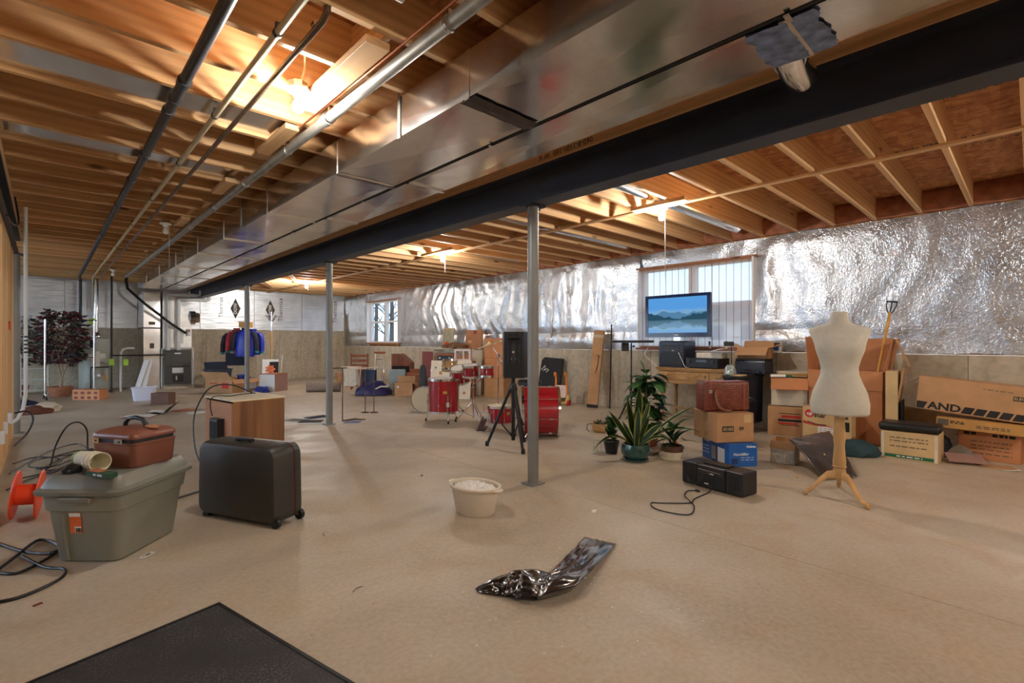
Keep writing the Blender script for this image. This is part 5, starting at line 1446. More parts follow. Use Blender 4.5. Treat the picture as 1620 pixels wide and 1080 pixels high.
for i in range(60):
    y_, z_ = rnd.uniform(-.07, .07), rnd.uniform(0, .1); L = rnd.uniform(.2, .3)
    add_tube(bm, [(-L, y_ * 1.4, z_ * .6 + .01), (0, y_, z_ + .02), (L, y_ * 1.6, z_ * .5 + .01)], .008, 4)
o_ = obj('twigs', bm, M['straw'], tw); o_['kind'] = 'stuff'
obj('binding', lathe([(.075, -.02), (.075, .02)], 14, T((0, 0, .055), (0, PI / 2, 0)), 1, 1), M['tape'], tw)
fb_ = thing('flattened_box', 'upright flattened cardboard with printed text and a heart-shaped mark on the bookcase', 'cardboard', (6.70, 8.28, .945), rot=(R(-6), 0, R(-78)))
obj('sheet', box((.44, .05, .40), (0, 0, .2), bevel=.003), M['card_orange'], fb_)
fb_['_w'], fb_['_d'], fb_['_h'] = .44, .05, .40
flines(fb_, 'front', -.18, -.04, (.24, .2, .1, .07)); flines(fb_, 'front', .04, .18, (.24, .2, .16, .12, .08, .05)); fpatch(fb_, 'front', .09, .05, -.09, .15, 'card_pale', 'label'); fpatch(fb_, 'front', .08, .07, .04, .35, 'dark_red', 'printed_mark')
st_ = carton('brown carton under the toy house, behind the white panel', (6.10, 7.86, 0), -60, .42, .34, .70, 'card_red')
th_ = thing('toy_house', 'pale pink toy house front with window openings on a carton', 'toy house', (6.10, 7.86, .708), -55)
M['pale_pink'] = simple('pale_pink_plastic', srgb(226, 206, 196), 0.5, 0, 0.04)
for (c, s) in (((0, 0, .02), (.34, .12, .04)), ((0, 0, .22), (.34, .12, .04)), ((-.15, 0, .12), (.04, .12, .16)), ((.15, 0, .12), (.04, .12, .16)), ((0.02, 0, .12), (.03, .12, .16))): obj('wall', box(s, c), M['pale_pink'], th_)
for x_ in (-.07, .09): obj('jar', lathe([(.03, 0), (.035, .06), (.02, .08), (.02, .1)], 12, T((x_, 0, .042))), M['card_orange'], th_, True)
rt = carton('brown carton carrying the old radio behind the white panel', (6.08, 8.36, 0), -60, .34, .30, .68, 'card')
ra = thing('old_radio', 'old dark radio with glass top on a carton behind the drums', 'radio', (6.08, 8.36, .688), -60)
obj('case', box((.36, .26, .17), (0, 0, .085), bevel=.008), M['card_red'], ra); obj('front_panel', box((.32, .008, .1), (0, -.133, .075)), M['black'], ra)
obj('top', box((.42, .28, .02), (0, 0, .185), bevel=.006), M['gray_pipe'], ra)
for x_ in (-.11, .11): obj('knob', lathe([(.018, 0), (.018, .015)], 12, T((x_, -.137, .075), (PI / 2, 0, 0))), M['chrome'], ra)
wp = thing('leaning_board', 'large white board with small stickers leaning behind the drum kit', 'board', (5.62, 7.66, 0), rot=(R(-10), 0, R(-52)))
obj('board', box((.80, .03, .74), (0, 0, .37), bevel=.003), M['cream'], wp)
for i, (x_, z_, w_) in enumerate(((-.3, .6, .03), (-.26, .42, .05), (-.2, .5, .06), (-.1, .3, .08), (.2, .2, .05), (.28, .12, .05))): obj('sticker', box((w_, .002, w_), (x_, -.0165, z_)), M[('print_gray', 'pale_pink', 'card_orange')[i % 3]], wp)
o = obj('cream_board', box((.22, .02, .92), (0, 0, .46), bevel=.002), M['cream'], None, loc=(6.42, 7.86, 0), rot=(R(-6), 0, R(-60))); tag(o, 'narrow cream board standing left of the orange cartons', 'board')
for i, (z_, m_) in enumerate(((0, 'card'), (.375, 'card_orange'), (.775, 'card_orange'))):
    c = carton(('bottom', 'middle', 'top')[i] + ' carton of the tall orange cardboard stack behind the cymbal stand', (6.58, 7.36, z_), -66 + 3 * (i % 2), .42, .38, (.368, .393, .385)[i], m_, group='orange carton stack')
bp = thing('drum_head_board', 'black board with a white script logo leaning on the wall', 'board', (6.68, 6.12, 0), rot=(R(-11), 0, R(-90)))
bm = bm_new(); add_prism(bm, [(-.27, 0), (.27, 0), (.27, .80), (-.18, .82), (-.25, .76)], -.015, .015, T((0, 0, 0), (PI / 2, 0, 0))); obj('board', bm, M['black_matte'], bp)
obj('script_logo', tube([(-.22, -.018, .58), (-.15, -.018, .66), (-.13, -.018, .6), (-.18, -.018, .56), (-.08, -.018, .6), (-.04, -.018, .58), (-.1, -.018, .54)], .008, 6), M['paper'], bp)
# toy push cart
M['toy_orange'] = simple('orange_toy_plastic', srgb(240, 140, 58), 0.4, 0, 0.06)
M['toy_yellow'] = simple('pale_yellow_plastic', srgb(232, 206, 128), 0.4, 0, 0.05)
ty = thing('toy_push_cart', 'orange and yellow toy push cart with red wheels by the concrete wall', 'toy cart', (6.48, 5.62, 0), -62)
for s in (-1, 1):
    obj('handle', tube([(s * .09, -.02, .50), (s * .09, -.06, .53), (s * .09, -.03, .56), (s * .09, .02, .54), (s * .09, .05, .44), (s * .10, .07, .28), (s * .11, .05, .12)], .017, 10), M['toy_orange'], ty, True)
    obj('wheel', lathe([(.0, -.018), (.045, -.016), (.045, .016), (0, .018)], 16, T((s * .14, -.06, .045), (0, PI / 2, 0))), M['print_red'], ty, True)
    obj('wheel', lathe([(.0, -.018), (.045, -.016), (.045, .016), (0, .018)], 16, T((s * .14, .1, .045), (0, PI / 2, 0))), M['print_red'], ty, True)
    obj('side_frame', tube([(s * .115, -.1, .06), (s * .115, -.02, .1), (s * .115, .06, .16), (s * .115, .1, .05)], .02, 10), M['toy_yellow'], ty, True)
obj('axle', tube([(-.12, .1, .045), (.12, .1, .045)], .01, 6), M['toy_yellow'], ty); obj('axle', tube([(-.12, -.06, .045), (.12, -.06, .045)], .01, 6), M['toy_yellow'], ty)
obj('seat_back', box((.17, .01, .2), (0, .06, .24), rot=(R(-6), 0, 0)), M['pale_pink'], ty); obj('seat', box((.17, .12, .01), (0, 0, .14)), M['pale_pink'], ty)

# ================================================================== DRUM KIT
def mk_red():
    k = NT('red_lacquer'); k.b.inputs['Roughness'].default_value = 0.22; k.b.inputs['Coat Weight'].default_value = 0.6
    v = k.coord('Object', (30, 30, 1.0)); n = k.node('ShaderNodeTexNoise', scale=1.0, detail=3.0); k.link(v, n.inputs['Vector'])
    k.link(k.ramp(n.outputs['Fac'], [(0.3, srgb(138, 14, 26)), (0.7, srgb(186, 28, 40))]), k.b.inputs['Base Color']); return k.m
M['drum_red'] = mk_red()
M['drum_head'] = simple('cream_drum_head', srgb(222, 208, 172), 0.5, 0, 0.06, 5)
M['drum_head_clear'] = simple('grey_drum_head', srgb(198, 196, 190), 0.35, 0, 0.05, 5)
def drum(name, label, loc, r, h, rot=(0, 0, 0), lugs=6, head='drum_head_clear', badge=True, bottom=True, shell='drum_red', cat='drum'):
    """drum with its axis along local z, base at origin"""
    t = thing(name, label, cat, loc, rot=rot)
    obj('shell', lathe([(r * .97, .012), (r, .012), (r, h - .012), (r * .97, h - .012)], 36, closed=True), M[shell], t, True)
    for z_ in (.0, h - .03):
        obj('hoop', lathe([(r * .985, z_), (r + .012, z_), (r + .012, z_ + .03), (r + .004, z_ + .03), (r + .004, z_ + .006), (r * .985, z_ + .006)], 36, closed=True), M['chrome'], t, True)
    obj('drum_head', lathe([(0, h - .008), (r, h - .008), (r, h - .013), (0, h - .013)], 36), M[head], t, True)
    if bottom: obj('drum_head', lathe([(0, .008), (r, .008), (r, .013), (0, .013)], 36), M['drum_head'], t, True)
    for k_ in range(lugs):
        a = 2 * PI * k_ / lugs + .2
        bm = bm_new(); add_tube(bm, [((r + .012) * math.cos(a), (r + .012) * math.sin(a), .01), ((r + .012) * math.cos(a), (r + .012) * math.sin(a), h - .008)], .003, 6)
        for z_ in (h * .25, h * .75) if h > .2 else (h * .5,):
            add_box(bm, ((r + .006) * math.cos(a), (r + .006) * math.sin(a), z_), (.02, .014, .04), (0, 0, a), .003)
        obj('lug', bm, M['chrome'], t)
    if badge:
        obj('badge', box((.004, .055, .035), (r + .002, 0, h * .62)), M['gold'] if 'gold' in M else M['card_pale'], t, rot=(0, 0, R(-100)))
    return t
M['gold'] = simple('brass_badge', srgb(206, 178, 110), 0.3, 0.7, 0.05)
# floor tom with legs
DT = Vector((3.99, 5.58, 0))
ft = drum('floor_tom', 'red floor tom drum on chrome legs, leftmost large drum', (DT.x, DT.y, .125), .205, .47, lugs=8, rot=(0, 0, R(-20)))
for k_ in range(3):
    a = 2 * PI * k_ / 3 + .5
    p = lambda rr, z_: (rr * math.cos(a), rr * math.sin(a), z_)
    lg = obj('leg', tube([p(.226, .26), p(.226, .06), p(.228, -.06), p(.25, -.095)], .006, 8), M['chrome'], ft, True)
    obj('leg_bracket', box((.03, .04, .07), p(.222, .13), rot=(0, 0, a), bevel=.006), M['chrome'], lg)
    obj('rubber_foot', lathe([(.012, -.124), (.014, -.11), (.009, -.085)], 10, T((.25 * math.cos(a), .25 * math.sin(a), 0))), M['black_rubber'], lg, True)
# white-headed drum on its side
wd = drum('side_drum', 'drum lying on its side with a cream head facing left', (4.05, 6.75, .205), .19, .18, rot=(R(90), 0, R(-75)), head='drum_head', lugs=8, badge=False)
wd.location = (4.36, 6.55, .205); wd.rotation_euler = Euler((0, R(-90), R(40)))
for s in (-1, 1):
    obj('spur', tube([(-.1, s * .16, .1), (-.2, s * .2, .12)], .006, 8), M['chrome'], wd)
# bass drum on its side
bd = drum('bass_drum', 'large red bass drum lying on its side behind the nearest post', (4.04, 4.11, .295), .28, .44, rot=(0, R(90), R(-43)), lugs=8, badge=False, head='black_matte')
for k_ in (0, 1):
    obj('spur', tube([(.2, (-1) ** k_ * .2, .08), (.285, (-1) ** k_ * .3, .02)], .008, 8), M['chrome'], bd)
# snare on the floor
drum('snare_drum', 'red drum standing on the floor behind the speaker tripod', (4.42, 4.9, .0), .165, .25, lugs=8, head='drum_head', rot=(0, 0, R(10)))
# rack toms on a stand
drum('rack_tom', 'small red tom at the right of the raised pair', (4.22, 4.93, .63), .088, .15, lugs=5, badge=False)
drum('rack_tom', 'red tom in the middle of the raised drums', (4.18, 5.22, .62), .105, .17, lugs=6, rot=(R(6), R(-6), 0), badge=False)
drum('rack_tom', 'tilted dark red tom left of the raised pair', (4.25, 5.53, .53), .12, .22, lugs=6, rot=(R(10), R(-16), 0), badge=False)
M['tan_shell'] = simple('tan_wood_shell', srgb(176, 134, 78), 0.5, 0, 0.1)
drum('rack_tom', 'tan wooden tom with chrome hoops behind the red drums', (4.60, 6.28, .64), .11, .17, lugs=6, shell='tan_shell', badge=False, rot=(R(-10), R(10), 0))
def tripod_parts(t, r, z_hub, z_foot, n=3, a0=.3, m='chrome', foot=True, zl=.08):
    for k_ in range(n):
        a = a0 + 2 * PI * k_ / n; c, s = math.cos(a), math.sin(a)
        lg = obj('leg', tube([(.02 * c, .02 * s, z_hub), (r * .6 * c, r * .6 * s, z_hub * .45), (r * c, r * s, .012)], .009, 8), M[m], t, True)
        obj('brace', tube([(.015 * c, .015 * s, zl), (r * .55 * c, r * .55 * s, z_hub * .5)], .005, 6), M[m], t)
        obj('rubber_foot', lathe([(.015, 0), (.016, .02), (.01, .04)], 10, T((r * c, r * s, 0))), M['black_rubber'], lg, True)
ds = thing('tom_stand', 'chrome double-braced stand carrying the raised tom drums', 'drum stand', (4.27, 5.28, 0))
obj('pole', tube([(0, 0, .05), (0, 0, .6)], .014, 10), M['chrome'], ds, True); tripod_parts(ds, .24, .26, 0)
for (q, z2) in (((-.03, -.26), .63), ((-.05, -.04), .61), ((-.0, .14), .52)): obj('tom_arm', tube([(0, 0, .52), (q[0] * .5, q[1] * .5, .56), (q[0], q[1], z2)], .009, 8), M['chrome'], ds, True)
obj('clamp', box((.05, .05, .06), (0, 0, .5), bevel=.008), M['chrome'], ds)
ds2 = thing('tom_stand', 'chrome stand under the tan wooden tom behind the floor tom', 'drum stand', (4.62, 6.28, 0)); obj('pole', tube([(0, 0, .05), (0, 0, .64)], .013, 10), M['chrome'], ds2, True); tripod_parts(ds2, .22, .25, 0, a0=1.0)
# pedal
pd = thing('drum_pedal', 'black and chrome foot pedal on the floor among the drums', 'pedal', (4.02, 4.78, 0), -50)
obj('base_plate', box((.1, .28, .012), (0, -.02, .006)), M['black'], pd)
obj('footboard', box((.075, .26, .012), (0, -.03, .06), rot=(R(14), 0, 0), bevel=.003), M['rust'], pd)
for s in (-1, 1): obj('post', tube([(s * .05, .1, .01), (s * .05, .1, .2)], .009, 8), M['chrome'], pd, True)
obj('axle', tube([(-.06, .1, .19), (.06, .1, .19)], .008, 8), M['chrome'], pd); obj('spring', lathe([(.012, .04), (.012, .17)], 10, T((.075, .1, 0))), M['chrome'], pd)
obj('beater', tube([(0, .1, .19), (0, .06, .3)], .005, 6), M['chrome'], pd)
# cymbal boom stand
cy = thing('cymbal_stand', 'chrome boom stand holding a cymbal in front of the orange cartons', 'cymbal stand', (4.60, 5.13, 0))
obj('pole', tube([(0, 0, .05), (0, 0, .93)], .011, 10), M['chrome'], cy, True); tripod_parts(cy, .22, .26, 0, a0=.9)
rt_ = Vector((.726, -.688, 0))
b0 = Vector((0, 0, .90)); obj('boom_arm', tube([b0 + rt_ * .07 + Vector((0, 0, -.13)), b0, b0 - rt_ * .14 + Vector((0, 0, .2))], .008, 8), M['chrome'], cy, True)
obj('boom_weight', tube([b0 + rt_ * .09 + Vector((0, 0, -.17)), b0 + rt_ * .045 + Vector((0, 0, -.08))], .013, 10), M['chrome'], cy, True)
obj('tilter', box((.035, .035, .045), tuple(b0), bevel=.006), M['chrome'], cy)
M['brass'] = simple('brass_cymbal', srgb(206, 190, 146), 0.25, 0.9, 0.08, 14)
cq = (Vector((0, 0, 1)) * .93 - rt_ * .32).normalized().to_track_quat('Z', 'Y').to_matrix().to_4x4()
cm_ = obj('cymbal', lathe([(.0, .03), (.02, .028), (.045, .012), (.16, -.012), (.19, -.02), (.19, -.022), (.04, .009), (0, .026)], 32), M['brass'], cy, True)
cm_.matrix_local = Matrix.Translation(b0 - rt_ * .12 + Vector((0, 0, .17))) @ cq
# drum throne
dth = thing('drum_stool', 'low black round drum stool behind the speaker tripod', 'stool', (4.80, 4.72, 0))
obj('seat', lathe([(0, .50), (.15, .50), (.165, .52), (.165, .56), (.14, .585), (0, .59)], 24), M['black'], dth, True); obj('pole', tube([(0, 0, .08), (0, 0, .5)], .014, 8), M['chrome'], dth); tripod_parts(dth, .22, .25, 0, a0=.1)

# ------------------------------------------------ loudspeaker on tripod
sp = thing('speaker_stand', 'black tripod speaker stand beside the nearest post', 'speaker stand', (3.59, 3.77, 0))
obj('column', tube([(0, 0, .06), (0, 0, .718)], .02, 14), M['black'], sp, True)
obj('hub', lathe([(.04, .56), (.045, .6), (.03, .66)], 16), M['black'], sp, True); obj('collar', lathe([(.032, .1), (.032, .14)], 14), M['black'], sp, True)
for (fx, fy) in ((-.2, .19), (-.19, -.34), (.22, .06)):
    q = Vector((fx, fy, 0)); n_ = q.normalized()
    lg = obj('leg', tube([n_ * .035 + Vector((0, 0, .59)), q + Vector((0, 0, .015))], .016, 10), M['black'], sp, True)
    obj('brace', tube([n_ * .03 + Vector((0, 0, .12)), q * .55 + Vector((0, 0, .27))], .008, 8), M['black'], sp)
    obj('rubber_foot', lathe([(.02, 0), (.021, .03), (.017, .05)], 10, T(q)), M['black_rubber'], lg, True)
obj('clamp_knob', lathe([(.02, 0), (.016, .03)], 10, T((-.03, -.03, .62), (PI / 2, 0, R(-40)))), M['black'], sp, True)
lsp = thing('loudspeaker', 'black loudspeaker cabinet seen from behind on the tripod stand', 'loudspeaker', (3.63, 3.78, .72), -52)
bm = bm_new(); add_loft(bm, [[Vector((sx * (w_ / 2), y_, z_)) for sx, z_ in ((-1, 0), (1, 0), (1, .48), (-1, .48))] for (w_, y_) in ((.20, -.13), (.22, -.1), (.33, .16), (.33, .18))]); obj('cabinet', bm, M['black'], lsp)
obj('grille', box((.33, .02, .47), (0, .19, .24), bevel=.004), M['black_matte'], lsp)
obj('top_panel', box((.26, .24, .004), (0, .03, .482)), M['gray_pipe'], lsp)
obj('input_plate', box((.13, .006, .2), (0, -.133, .25)), M['iron'], lsp)
for x_ in (-.035, .035): obj('rear_rib', box((.02, .02, .3), (x_, -.138, .3)), M['black_matte'], lsp)
for k_, (x_, z_) in enumerate(((-.03, .2), (.03, .2), (0, .27))): obj('jack', lathe([(.014, 0), (.014, .008)], 12, T((x_, -.136, z_), (PI / 2, 0, 0))), M['chrome'], lsp)
obj('carry_handle', tube([(-.06, -.13, .42), (-.05, -.17, .42), (.05, -.17, .42), (.06, -.13, .42)], .011, 8), M['black'], lsp, True)
# ================================================================== DESK AND TELEVISION BY THE WINDOW
lb = thing('long_box', 'tall narrow cardboard box with a curved arrow leaning on the concrete wall', 'box', (6.60, 5.03, 0), rot=(R(-9), R(4), R(-62)))
obj('body', box((.17, .11, 1.30), (0, 0, .65), bevel=.003), M['card'], lb)
lb['_w'], lb['_d'], lb['_h'] = .17, .11, 1.30
obj('arrow_mark', tube([(.03, -.0555, .86), (.035, -.0555, .76), (.025, -.0555, .66), (.0, -.0555, .56)], [.004, .007, .008, .003], 6), M['print_black'], lb)
obj('arrow_head', tube([(.0, -.0555, .87), (.04, -.0555, .88), (.04, -.0555, .83)], .005, 6), M['print_black'], lb)
obj('tape', box((.172, .112, .05), (0, 0, .03)), M['black'], lb); obj('tape', box((.172, .112, .05), (0, 0, 1.20)), M['tape_clear'], lb)
fpatch(lb, 'right', .06, .12, 0, 1.05, 'blue_paper', 'label')
o = obj('black_stick', tube([(0, 0, 0), (.05, .0, 1.38)], .012, 8), M['black'], None, True, loc=(6.74, 4.78, 0)); tag(o, 'thin black stick leaning behind the long cardboard box', 'stick')
ls = thing('panel_stand', 'black tripod stand with a flat black panel on top by the window', 'stand', (6.2, 4.02, 0), -43)
obj('pole', tube([(0, 0, .1), (0, 0, .62)], .013, 10), M['black'], ls, True); obj('upper_pole', tube([(0, 0, .6), (0, 0, 1.08)], .010, 10), M['black'], ls, True)
obj('hub', lathe([(.024, .30), (.028, .36), (.02, .38)], 12), M['black'], ls, True)
for k_ in range(3):
    a = -2.4 + k_ * 2.094; c, s = math.cos(a), math.sin(a)
    lg = obj('leg', tube([(.02 * c, .02 * s, .34), (.3 * c, .3 * s, .01)], .011, 8), M['black'], ls, True); obj('brace', tube([(.012 * c, .012 * s, .16), (.15 * c, .15 * s, .18)], .005, 6), M['black'], ls)
    obj('rubber_foot', lathe([(.013, 0), (.013, .025)], 8, T((.3 * c, .3 * s, 0))), M['black_rubber'], lg)
obj('panel', box((.58, .3, .035), (0, 0, 1.10), bevel=.012, seg=2), M['black'], ls); obj('bracket', box((.1, .06, .12), (-.09, 0, 1.02), bevel=.006), M['black'], ls)
obj('clamp_knob', lathe([(.016, 0), (.013, .03)], 10, T((.02, 0, 1.03), (0, PI / 2, 0))), M['black'], ls)

M['oak'] = lumber('weathered_oak', srgb(186, 146, 94), srgb(142, 102, 58), 'Y')
dk = thing('writing_desk', 'carved wooden desk with three drawers below the television', 'desk', (6.55, 3.16, 0), -90)
obj('top', box((1.06, .50, .025), (0, 0, .728), bevel=.006), M['oak'], dk); obj('top_moulding', box((1.03, .48, .015), (0, 0, .708)), M['oak'], dk)
obj('apron', box((.98, .44, .15), (0, 0, .628), bevel=.003), M['oak'], dk); obj('lower_rail', box((1.0, .46, .035), (0, 0, .54), bevel=.006), M['oak'], dk)
for (x_, w_) in ((-.37, .2), (0, .46), (.37, .2)):
    dr = obj('drawer_front', box((w_, .014, .105), (x_, -.226, .632), bevel=.003), M['oak'], dk)
    if w_ > .3: obj('carved_swag', tube([(-.12, -.236, .66), (-.07, -.236, .625), (0, -.236, .61), (.07, -.236, .625), (.12, -.236, .66)], .006, 8), M['oak'], dr, True)
    else: obj('drawer_pull', tube([(x_ - .03, -.234, .64), (x_ - .02, -.25, .625), (x_ + .02, -.25, .625), (x_ + .03, -.234, .64)], .004, 6), M['brass'], dr)
for sx in (-1, 1):
    for sy in (-1, 1): obj('leg', lathe([(.02, 0), (.026, .05), (.02, .1), (.03, .3), (.022, .42), (.034, .47), (.034, .525)], 12, T((sx * .45, sy * .19, 0))), M['oak'], dk, True)
obj('stretcher', box((.86, .03, .03), (0, .15, .14)), M['oak'], dk)

spb = thing('subwoofer', 'square black speaker box on the desk under the television', 'speaker', (6.53, 3.48, .7415), -90)
obj('cabinet', box((.38, .34, .355), (0, 0, .1775), bevel=.006), M['navy_plastic'], spb)
obj('center_channel', box((.25, .012, .10), (0, -.174, .26), bevel=.005), M['iron'], spb); obj('front_ledge', box((.34, .02, .012), (0, -.172, .20)), M['black'], spb)
obj('lower_grille', box((.34, .01, .17), (0, -.173, .10), bevel=.004), M['black'], spb); obj('logo', box((.03, .002, .008), (0.03, -.181, .232)), M['paper'], spb)

tv = thing('television', 'flat screen television showing a misty mountain lake', 'television', (6.48, 3.45, 1.097), -90)
obj('stand_base', box((.42, .2, .014), (0, 0, .007), bevel=.005), M['black'], tv); obj('stand_neck', box((.09, .05, .06), (0, .01, .04)), M['chrome'], tv)
bm = bm_new(); add_box(bm, (0, .005, .365), (.98, .05, .60), bevel=.008, seg=2); obj('housing', bm, M['navy_plastic'], tv)
bm = bm_new()
for (c, s) in (((0, -.026, .645), (.98, .014, .042)), ((0, -.026, .095), (.98, .014, .062)), ((-.467, -.026, .376), (.046, .014, .50)), ((.467, -.026, .376), (.046, .014, .50))): add_box(bm, c, s)
obj('bezel', bm, simple('glossy_blue_black', srgb(20, 30, 66), 0.15, 0, 0.1), tv)
obj('logo', box((.06, .002, .01), (0, -.034, .095)), M['paper'], tv)
def mk_screen():
    """lake view: sky, two misty ridges, their reflection"""
    k = NT('lake_screen'); k.n.remove(k.b)
    tc = k.node('ShaderNodeTexCoord'); sp_ = k.node('ShaderNodeSeparateXYZ'); k.link(tc.outputs['Object'], sp_.inputs[0])
    def math_(op, a, b=None):
        m = k.node('ShaderNodeMath', operation=op)
        for i, v in enumerate((a, b)):
            if v is None: continue
            if isinstance(v, (int, float)): m.inputs[i].default_value = v
            else: k.link(v, m.inputs[i])
        return m.outputs[0]
    xx, zz = sp_.outputs['X'], sp_.outputs['Z']
    mir = math_('ABSOLUTE', math_('SUBTRACT', zz, -0.07))        # water line at z=-0.07
    below = math_('LESS_THAN', zz, -0.07)
    sky = k.ramp(math_('MULTIPLY_ADD', mir, 3.0), [(0.25, srgb(170, 200, 226)), (1.0, srgb(84, 150, 214))])
    col = sky
    def ridge(base, amp, freq, seed, c0, prev):
        n = k.node('ShaderNodeTexNoise'); n.noise_dimensions = '1D'; n.inputs['Scale'].default_value = freq; n.inputs['Detail'].default_value = 5.0
        k.link(math_('ADD', xx, seed), n.inputs['W'])
        hh = math_('ADD', math_('MULTIPLY', math_('SUBTRACT', n.outputs['Fac'], 0.5), amp), base)
        return k.mix(math_('LESS_THAN', mir, hh), prev, c0)
    col = ridge(0.135, 0.12, 5.0, 3.3, srgb(116, 160, 196), col)
    col = ridge(0.105, 0.14, 6.0, 9.1, srgb(82, 124, 160), col)
    v_ = math_('MULTIPLY', math_('ABSOLUTE', xx), 0.2)
    n2 = k.node('ShaderNodeTexNoise'); n2.noise_dimensions = '1D'; n2.inputs['Scale'].default_value = 9.0; n2.inputs['Detail'].default_value = 4.0; k.link(math_('ADD', xx, 21.7), n2.inputs['W'])
    h2 = math_('SUBTRACT', math_('ADD', v_, math_('MULTIPLY', n2.outputs['Fac'], 0.09)), 0.03)
    col = k.mix(math_('LESS_THAN', mir, h2), col, srgb(40, 74, 92))
    water = k.mix(0.35, col, k.ramp(math_('MULTIPLY_ADD', mir, 4.5), [(0.2, srgb(64, 104, 136)), (0.9, srgb(150, 184, 204))]))
    col = k.mix(below, col, water)
    e = k.node('ShaderNodeEmission'); e.inputs[1].default_value = 0.42; k.link(col, e.inputs[0]); k.link(e.outputs[0], k.out.inputs['Surface'])
    return k.m
obj('screen', box((.888, .004, .50)), mk_screen(), tv, loc=(0, -.0225, .376))

rc = thing('av_receiver', 'black audio receiver on the right half of the desk', 'receiver', (6.50, 3.02, .7415), -90)
obj('chassis', box((.43, .36, .125), (0, 0, .072), bevel=.004), M['navy_plastic'], rc); obj('front_panel', box((.43, .014, .13), (0, -.187, .075), bevel=.003), M['black'], rc)
for x_ in (-.16, .16): obj('knob', lathe([(.022, 0), (.02, .02)], 16, T((x_, -.194, .09), (PI / 2, 0, 0))), M['iron'], rc, True)
obj('display', box((.14, .003, .03), (0, -.195, .1)), M['dark_glass'], rc)
for sx in (-1, 1):
    for sy in (-1, 1): obj('foot', lathe([(.015, 0), (.015, .01)], 10, T((sx * .17, sy * .14, 0))), M['black'], rc)
ke = thing('white_keyboard_box', 'white ribbed plastic unit on top of the black receiver', 'device', (6.47, 2.95, .8765), -88)
obj('body', box((.34, .2, .075), (0, 0, .0375), bevel=.006), M['cream'], ke)
for k_ in range(14): obj('rib', box((.008, .004, .055), (-.15 + k_ * .023, -.102, .04)), M['white_plastic'], ke)
for i, y_ in enumerate((3.16, 2.92)):
    t = thing('small_bottle', ('left', 'right')[i] + ' of two small dark bottles on the window sill', 'bottle', (6.86, y_, 1.003), 0, 'bottles on the sill')
    obj('glass', lathe([(0, 0), (.02, 0), (.02, .03), (.009, .045)], 12), M['cream'], t, True); obj('cap', lathe([(.012, .045), (.014, .1), (0, .102)], 12), M['black'], t, True)
# round dark table with printer and open box
rt2 = thing('side_table', 'narrow dark side table with rounded ends, crowded with papers behind the wicker case', 'table', (6.28, 2.465, 0))
bm = bm_new(); add_loft(bm, [rrect(.74, .30, .14, .66, 8), rrect(.75, .31, .15, .675, 8), rrect(.74, .30, .14, .69, 8)]); obj('top', bm, M['black'], rt2, True)
bm = bm_new(); add_loft(bm, [rrect(.70, .26, .12, .1, 8), rrect(.71, .27, .12, .4, 8), rrect(.72, .28, .13, .66, 8)]); obj('cloth_skirt', bm, M['jacket_navy'], rt2, True)
for k_ in range(3): obj('leg', tube([(.28 * (k_ - 1), .08 * (-1) ** k_, 0), (.28 * (k_ - 1), .08 * (-1) ** k_, .66)], .018, 8), M['black'], rt2, True)
pr = thing('printer', 'black office printer under the open cardboard box by the wall', 'printer', (6.50, 2.42, .6915), -86)
obj('body', box((.36, .34, .17), (0, 0, .085), bevel=.014, seg=2), M['navy_plastic'], pr); obj('paper_tray', box((.26, .1, .02), (0, -.2, .03), bevel=.003), M['black'], pr); obj('front_panel', box((.3, .01, .08), (0, -.174, .1), bevel=.003), M['iron'], pr); obj('scanner_lid', box((.35, .33, .02), (0, 0, .182), bevel=.006), M['black'], pr)
ob = carton('open cardboard box with a wide front flap on the black printer', (6.60, 2.44, .8845), -84, .36, .26, .14, 'card', {'front': 125, 'left': 60, 'right': 75, 'back': 30}, fl={'front': .16, 'left': .1, 'right': .1, 'back': .1})
o = obj('paper_sheet', grid(6, 6, lambda u, v: Vector(((u - .5) * .3, (v - .5) * .22, .02 + .03 * math.sin(u * 3)))), M['paper'], None, True, loc=(6.34, 2.74, .958), rot=(R(0), R(-4), R(-60))); tag(o, 'curling white paper sheet between the receiver and open box', 'paper')
tl = thing('desk_lamp', 'thin black desk lamp with a small square head on the side table', 'lamp', (6.06, 2.52, .6915), -60)
obj('base', lathe([(.05, 0), (.05, .012), (.008, .02)], 16), M['black'], tl, True); obj('stem', tube([(0, 0, .01), (0, 0, .36)], .005, 8), M['black'], tl, True); obj('head', box((.11, .07, .055), (-.03, 0, .38), bevel=.006), M['iron'], tl)
for i, (x_, y_, w_, d_, h_, m_, lab) in enumerate(((6.02, 2.42, .18, .13, .012, 'card_pale', 'pale notebook on the dark side table'), (6.16, 2.5, .1, .09, .02, 'navy_case', 'navy blue book on the dark side table'), (6.18, 2.38, .14, .1, .015, 'black', 'black folder on the dark side table'))):
    o = obj('book', box((w_, d_, h_), (0, 0, h_ / 2), bevel=.002), M[m_], None, loc=(x_, y_, .6912), rot=(0, 0, i * .8)); tag(o, lab, 'book')
o = obj('gift_wrap', blob(.12, .1, .09, 3.1, .4, freq=3), simple('crumpled_foil_wrap', srgb(170, 186, 186), 0.35, 0.3, 0.4, 20), None, True, loc=(5.93, 2.58, .62)); o.location = (5.98, 2.50, .7035); o.scale = (.7, .6, .9); tag(o, 'crumpled silvery green gift wrap on the side table', 'wrapping paper')
sb = thing('small_carton', 'small white carton with a blue swoosh on the concrete ledge', 'box', (6.90, 2.31, .962), -86)
obj('body', box((.17, .075, .12), (0, 0, .06), bevel=.002), M['card_white'], sb); sb['_w'], sb['_d'], sb['_h'] = .17, .075, .12
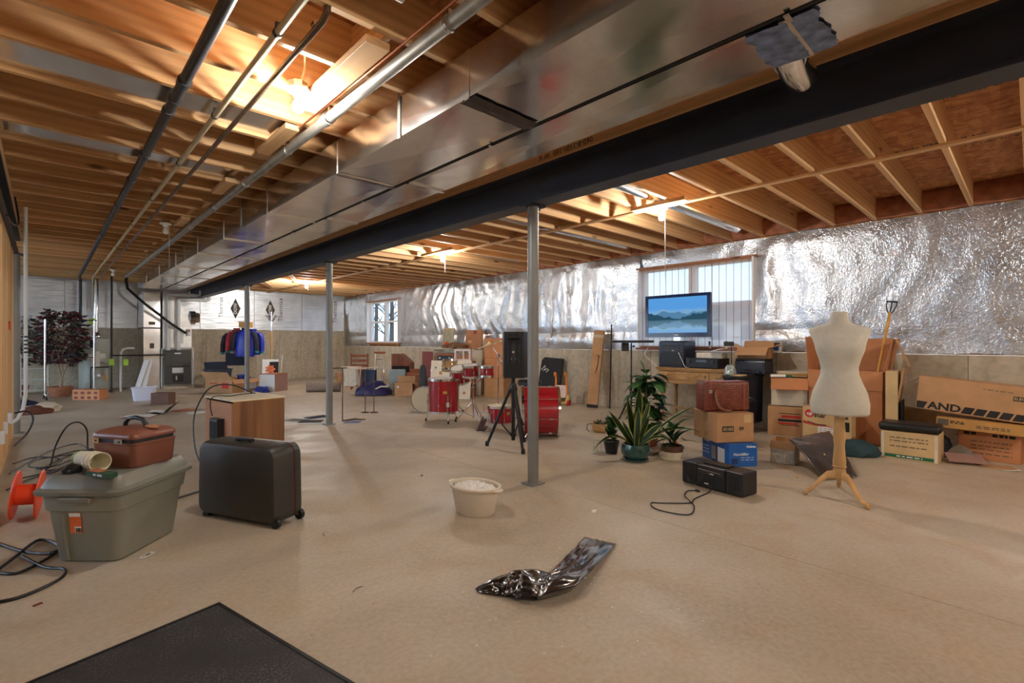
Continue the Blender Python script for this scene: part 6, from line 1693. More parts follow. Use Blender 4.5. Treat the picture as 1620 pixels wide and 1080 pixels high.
fpatch(sb, 'front', .08, .05, .02, .05, 'blue_paper'); fpatch(sb, 'front', .06, .03, -.01, .09, 'card_orange'); fpatch(sb, 'front', .1, .02, .02, .11, 'black')
o = thing('router', 'small black box on the ledge at the window corner', 'device', (6.90, 2.55, .962), -86); obj('body', box((.11, .07, .09), (0, 0, .05), bevel=.004), M['navy_plastic'], o); obj('foot', box((.09, .05, .008), (0, 0, .004)), M['black'], o)
cable('white cable drooping from the television stand to the desk', [(6.38, 3.85, 1.02), (6.34, 3.88, .9), (6.36, 3.74, .78), (6.36, 3.7, .745)], .004, 'paper')
cable('white cord curling down the front of the subwoofer', [(6.34, 3.36, .95), (6.32, 3.3, .85), (6.30, 3.24, .76), (6.32, 3.2, .75)], .004, 'paper')
cable('white cable sweeping from the open box to the wall ledge', [(6.52, 2.24, 1.10), (6.62, 2.18, 1.11), (6.75, 2.05, 1.13), (6.85, 1.95, 1.14)], .005, 'paper')

# ================================================================== STACK WITH WICKER CASE, BOOMBOX
hb = thing('product_box', 'blue humidifier product box at the bottom of the stack', 'box', (4.58, 1.93, 0), -35)
M['blue_box'] = simple('glossy_blue_carton', srgb(28, 96, 176), 0.3, 0, 0.1, 5)
M['navy_box'] = simple('glossy_navy_carton', srgb(22, 52, 104), 0.3, 0, 0.1, 5)
hb['_w'], hb['_d'], hb['_h'] = .27, .44, .2
obj('body', box((.27, .44, .2), (0, 0, .1), bevel=.003), M['blue_box'], hb)
ftext(hb, 'front', 'Humidifier', .034, -.02, .11, 'print_white', .0004); ftext(hb, 'front', 'Holmes', .028, .075, .175, 'print_white', .001); flines(hb, 'front', -.02, .1, (.08, .06), 'print_white', .004); fpatch(hb, 'front', .06, .05, -.08, .05, 'navy_box')
fpatch(hb, 'left', .2, .15, .05, .075, 'navy_box', 'printed_panel'); fpatch(hb, 'left', .11, .13, .1, .08, 'white_plastic', 'product_picture', .0016); fpatch(hb, 'left', .07, .12, -.02, .08, 'gray_pipe', 'product_picture', .0016)
ftext(hb, 'left', 'Holmes', .03, -.14, .17, 'print_white', .001); flines(hb, 'left', -.2, -.1, (.12, .09, .06), 'print_white', .006)
cc = carton('brown cardboard carton stacked between humidifier box and wicker case', (4.57, 1.98, .203), -35, .36, .39, .255, 'card')
ftext(cc, 'front', '09', .045, .06, .12, 'print_black', .001)
p_ = fpatch(cc, 'front', .11, .05, -.07, .12, 'print_black', 'barcode_field'); bm = bm_new(); add_bars(bm, -.045, .045, -.015, .015, 9, 5); obj('barcode', bm, M['card_pale'], p_, loc=(0, 0, .001))
fpatch(cc, 'front', .07, .07, .12, .21, 'card_pale', 'label')
fpatch(cc, 'left', .05, .07, .02, .215, 'tape', 'tape'); fpatch(cc, 'left', .05, .07, .02, .04, 'tape', 'tape')
def mk_wicker():
    k = NT('red_brown_wicker'); k.b.inputs['Roughness'].default_value = 0.4
    v = k.coord('Object'); w = k.node('ShaderNodeTexBrick'); w.inputs['Scale'].default_value = 15.0
    mp = k.node('ShaderNodeMapping'); mp.inputs['Rotation'].default_value = (PI / 2, 0, 0); k.link(v, mp.inputs[0]); k.link(mp.outputs[0], w.inputs['Vector'])
    w.inputs['Color1'].default_value = (*srgb(150, 78, 56), 1); w.inputs['Color2'].default_value = (*srgb(120, 56, 40), 1); w.inputs['Mortar'].default_value = (*srgb(60, 26, 20), 1); w.inputs['Mortar Size'].default_value = 0.03
    k.link(w.outputs['Color'], k.b.inputs['Base Color']); k.link(k.bump(w.outputs['Fac'], -0.5, 0.01), k.b.inputs['Normal']); return k.m
M['wicker'] = mk_wicker()
wk = thing('wicker_suitcase', 'reddish brown wicker suitcase on top of the carton stack', 'suitcase', (4.56, 1.98, .465), -38)
obj('body', box((.44, .17, .27), (0, 0, .135), bevel=.025, seg=3), M['wicker'], wk, True)
M['wicker_trim'] = simple('leather_edge', srgb(136, 66, 48), 0.4, 0, 0.15, 20)
for s in (-1, 1):
    bm = bm_new(); add_loft(bm, [[Vector((s * (.15 + q), p.x, .135 + p.y)) for p in rrect(.178, .278, .03, 0)] for q in (0, .022)]); obj('edge_band', bm, M['wicker_trim'], wk, True)
lt = obj('latch', box((.035, .008, .035), (-.16, -.092, .18), bevel=.004), M['chrome'], wk); obj('latch_pin', lathe([(.008, 0), (.008, .006)], 10, T((-.16, -.096, .18), (PI / 2, 0, 0))), M['brass'], lt)
obj('handle', tube([(-.11, -.09, .19), (-.125, -.115, .16), (-.125, -.13, .1), (-.1, -.135, .04), (-.04, -.13, .012), (.02, -.11, .01)], .011, 8), simple('tan_leather', srgb(140, 92, 62), 0.5), wk, True)
obj('leather_tab', lathe([(.0, 0), (.03, 0), (.03, .004), (0, .004)], 16, T((-.085, -.087, .175), (PI / 2, 0, 0)), 1.2, .8), M['wicker_trim'], wk)
bb = thing('boombox', 'black portable stereo with its back and power cord facing out', 'stereo', (3.68, 1.63, 0), -100)
obj('center_body', box((.24, .19, .165), (0, 0, .0875), bevel=.008, seg=2), M['black'], bb)
for s in (-1, 1):
    sp_ = obj('speaker_box', box((.13, .185, .165), (s * .187, 0, .0875), bevel=.008, seg=2), M['black'], bb)
    bm = bm_new(); add_box(bm, (s * .187, -.0935, .09), (.075, .004, .10)); add_box(bm, (s * .187, -.095, .09), (.05, .004, .075)); obj('rear_port', bm, M['black_matte'], sp_)
    for (dx, dz) in ((-.05, .05), (.05, .05), (-.05, -.06), (.05, -.06)): obj('screw', lathe([(.004, 0), (.004, .002)], 8, T((s * .187 + dx, -.0925, .09 + dz), (PI / 2, 0, 0))), M['iron'], sp_)
obj('antenna', tube([(-.1, -.1, .14), (.09, -.1, .135)], .004, 8), M['chrome'], bb, True); obj('battery_door', box((.2, .004, .08), (0, -.096, .065), bevel=.002), M['black_matte'], bb)
obj('logo', box((.035, .002, .008), (-.03, -.0985, .04)), M['paper'], bb); obj('top_grip', box((.2, .1, .012), (0, .01, .175), bevel=.004), M['black'], bb)
for k_ in range(3): obj('jack', lathe([(.005, 0), (.005, .004)], 8, T((-.01 + .016 * k_, -.096, .118), (PI / 2, 0, 0))), M['print_red' if k_ == 0 else 'paper'], bb)
for s in (-1, 1): obj('foot', box((.04, .15, .006), (s * .19, 0, .003)), M['black_rubber'], bb)
cable('black power cord of the stereo looped on the floor', [(3.59, 1.63, .1), (3.55, 1.62, .03), (3.5, 1.62, .006), (3.28, 1.62, .006), (3.18, 1.6, .006), (3.05, 1.72, .006), (2.985, 1.78, .006), (2.90, 1.68, .006), (2.95, 1.5, .006), (3.12, 1.54, .006), (3.22, 1.63, .011), (3.30, 1.70, .006), (3.42, 1.74, .006), (3.47, 1.70, .008)], .004, 'black')
cable('thin speaker wire hanging across the back of the stereo', [(3.57, 1.68, .12), (3.54, 1.72, .05), (3.56, 1.78, .02), (3.58, 1.82, .06), (3.585, 1.84, .08)], .003, 'black')
o = thing('cord_plug', 'black plug at the end of the stereo cord', 'plug', (3.475, 1.69, 0), 60); obj('plug_body', box((.035, .02, .016), (0, 0, .008), bevel=.003), M['black'], o); obj('prong', box((.015, .002, .006), (.024, .004, .008)), M['chrome'], o); obj('prong', box((.015, .002, .006), (.024, -.004, .008)), M['chrome'], o)
o = obj('blue_cloth', blob(.08, .06, .03, 4.4, .2), M['navy_case'], None, True, loc=(4.30, 2.08, 0)); tag(o, 'small dark blue cloth between pot and humidifier box', 'cloth')

# ================================================================== POTTED PLANTS
M['leaf'] = simple('green_leaf', srgb(66, 112, 58), 0.38, 0, 0.3, 14)
M['leaf_deep'] = simple('deep_green_leaf', srgb(42, 78, 46), 0.35, 0, 0.3, 14)
M['leaf_lime'] = simple('lime_leaf', srgb(128, 168, 78), 0.4, 0, 0.25, 14)
M['leaf_margin'] = simple('yellow_leaf_margin', srgb(196, 198, 112), 0.4, 0, 0.1, 14)
M['leaf_pale'] = simple('pale_sage_leaf', srgb(140, 160, 136), 0.7, 0, 0.3, 14)
M['soil'] = simple('dark_soil', srgb(58, 44, 34), 0.95, 0, 0.4, 40, 0.8, 60)
M['glaze_green'] = simple('dark_green_glaze', srgb(44, 84, 78), 0.2, 0, 0.4, 22, 0.2, 40, coat=0.5)
M['terracotta'] = simple('pale_terracotta', srgb(206, 164, 112), 0.7, 0, 0.1, 8)
def pot(t, prof, m, soil_r, soil_z, n=28):
    p = obj('pot', lathe(prof, n), M[m], t, True); obj('soil', lathe([(soil_r, soil_z - .01), (soil_r, soil_z), (0, soil_z + .008)], 20), M['soil'], t); return p
RT = Vector((.7259, -.6878, 0)); FW = Vector((.6878, .7259, 0))
sn = thing('snake_plant', 'snake plant with yellow-edged blades in a dark green ribbed pot', 'plant', (3.99, 2.54, 0))
bm = bm_new()
prof = [(0, .012), (.085, .012), (.10, .02), (.128, .06), (.132, .1), (.122, .14), (.118, .152), (.108, .152), (.112, .12), (0, .12)]
add_lathe(bm, prof, 64)
for v in bm.verts:
    r_ = math.hypot(v.co.x, v.co.y)
    if .02 < v.co.z < .145 and r_ > .1:
        a = math.atan2(v.co.y, v.co.x); k_ = 1 - .02 * (math.cos(a * 32) > 0); v.co.x *= k_; v.co.y *= k_
obj('pot', bm, M['glaze_green'], sn, True); obj('saucer', lathe([(0, 0), (.105, 0), (.118, .012), (.118, .02), (.1, .012), (0, .012)], 32), M['glaze_green'], sn, True); obj('soil', lathe([(.11, .125), (0, .135)], 20), M['soil'], sn)
for (r1, f1, z1, w_, sag) in ((-.25, .0, .46, .055, .0), (.05, .05, .70, .085, .0), (.02, -.03, .50, .07, 0), (-.06, .08, .58, .065, 0), (.57, .02, .50, .03, .05), (.24, -.04, .35, .06, .02), (.12, -.02, .42, .06, .01), (-.12, .03, .36, .055, .01), (.16, .08, .55, .06, .02), (.52, .0, .28, .03, .08), (.33, -.08, .19, .03, .07), (-.42, -.02, .06, .034, .13), (.09, .1, .62, .05, 0), (-.02, .1, .45, .045, 0)):
    b0 = RT * (r1 * .08) + FW * (f1 * .3) + Vector((0, 0, .125)); t0 = RT * r1 + FW * f1 + Vector((0, 0, z1))
    dd = (t0 - b0).normalized(); sd = tuple(RT * .95 + FW * .25) if abs(r1) < .2 else tuple(dd.cross(FW).normalized() * .8 + FW * .5)
    lf = obj('leaf', blade(b0, t0, w_ * .72, sag, 10, side=sd), M['leaf_deep'], sn, True, angle=180)
    obj('leaf_margin', blade(b0 - Vector((0, 0, .0015)) + FW * .0015, t0 - Vector((0, 0, .0015)) + FW * .0015, w_, sag, 10, side=sd), M['leaf_margin'], lf, True, angle=180)
_lm = {}
def leaf_inst(t, key, L, w, m, loc, rot, bend=.7):
    k_ = (key, m)
    if k_ not in _lm:
        o = obj('leaf', leaf_mesh(L, w, bend), M[m], t, True, loc=loc, rot=rot, angle=180); _lm[k_] = o; return o
    return inst('leaf', _lm[k_], t, loc, rot)
po = thing('climbing_plant', 'tall leafy climbing plant on a stake in a square brown pot', 'plant', (4.62, 2.80, 0))
bm = bm_new(); add_loft(bm, [rrect(.15, .15, .02, 0), rrect(.2, .2, .02, .17), rrect(.21, .21, .02, .175), rrect(.21, .21, .02, .19), rrect(.185, .185, .02, .19), rrect(.17, .17, .02, .15)]); obj('pot', bm, M['card_red'], po, True); obj('soil', box((.18, .18, .01), (0, 0, .155)), M['soil'], po)
obj('stake', tube([(0, 0, .1), (0.0, 0.02, .72)], .01, 8), M['bark_light'], po); obj('stem', tube([(.02, 0, .15), (.03, .03, .35), (-.02, .02, .55), (.0, .0, .74), (-.03, .02, .82)], .006, 6), M['leaf'], po, True)
rnd = random.Random(8)
for i in range(84):
    z_ = rnd.uniform(.2, .78); a = rnd.uniform(0, 2 * PI); rr = rnd.uniform(.02, .09)
    leaf_inst(po, 'big%d' % (i % 2), .17 + .04 * (i % 2), .10, ('leaf', 'leaf_deep', 'leaf')[i % 3], (rr * math.cos(a), rr * math.sin(a), z_), (0, rnd.uniform(-.6, .5), a), .8)
leaf_inst(po, 'tip', .13, .07, 'leaf_lime', (-.03, .02, .80), (0, R(-72), R(140)), .3)
jd = thing('jade_plant', 'small round-leaved plant in a black pot left of the snake plant', 'plant', (4.06, 2.86, 0)); pot(jd, [(0, 0), (.055, 0), (.075, .11), (.08, .115), (.08, .125), (.07, .125), (.068, .1), (0, .1)], 'black', .068, .105)
for i in range(26):
    a = i * 2.4; leaf_inst(jd, 'jade', .09, .06, ('leaf_deep', 'leaf')[i % 2], (.02 * math.cos(a), .02 * math.sin(a), .12 + .008 * i), (0, R(-55) + rnd.uniform(-.4, .4), a), .3)
for i in range(3): obj('trailing_stem', tube([(.05 * math.cos(2 + i), .05 * math.sin(2 + i), .12), (-.1 - .02 * i, .06 + .02 * i, .13), (-.12 - .02 * i, .04 + .03 * i, .04), (-.08, .03 * i, .01)], .002, 5), M['leaf_pale'], jd)
br = thing('bromeliad', 'dark green rosette plant in a brown and cream pot', 'plant', (4.28, 2.33, 0))
obj('pot', lathe([(0, 0), (.07, 0), (.08, .01), (.096, .07), (.096, .075), (0, .075)], 28), M['cream'], br, True); obj('pot_rim', lathe([(.09, .072), (.099, .076), (.1, .125), (.092, .13), (.085, .11), (0, .11)], 28), M['bark_light'] if False else simple('brown_glaze', srgb(92, 62, 44), 0.4), br, True); obj('saucer', lathe([(0, 0), (.1, 0), (.11, .008), (0, .006)], 24), M['cream'], br); obj('soil', lathe([(.088, .112), (0, .118)], 18), M['soil'], br)
for i in range(30):
    a = i * 2.4; leaf_inst(br, 'strap%d' % (i % 3), .2 + .03 * (i % 3), .038, ('leaf_deep', 'leaf', 'leaf_deep')[i % 3], (.012 * math.cos(a), .012 * math.sin(a), .115 + .006 * i), (0, R(-62 + (i % 5) * 9) , a), 1.1)
M['leaf_dry'] = simple('dried_leaf', srgb(120, 92, 66), 0.8, 0, 0.3, 20)
for i in range(8): leaf_inst(br, 'dry', .13, .014, 'leaf_dry', (.04 * math.cos(i), .04 * math.sin(i), .13 + .01 * i), (0, R(-10 + 5 * (i % 4)), -1.2 + i * .4), 1.4)
sc2 = thing('plant_saucer', 'round brown plant saucer with pebbles behind the green pot', 'saucer', (4.32, 2.62, 0)); obj('dish', lathe([(0, 0), (.1, 0), (.12, .035), (.112, .035), (.095, .01), (0, .01)], 28), M['bark_light'], sc2, True)
for k_ in range(5): obj('pebble', blob(.025, .02, .02, k_ * 3.1, .15), M['gray_pipe'], sc2, True, loc=(.05 * math.cos(k_ * 1.3), .05 * math.sin(k_ * 1.3), .01))
bw = thing('succulent_bowl', 'tan bowl of succulents alone on the floor near the wall', 'plant', (4.93, 3.62, 0)); pot(bw, [(0, 0), (.085, 0), (.11, .03), (.115, .1), (.11, .105), (.1, .1), (.1, .08), (0, .08)], 'terracotta', .1, .088)
for i in range(26):
    a = i * 2.4; rr = .02 + .075 * math.sqrt(i / 26); leaf_inst(bw, 'succ', .055, .022, ('leaf_pale', 'leaf_dry')[i % 2], (rr * math.cos(a), rr * math.sin(a), .09), (0, R(-60) + .4 * math.sin(i), a), .3)
obj('stalk', tube([(0, 0, .09), (.01, 0, .2), (.015, .0, .24)], .004, 6), M['leaf_pale'], bw); obj('trailing_stem', tube([(-.08, .08, .1), (-.12, .12, .09), (-.13, .12, .03), (-.11, .1, .0)], .006, 6), M['leaf_dry'], bw); obj('trailing_stem', tube([(.1, -.04, .1), (.14, -.06, .05), (.17, -.1, .006)], .005, 6), M['leaf_pale'], bw)
bp2 = thing('bushy_plant', 'large pale bushy plant hidden behind the wicker case stack', 'plant', (5.35, 2.30, 0)); pot(bp2, [(0, 0), (.11, 0), (.14, .2), (.145, .22), (.13, .22), (.128, .18), (0, .18)], 'black', .128, .19)
for i in range(46):
    a = i * 2.4; leaf_inst(bp2, 'sage%d' % (i % 2), .26 + .08 * (i % 2), .045, ('leaf_pale', 'leaf_deep')[(i // 2) % 2], (.05 * math.cos(a), .05 * math.sin(a), .22 + .006 * i), (0, R(-45 + 8 * (i % 6)), a), 1.0)
og = obj('orange_gourd', blob(.045, .035, .035, 2.0, .12), M['toy_orange'], None, True, loc=(4.86, 2.62, 0)); tag(og, 'small orange gourd on the floor behind the bromeliad', 'gourd')
wg = obj('white_bowl', lathe([(0, 0), (.035, 0), (.05, .022), (.046, .022), (.03, .006), (0, .006)], 20), M['white_plastic'], None, True, loc=(4.78, 2.52, 0)); tag(wg, 'tiny white dish beside the orange gourd', 'dish')

# ================================================================== DRESS FORM
M['form_cloth'] = simple('off_white_jersey', srgb(204, 198, 182), 0.85, 0, 0.04, 30, 0.15, 220)
df = thing('dress_form', 'off-white dress form torso on a turned wooden tripod stand', 'dress form', (4.1, .946, 0), -72)
rings = []
for (z_, hw, dp, cy_) in ((.588, .16, .095, .0), (.584, .182, .112, 0), (.60, .19, .118, 0), (.66, .194, .122, .005), (.74, .178, .112, .005), (.81, .147, .098, 0), (.87, .124, .088, 0), (.92, .121, .086, 0), (.98, .137, .098, -.008), (1.04, .158, .116, -.016), (1.09, .168, .112, -.012), (1.14, .186, .092, 0), (1.165, .2, .078, .006), (1.183, .2, .07, .008), (1.196, .188, .064, .01), (1.208, .15, .06, .012), (1.220, .105, .057, .012), (1.234, .073, .054, .01), (1.252, .061, .051, .007), (1.285, .056, .048, .004), (1.303, .054, .045, .002), (1.306, .048, .04, .002)):
    rings.append([Vector((hw * math.copysign(abs(math.cos(2 * PI * i / 40)) ** .88, math.cos(2 * PI * i / 40)), cy_ + dp * math.copysign(abs(math.sin(2 * PI * i / 40)) ** .88, math.sin(2 * PI * i / 40)), z_)) for i in range(40)])
bm = bm_new(); add_loft(bm, rings)
for v in bm.verts: v.co.x *= .93
for v in bm.verts:   # bust
    for s in (-1, 1):
        d2 = ((v.co.x - s * .075) ** 2 + (v.co.z - 1.05) ** 2) / .0042
        if v.co.y < 0: v.co.y -= .028 * math.exp(-d2)
o = obj('torso', bm, M['form_cloth'], df, True, angle=180)
obj('neck_cap', lathe([(.046, 0), (.046, .006), (0, .008)], 24, T((0, .002, 1.305)), 1.0, .82), M['form_cloth'], df, True)
obj('pole', lathe([(.038, .20), (.041, .25), (.036, .30), (.032, .36), (.039, .43), (.034, .50), (.029, .585)], 20), M['maple'], df, True)
obj('collar_ring', lathe([(.03, .555), (.03, .575)], 20), M['chrome'], df, True)
obj('leg_hub', lathe([(.0, .13), (.04, .135), (.045, .16), (.036, .2), (.045, .215), (.036, .225)], 20), M['maple'], df, True)
inv = Matrix.Rotation(R(72), 3, 'Z')
for (fx, fy) in ((-.134, .166), (-.177, -.197), (.25, .06)):
    q = inv @ Vector((fx, fy, 0)); n_ = q.normalized(); L = q.length
    bm = bm_new(); side = Vector((-n_.y, n_.x, 0))
    path = [(.03, .155, .038, .062), (.08, .152, .036, .056), (.13, .112, .034, .046), (.17, .064, .030, .038), (.21, .034, .030, .032), (L, .022, .036, .036), (L + .022, .018, .026, .028)]
    rr = []
    for (d_, z_, w_, h_) in path:
        c_ = n_ * d_ + Vector((0, 0, max(z_, h_ / 2 + .001)))
        rr.append([c_ + side * (w_ / 2 * math.cos(2 * PI * i / 10)) + Vector((0, 0, h_ / 2 * math.sin(2 * PI * i / 10))) for i in range(10)])
    add_loft(bm, rr); obj('leg', bm, M['maple'], df, True)

# ================================================================== BOXES ALONG THE RIGHT WALL
A1 = carton('brown carton with red and black lettering below the flap-top box', (6.52, 2.04, 0), -75, .40, .42, .33, 'card')
fpatch(A1, 'front', .2, .03, .045, .218, 'print_red'); fpatch(A1, 'front', .22, .008, .03, .255, 'print_black'); fpatch(A1, 'front', .24, .028, .03, .175, 'print_black'); fpatch(A1, 'front', .2, .02, .01, .14, 'print_red'); fpatch(A1, 'front', .2, .006, .04, .12, 'print_black')
A2 = carton('white carton with a long brown front flap stacked by the dress form', (6.55, 2.03, .342), -73, .38, .38, .33, 'card_white', {'front': 128, 'back': 80, 'left': 10, 'right': 10}, fl={'front': .20, 'back': .06, 'left': .03, 'right': .03})
for c_ in A2.children:
    if c_.name.startswith('flap') and abs(c_.rotation_euler.x - R(128)) < .01: c_.data.materials.clear(); c_.data.materials.append(M['card_orange'])
obj('inner_panel', box((.36, .34, .01), (0, 0, .318)), M['card'], A2)
o = thing('document_stack', 'stack of tan envelopes on top of the flap-top box', 'papers', (6.59, 2.02, .680), -72)
for k_ in range(4): obj('envelope', box((.32, .24, .014), (.006 * (k_ % 2), .004 * k_, .007 + k_ * .0145), bevel=.003, rot=(0, 0, .04 * k_)), M[('card_pale', 'tan_pad', 'card_pale', 'card_white')[k_]], o)
o = thing('binder', 'white binder with a green cover on the flap-top box', 'binder', (6.36, 2.10, .680), -66); obj('spine', box((.16, .03, .03), (0, -.05, .015), bevel=.003), M['white_plastic'], o); obj('cover', box((.2, .1, .022), (.05, .02, .012)), M['print_green'], o)
BG = carton('tall open brown carton behind the dress form', (6.60, 1.43, 0), -90, .70, .44, .78, 'card_orange', {'left': 4, 'right': 12, 'back': 8, 'front': 178}, fl={'left': .38, 'right': .36, 'back': .36, 'front': .2})
o = obj('hanging_flap', box((.006, .1, .3), (0, 0, -.15)), M['card'], BG, loc=(.44, -.1, 1.12), rot=(0, R(-22), 0))
# garden tool
gt = thing('garden_tool', 'yellow-handled tool with a dark D-grip sticking out of the tall carton', 'tool', (6.46, 1.26, .02), rot=(R(8), R(7), 0))
M['yellow_wood'] = simple('yellow_varnished_wood', srgb(218, 160, 62), 0.4, 0, 0.12, 14)
obj('shaft', tube([(0, 0, 0), (0, 0, 1.42)], .014, 10), M['yellow_wood'], gt, True)
for s in (-1, 1): obj('grip_arm', tube([(0, s * .006, 1.40), (0, s * .03, 1.44), (0, s * .045, 1.50), (0, s * .04, 1.535)], .006, 8), M['black'], gt, True)
obj('grip_bar', tube([(0, -.05, 1.535), (0, .05, 1.535)], .009, 8), M['black'], gt, True); obj('grip_center', tube([(0, 0, 1.40), (0, 0, 1.53)], .007, 8), M['black'], gt, True)
UP = carton('pale carton with a red round logo and screen picture behind the dress form', (6.20, 1.53, 0), -90, .46, .18, .385, 'card_pale')
p_ = obj('logo_disc', lathe([(.045, 0), (.045, .001)], 24), M['print_red'], UP, loc=(-.16, -.0905, .312), rot=(PI / 2, 0, 0)); lettering('up', .055, M['print_white'], p_, (0, 0, .0015), (0, 0, 0), bold=.001)
ftext(UP, 'front', 'star', .075, -.06, .30, 'print_black', .002)
fpatch(UP, 'front', .14, .1, .14, .2, 'black', 'screen_picture'); fpatch(UP, 'front', .1, .065, .14, .205, 'iron', 'screen_picture', .0016)
flines(UP, 'front', .08, .2, (.285, .30), 'print_black', .012); flines(UP, 'front', .06, .2, (.06,), 'print_gray')
obj('swoosh', tube([(-.22, -.091, .22), (-.15, -.091, .2), (-.06, -.091, .185), (.02, -.091, .19), (.12, -.091, .14)], [.014, .008, .006, .004, .003], 6), M['print_red'], UP)
obj('swoosh', tube([(-.18, -.0905, .225), (-.1, -.0905, .2), (0, -.0905, .2)], .005, 6), M['print_black'], UP)
p_ = fpatch(UP, 'front', .16, .1, .0, .13, 'paper', 'shipping_label'); flines(UP, 'front', -.07, .06, (.16, .14, .12, .10), 'print_gray', .005)
# polystyrene box and wrapped garment
M['foam'] = simple('speckled_polystyrene', srgb(176, 166, 150), 0.8, 0, 0.25, 40)
pf = thing('foam_box', 'speckled grey box with a cardboard collar on the floor', 'box', (4.92, 1.56, 0), 8); obj('body', box((.24, .2, .14), (0, 0, .07), bevel=.008), M['foam'], pf); 
for s in (-1, 1): obj('collar', box((.24, .005, .07), (0, s * .098, .17), rot=(R(6 * s), 0, 0)), M['card'], pf)
for s in (-1, 1): obj('collar', box((.005, .19, .07), (s * .118, 0, .17)), M['card'], pf)
def mk_wrap():
    k = NT('brown_garment_in_plastic'); k.b.inputs['Roughness'].default_value = 0.5; k.b.inputs['Coat Weight'].default_value = 1.0; k.b.inputs['Coat Roughness'].default_value = 0.08
    v = k.coord('Object'); n = k.node('ShaderNodeTexNoise', scale=9.0, detail=4.0, dist=1.0); k.link(v, n.inputs['Vector'])
    k.link(k.ramp(n.outputs['Fac'], [(0.3, srgb(26, 19, 17)), (0.7, srgb(46, 35, 31))]), k.b.inputs['Base Color']); k.link(k.bump(n.outputs['Fac'], 0.4, 0.03), k.b.inputs['Coat Normal']); return k.m
M['wrap'] = mk_wrap()
gw = thing('wrapped_garment', 'dark brown garment in clear plastic leaning on the grey box', 'garment', (0, 0, 0))
C00, C10, C11, C01 = Vector((4.83, 1.50, .222)), Vector((5.35, 1.32, .25)), Vector((4.75, .98, .012)), Vector((4.46, 1.15, .012))
def wf(u, v):
    p = (C00 * (1 - u) + C10 * u) * (1 - v) + (C01 * (1 - u) + C11 * u) * v
    return p + Vector((0, 0, .012 * fbm(u * 5, v * 5, 1) + .02 * math.sin(PI * v) ))
obj('garment', thick_grid(16, 20, wf, .012), M['wrap'], gw, True, angle=180)
o = obj('size_sticker', box((.035, .035, .0015)), M['card_pale'], gw, loc=wf(.45, .55) + Vector((0, 0, .006)), rot=(R(-25), R(-10), R(30)))
tb2 = obj('teal_bag', blob(.20, .13, .11, 7.7, .2), simple('dark_teal_fabric', srgb(24, 58, 66), 0.7, 0, 0.2, 12), None, True, loc=(5.70, 1.20, 0), rot=(0, 0, R(-60))); tag(tb2, 'dark teal cloth bag on the floor behind the wooden stand', 'bag')
o = obj('wood_chip', box((.09, .012, .006), (0, 0, .003)), M['maple'], None, loc=(4.45, 1.32, 0), rot=(0, 0, .3)); tag(o, 'short sliver of wood on the floor before the grey box', 'wood')
TW = thing('tall_carton', 'tall narrow pale carton standing right of the dress form', 'box', (6.34, .99, 0), -86); obj('body', box((.10, .3, .80), (0, 0, .40), bevel=.003), M['card_pale'], TW); obj('sleeve', box((.012, .32, .42), (.065, .02, .62), rot=(0, R(8), 0)), M['card'], TW); obj('dark_panel', box((.008, .3, .5), (.075, .03, .25)), M['black_matte'], TW)
DM = carton('cardboard file box with a green bottom stripe below the black cushion', (5.98, .79, 0), -91, .42, .34, .25, 'card_pale', tape=False)
fpatch(DM, 'front', .36, .03, .0, .028, 'print_green', 'green_stripe'); flines(DM, 'front', -.09, .1, (.028,), 'print_white', .01, ext=(.42, .343, .25)); flines(DM, 'front', -.14, .14, (.2, .17, .12), 'print_gray', .008)
for s in (-1, 1): fpatch(DM, 'front', .022, .24, s * .195, .125, 'card_white', 'edge_panel')
cu = obj('black_cushion', box((.46, .30, .075), (0, 0, .0375), bevel=.03, seg=3), M['black'], None, True, loc=(5.97, .80, .258), rot=(0, 0, R(-88)))
for v in cu.data.vertices: v.co.z += .012 * fbm(v.co.x * 7, v.co.y * 7, 0) * (v.co.z > .03)
tag(cu, 'black padded cushion lying on the file box', 'cushion')
OR = carton('orange-brown carton with black print on the floor at right edge', (6.50, .26, 0), -98, .42, .36, .265, 'card_orange')
flines(OR, 'front', -.17, -.07, (.24,), 'print_black', .026); flines(OR, 'front', .03, .18, (.235,), 'print_black', .026); flines(OR, 'front', -.12, .16, (.17, .13, .1, .06), 'print_gray', .008)
FL = carton('long flat tan carton lying under the keyboard carton', (6.36, .34, .275), -90, .60, .34, .095, 'tan_pad', rot=(0, R(2.0), R(-90)))
flines(FL, 'front', -.2, -.1, (.07, .055), 'print_black', .01); flines(FL, 'front', -.02, .2, (.05, .035), 'print_gray', .008); fpatch(FL, 'front', .08, .06, -.25, .055, 'print_gray')
KB = carton('long keyboard carton printed AND with black slanted bars', (6.36, .14, .385), -90, 1.32, .26, .315, 'card', rot=(0, R(5.5), R(-90)))
ext = (1.32, .26, .315)
bm = bm_new(); add_prism(bm, [(-.655, .008), (-.60, .008), (-.575, .075), (-.655, .075)], 0, .001); 
for k_ in range(12):
    x_ = -.33 + k_ * .085; add_prism(bm, [(x_, .012), (x_ + .07, .012), (x_ + .095, .075), (x_ + .025, .075)], 0, .001)
obj('slanted_bars', bm, M['print_black'], KB, loc=(0, -.1305, 0), rot=(PI / 2, 0, 0))['kind'] = 'stuff'
ftext(KB, 'front', 'AND', .095, -.45, .045, 'print_black', .003, 1.15)
fpatch(KB, 'front', .34, .04, .17, .21, 'print_black', 'title_bar'); ftext(KB, 'front', 'ELECTRONIC', .032, .10, .21, 'card_pale', .0005, e=.002)
flines(KB, 'front', -.2, .0, (.26,), 'print_gray', .006)
obj('end_flap', box((.004, .16, .12), (0, 0, -.06)), M['card'], KB, loc=(-.664, .04, .30), rot=(0, R(50), 0))
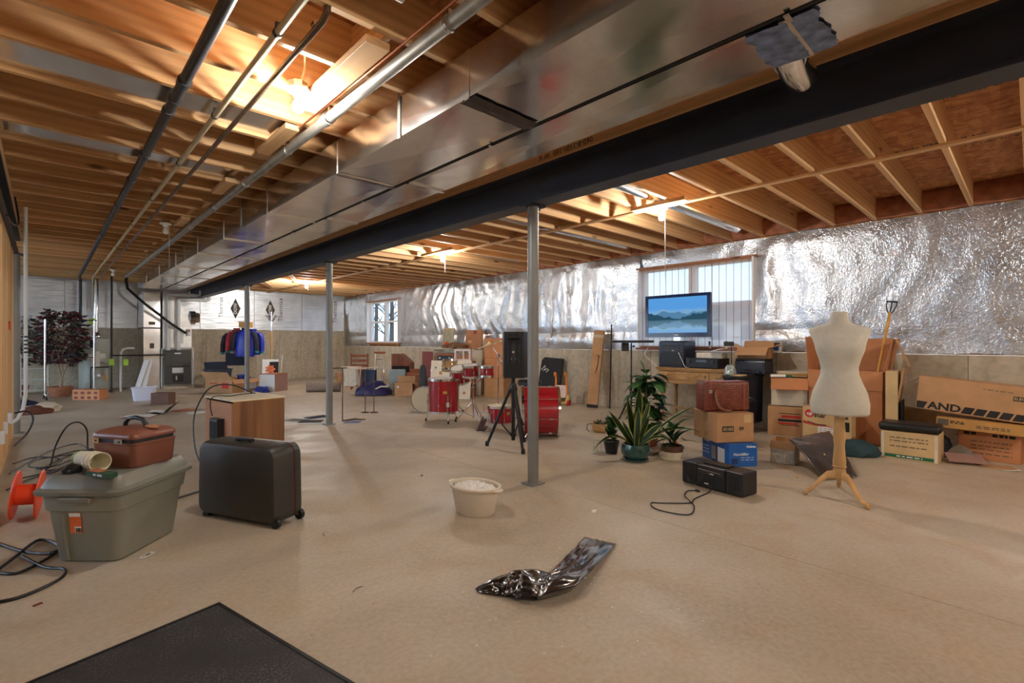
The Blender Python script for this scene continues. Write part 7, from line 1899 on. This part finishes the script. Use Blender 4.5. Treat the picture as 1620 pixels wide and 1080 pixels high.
o = obj('dark_bag', blob(.12, .12, .14, 5.5, .25), M['black_matte'], None, True, loc=(6.33, .60, 0)); o.scale = (.9, .55, 1); tag(o, 'black bag tucked between file box and orange carton', 'bag')
o = thing('torn_carton', 'torn grey cardboard piece on the floor under the long cartons', 'cardboard', (6.02, .42, 0), -70)
obj('sheet', box((.26, .16, .006), (0, 0, .05), rot=(R(18), 0, 0)), M['mauve'], o); obj('curled_sheet', grid(8, 4, lambda u, v: Vector(((u - .5) * .22, .1 + .06 * math.cos(u * 3), .02 + .13 * math.sin(u * PI) * (0.3 + .7 * v)))), M['gray_pipe'], o, True)
o = obj('cardboard_scrap', box((.24, .15, .004), (0, 0, .002)), M['card'], None, loc=(6.05, .22, 0), rot=(0, 0, R(-70))); tag(o, 'flat cardboard scrap on the floor before the orange carton', 'cardboard')
o = obj('paper_scrap', grid(5, 3, lambda u, v: Vector(((u - .5) * .12, (v - .5) * .03, .004 + .012 * u * u))), M['paper'], None, True, loc=(5.95, .12, 0), rot=(0, 0, R(-60))); tag(o, 'curled white paper scrap on the floor at right edge', 'paper')

# ================================================================== FLOOR, MIDDLE FOREGROUND
tb3 = thing('white_tub', 'translucent white plastic tub filled with crumpled plastic', 'tub', (2.02, 2.48, 0), 10)
tb3.scale = (.92, .92, .95)
M['milky'] = simple('milky_plastic', srgb(226, 214, 194), 0.35, 0, 0.04, 5)
bm = bm_new(); add_lathe(bm, [(.0, .0), (.115, .0), (.122, .008), (.15, .165), (.158, .168), (.165, .178), (.165, .188), (.155, .192), (.146, .185), (.142, .165), (.114, .012), (0, .012)], 40, T(), .92, 1.22); obj('body', bm, M['milky'], tb3, True)
for s in (-1, 1): obj('handle_tab', lathe([(0, 0), (.04, 0), (.04, .006), (0, .006)], 16, T((0, s * .205, .176)), 1, .8), M['milky'], tb3)
M['film'] = simple('crumpled_white_film', srgb(240, 234, 224), 0.35, 0, 0.05, 20)
bm = grid(22, 22, lambda u, v: Vector(((u - .5) * .22 * math.sqrt(max(0, 1 - (2 * v - 1) ** 2 * .55)), (v - .5) * .31, .155 + .045 * abs(fbm(u * 6, v * 6, 2.2)) + .03 * (1 - ((2 * u - 1) ** 2 + (2 * v - 1) ** 2) * .6))))
obj('plastic_film', bm, M['film'], tb3, False)
M['bin_bag'] = simple('glossy_black_film', srgb(26, 22, 22), 0.16, 0, 0.3, 12, 0.35, 30, coat=0.6)
E0 = [((1.389,1.703,0.003),(1.378,1.668,0.003)),((1.482,1.698,0.013),(1.401,1.613,0.007)),((1.580,1.684,0.015),(1.429,1.567,0.009)),((1.570,1.666,0.033),(1.433,1.540,0.015)),((1.617,1.630,0.033),(1.449,1.510,0.015)),((1.608,1.612,0.048),(1.449,1.482,0.023)),((1.708,1.554,0.018),(1.497,1.423,0.023)),((1.718,1.547,0.023),(1.506,1.398,0.045)),((1.861,1.600,0.015),(1.664,1.352,0.045)),((2.026,1.655,0.013),(1.857,1.412,0.033)),((2.190,1.722,0.009),(2.239,1.545,0.009))]
def bagf(u, v):
    q = u * (len(E0) - 1); i = min(int(q), len(E0) - 2); f_ = q - i
    a = Vector(E0[i][0]).lerp(Vector(E0[i + 1][0]), f_); b = Vector(E0[i][1]).lerp(Vector(E0[i + 1][1]), f_)
    p = a.lerp(b, v)
    edge = min(1, min(u, 1 - u) * 12)
    p.z = max(.003, p.z + (.012 + .02 * math.sin(PI * v)) * edge * (0.5 + fbm(u * 10, v * 4, 3.1, 3) * 1.4) * .7 + .004 * nz(u * 26, v * 9))
    return p
bg = thing('plastic_bag', 'twisted glossy black plastic bag lying on the floor', 'plastic bag', (0, 0, 0))
obj('film', thick_grid(90, 20, bagf, .0015), M['bin_bag'], bg, True, angle=180)
# bag underside turned to the floor
obj('folded_underside', grid(24, 4, lambda u, v: (lambda p: Vector((p.x, p.y, p.z * (1 - v) ** 1.5 + .002)) + Vector((.02, .05, 0)) * v)(bagf(.60 + .36 * u, 1.0))), M['bin_bag'], bg, True)
for i, (x_, y_, w_, d_, m_, rz_, lab) in enumerate(((2.59, 1.96, .05, .025, 'paper', .4, 'small white paper slip on the floor right of the white tub'), (2.25, 3.45, .05, .02, 'leaf_grey', .9, 'small lilac scrap on the floor behind the white tub'), (1.62, .62, .05, .04, 'card_pale', .2, 'pale scrap on the floor at the bottom edge'))):
    o = obj('paper_scrap', box((w_, d_, .002), (0, 0, .001)), M[m_], None, loc=(x_, y_, 0), rot=(0, 0, rz_)); tag(o, lab, 'scrap')
rnd = random.Random(21)
bm = bm_new()
for i in range(160):
    x_, y_ = rnd.uniform(1.0, 6.0), rnd.uniform(.6, 9.0)
    if rnd.random() < .5: x_, y_ = rnd.gauss(1.75, .3), rnd.gauss(1.45, .25)
    s_ = rnd.uniform(.0015, .004); add_box(bm, (x_, y_, s_ * .3), (s_ * 2, s_ * 1.5, s_ * .6), (0, 0, rnd.uniform(0, 3)))
o = obj('floor_debris', bm, M['paper']); tag(o, 'scatter of tiny pale crumbs on the concrete floor', 'debris'); o['kind'] = 'stuff'
